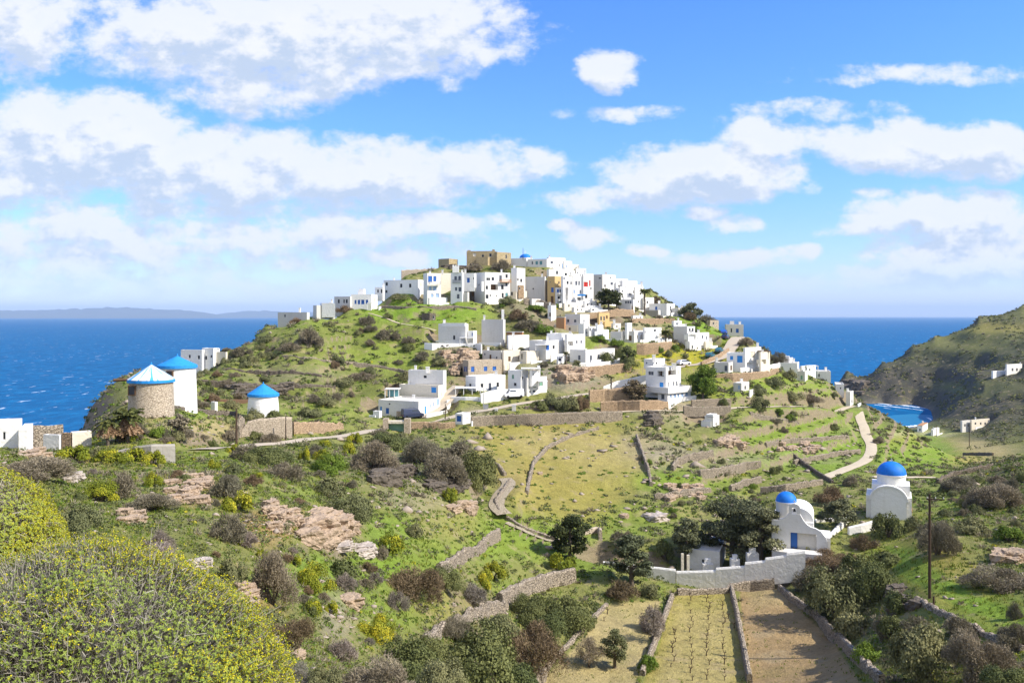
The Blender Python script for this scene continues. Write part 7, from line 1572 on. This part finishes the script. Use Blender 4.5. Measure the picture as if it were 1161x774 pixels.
def cliff_d(px, py, x, D, z): return (.75 - .5 * blob(1090, 385, 80, 16, .5, px, py)) * (z > 5) * (px > 955) * sstep(-.35, .2, fbm(x / 16, D / 16, 3))
clumps('headland_scrub', 24000, 380, 800, cliff_d, 12, .6, 1.3, 'leaf_lentisk', .0008)
clumps('headland_dry_scrub', 8000, 380, 800, cliff_d, 10, .6, 1.2, 'leaf_thorn', .0010)
# grass tufts
P, px, py = scatter(46000, 9, 135, lambda px, py, x, D, z: (.35 + .65 * sstep(-.3, .3, fbm(x / 6, D / 6, 3))) * np.where(plots(px, py), .35, 1.0))
per = 6; C = np.repeat(P, per, 0); D = C[:, 1]; C = C + rng.normal(size=C.shape) * np.array([1, 1, 0]) * (.0016 * D)[:, None]
dv = rng.normal(size=C.shape) * np.array([.45, .45, .15]) + np.array([0, 0, 1]); dv /= np.linalg.norm(dv, axis=1)[:, None]
Q = sticks(C - dv * .03, dv, rng.uniform(.10, .30, len(C)) * np.clip(D / 60, .5, 1.3) * np.repeat(np.where(plots(px, py), .5, 1), per), D * .00045)
tag(addobj('grass', leafmesh('grass', Q, np.clip(np.repeat(rng.uniform(0, 1, len(P)), per) + rng.normal(0, .1, len(C)), 0, 1), 'grass_blade')), kind='stuff')
# loose stones
def stone_d(px, py, x, D, z):
    d = np.zeros(px.shape) + .10
    for bx in ((780, 540, 110, 50), (640, 500, 80, 26), (720, 500, 30, 40), (215, 560, 50, 26), (340, 600, 70, 26), (390, 695, 40, 30), (470, 580, 60, 26), (900, 515, 90, 30), (640, 425, 50, 20), (60, 518, 60, 12), (540, 690, 50, 20), (690, 370, 60, 20), (760, 462, 60, 10), (1130, 600, 40, 40), (240, 490, 60, 14), (980, 500, 20, 30), (560, 410, 50, 16)): d += .75 * blob(*bx, .6, px, py)
    return np.clip(d * sstep(-.3, .35, fbm(x / 5 + 3, D / 5, 3)), 0, 1) * (z > 1) * np.where(plots(px, py), .04, 1)
P, px, py = scatter(17000, 18, 300, stone_d); k = len(P)
oc = np.array([(1, 0, 0), (0, 1, 0), (-1, 0, 0), (0, -1, 0), (0, 0, 1), (0, 0, -1), (.7, .7, .5), (-.7, .7, .5), (-.7, -.7, .5), (.7, -.7, .5)], float)
tri = [(6, 4, 9), (6, 7, 4), (7, 8, 4), (8, 9, 4), (0, 6, 9), (0, 1, 6), (1, 7, 6), (1, 2, 7), (2, 8, 7), (2, 3, 8), (3, 9, 8), (3, 0, 9), (1, 0, 5), (2, 1, 5), (3, 2, 5), (0, 3, 5)]
s_ = np.exp(rng.normal(-1.75, .5, k)) * np.clip(P[:, 1] / 90, .4, 1.5)
Vv = P[:, None, :] + oc[None] * (1 + .35 * rng.normal(size=(k, 10, 3))) * s_[:, None, None] * np.array([1.2, 1.0, .75]); 
lp = (np.array(tri).reshape(-1)[None] + (np.arange(k) * 10)[:, None]).reshape(-1)
tag(addobj('loose_stones', npmesh('loose_stones', Vv.reshape(-1, 3), 3, lp, 'rock_loose')), kind='stuff')
HAZE = 3.6e-5
# ------------------------------------------------------------------ light
SUN_EL, SUN_AZ = 41.0, -17.0          # azimuth measured from +X towards +Y
sd = np.array([math.cos(R(SUN_EL)) * math.cos(R(SUN_AZ)), math.cos(R(SUN_EL)) * math.sin(R(SUN_AZ)), math.sin(R(SUN_EL))])
sun = bpy.data.lights.new('sun', 'SUN'); sun.energy = 3.7; sun.angle = R(0.5); sun.color = (1.0, 0.94, 0.84)
so = bpy.data.objects.new('sun', sun); COL.objects.link(so)
from mathutils import Vector
so.rotation_euler = Vector(-sd).to_track_quat('-Z', 'Y').to_euler()
so.location = (200, -60, 300)
W = bpy.data.worlds.new('World'); SC.world = W; W.use_nodes = True
b = NB(W.node_tree); bg = b.n['Background']
sky = b.node('ShaderNodeTexSky', sky_type='NISHITA', sun_disc=False)
sky.sun_elevation = R(SUN_EL); sky.sun_rotation = R(90 - SUN_AZ); sky.air_density = 1.0; sky.dust_density = .15; sky.ozone_density = 3.0; sky.altitude = 60
# cloud field as a node group, evaluated in gnomonic direction space (photo-pixel units / 100)
g = bpy.data.node_groups.new('cloud_field', 'ShaderNodeTree')
g.interface.new_socket('Vector', in_out='INPUT', socket_type='NodeSocketVector')
g.interface.new_socket('Fac', in_out='OUTPUT', socket_type='NodeSocketFloat')
gb = NB(g); gi_ = gb.node('NodeGroupInput'); go_ = gb.node('NodeGroupOutput')
v = gi_.outputs[0]
wn = gb.node('ShaderNodeTexNoise', {'Vector': v, 'Scale': 1.1, 'Detail': 5.0, 'Roughness': .6})
vw = gb.vmath('ADD', v, gb.vmath('MULTIPLY', gb.vmath('SUBTRACT', wn.outputs['Color'], (.5, .5, .5)), (.75, .32, 0)))
ELL = [(330, 40, 260, 62, 1), (300, 95, 110, 38, .75), (480, 20, 120, 40, .8), (150, 15, 100, 25, .5), (25, 30, 70, 55, .9),
       (90, 160, 140, 62, 1.1), (20, 200, 90, 45, .8), (250, 190, 170, 48, 1.0), (420, 200, 150, 44, .95), (555, 188, 90, 26, .7), (470, 256, 120, 16, .7), (300, 270, 240, 34, .62), (100, 275, 170, 46, .72), (415, 270, 44, 14, .7), (60, 312, 240, 30, .6),
       (692, 78, 42, 24, 1.0), (800, 198, 120, 38, 1.0), (865, 168, 56, 34, .95), (690, 228, 85, 18, .6), (730, 200, 60, 24, .6),
       (1010, 163, 95, 30, 1.0), (1110, 172, 90, 34, 1.0), (1070, 245, 120, 34, .85), (1110, 285, 130, 42, .95), (960, 262, 40, 12, .5),
       (800, 243, 26, 10, .8), (835, 256, 34, 13, .75), (670, 272, 32, 14, .7), (640, 257, 18, 8, .6), (915, 286, 24, 8, .5), (830, 293, 90, 11, .7), (735, 285, 40, 8, .6), (1000, 318, 200, 14, .5), (300, 325, 260, 14, .5), (992, 217, 20, 8, .6),
       (690, 127, 70, 9, .42), (1040, 85, 130, 12, .42), (920, 125, 90, 12, .42), (850, 140, 60, 10, .2), (450, 290, 80, 12, .6), (220, 238, 170, 14, .6), (470, 95, 60, 8, .2)]
acc = None
for cx, cy, rx, ry, s in ELL:
    X0, Y0 = (cx - CX) / 100, (HY - cy) / 100; ix, iy = 100 / rx, 100 / ry
    q = gb.vmath('MULTIPLY_ADD', vw, (ix, iy, 0), (-X0 * ix, -Y0 * iy, 0))
    e = gb.math('MULTIPLY_ADD', gb.vmath('DOT_PRODUCT', q, q), -s * .75, s)
    acc = e if acc is None else gb.math('SMOOTH_MAX', acc, e, .15)
acc = gb.math('MAXIMUM', acc, -0.6)
vs2 = gb.vmath('MULTIPLY', v, (1.0, 1.5, 1.0))
nf = gb.noise(vs2, 2.1, 10, .62)
out = gb.math('ADD', acc, gb.math('MULTIPLY_ADD', nf, 2.05, -1.09))
gb.put(go_.inputs[0], out)
tc = b.node('ShaderNodeTexCoord').outputs['Generated']
s3 = b.node('ShaderNodeSeparateXYZ', {0: tc})
yy = b.math('MAXIMUM', b.math('ABSOLUTE', s3.outputs[1]), .02)
uu = b.math('MULTIPLY', b.math('DIVIDE', s3.outputs[0], yy), F / 100); ww = b.math('MULTIPLY', b.math('DIVIDE', s3.outputs[2], yy), F / 100)
vec = b.node('ShaderNodeCombineXYZ', {0: uu, 1: ww, 2: 0.0}).outputs[0]
def field(v):
    n = b.n.new('ShaderNodeGroup'); n.node_tree = g; b.put(n.inputs[0], v); return n.outputs[0]
d0 = field(vec); d1 = field(b.vmath('ADD', vec, (.08, .24, 0)))
alpha = b.math('MULTIPLY', b.ramp(d0, -.06, .56), .95)
alpha = b.math('MULTIPLY', alpha, b.lerp(b.ramp(s3.outputs[2], 0.0, .07), .12, 1.0))
lit = b.ramp(b.math('SUBTRACT', d0, d1), -.28, .30)
thick = b.ramp(d1, .15, 1.0)
# clear sky: richer blue aloft, pale towards the horizon
hs = b.node('ShaderNodeHueSaturation', {'Hue': .495, 'Saturation': 1.2, 'Value': 1.0, 'Color': sky.outputs[0]})
skc = b.mix(1.0, hs.outputs[0], b.mix(b.ramp(s3.outputs[2], .02, .24), c4((.49, .52, .80)), c4((.52, .61, .95))), 'MULTIPLY')
ccol = b.mix(lit, c4((2.05, 2.42, 3.0)), c4((3.4, 3.43, 3.48)))
ccol = b.mix(b.math('MULTIPLY', b.math('SUBTRACT', 1.0, thick), .6), ccol, c4((3.05, 3.2, 3.6)))
front = b.ramp(s3.outputs[1], -.25, .05)            # unseen white cloud added to the sky behind the viewpoint as neutral fill
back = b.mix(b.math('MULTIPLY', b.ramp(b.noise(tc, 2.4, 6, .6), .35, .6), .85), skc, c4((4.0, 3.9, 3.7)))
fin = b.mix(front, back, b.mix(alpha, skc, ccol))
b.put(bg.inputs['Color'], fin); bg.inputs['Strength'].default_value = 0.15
SC.view_settings.view_transform = 'Standard'; SC.view_settings.look = 'None'; SC.view_settings.gamma = 1.0
SC.view_settings.exposure = 0.98
SC.cycles.use_denoising = True
try: SC.cycles.denoiser = 'OPENIMAGEDENOISE'
except Exception: pass
SC.cycles.max_bounces = 5; SC.cycles.diffuse_bounces = 3; SC.cycles.glossy_bounces = 2; SC.cycles.transmission_bounces = 2; SC.cycles.volume_bounces = 0; SC.cycles.transparent_max_bounces = 4

# ------------------------------------------------------------------ air
hz = bpy.data.materials.new('haze'); hz.use_nodes = True
hn = hz.node_tree; hn.nodes.remove(hn.nodes['Principled BSDF'])
pv = hn.nodes.new('ShaderNodeVolumePrincipled'); pv.inputs['Color'].default_value = (.54, .74, 1, 1); pv.inputs['Density'].default_value = HAZE
hn.links.new(pv.outputs[0], hn.nodes['Material Output'].inputs['Volume'])
MATS['haze'] = hz
hb = MB().box(-52000, 52000, -3000, 52000, -16, 620).build('haze', 'haze')
tag(hb, kind='stuff')
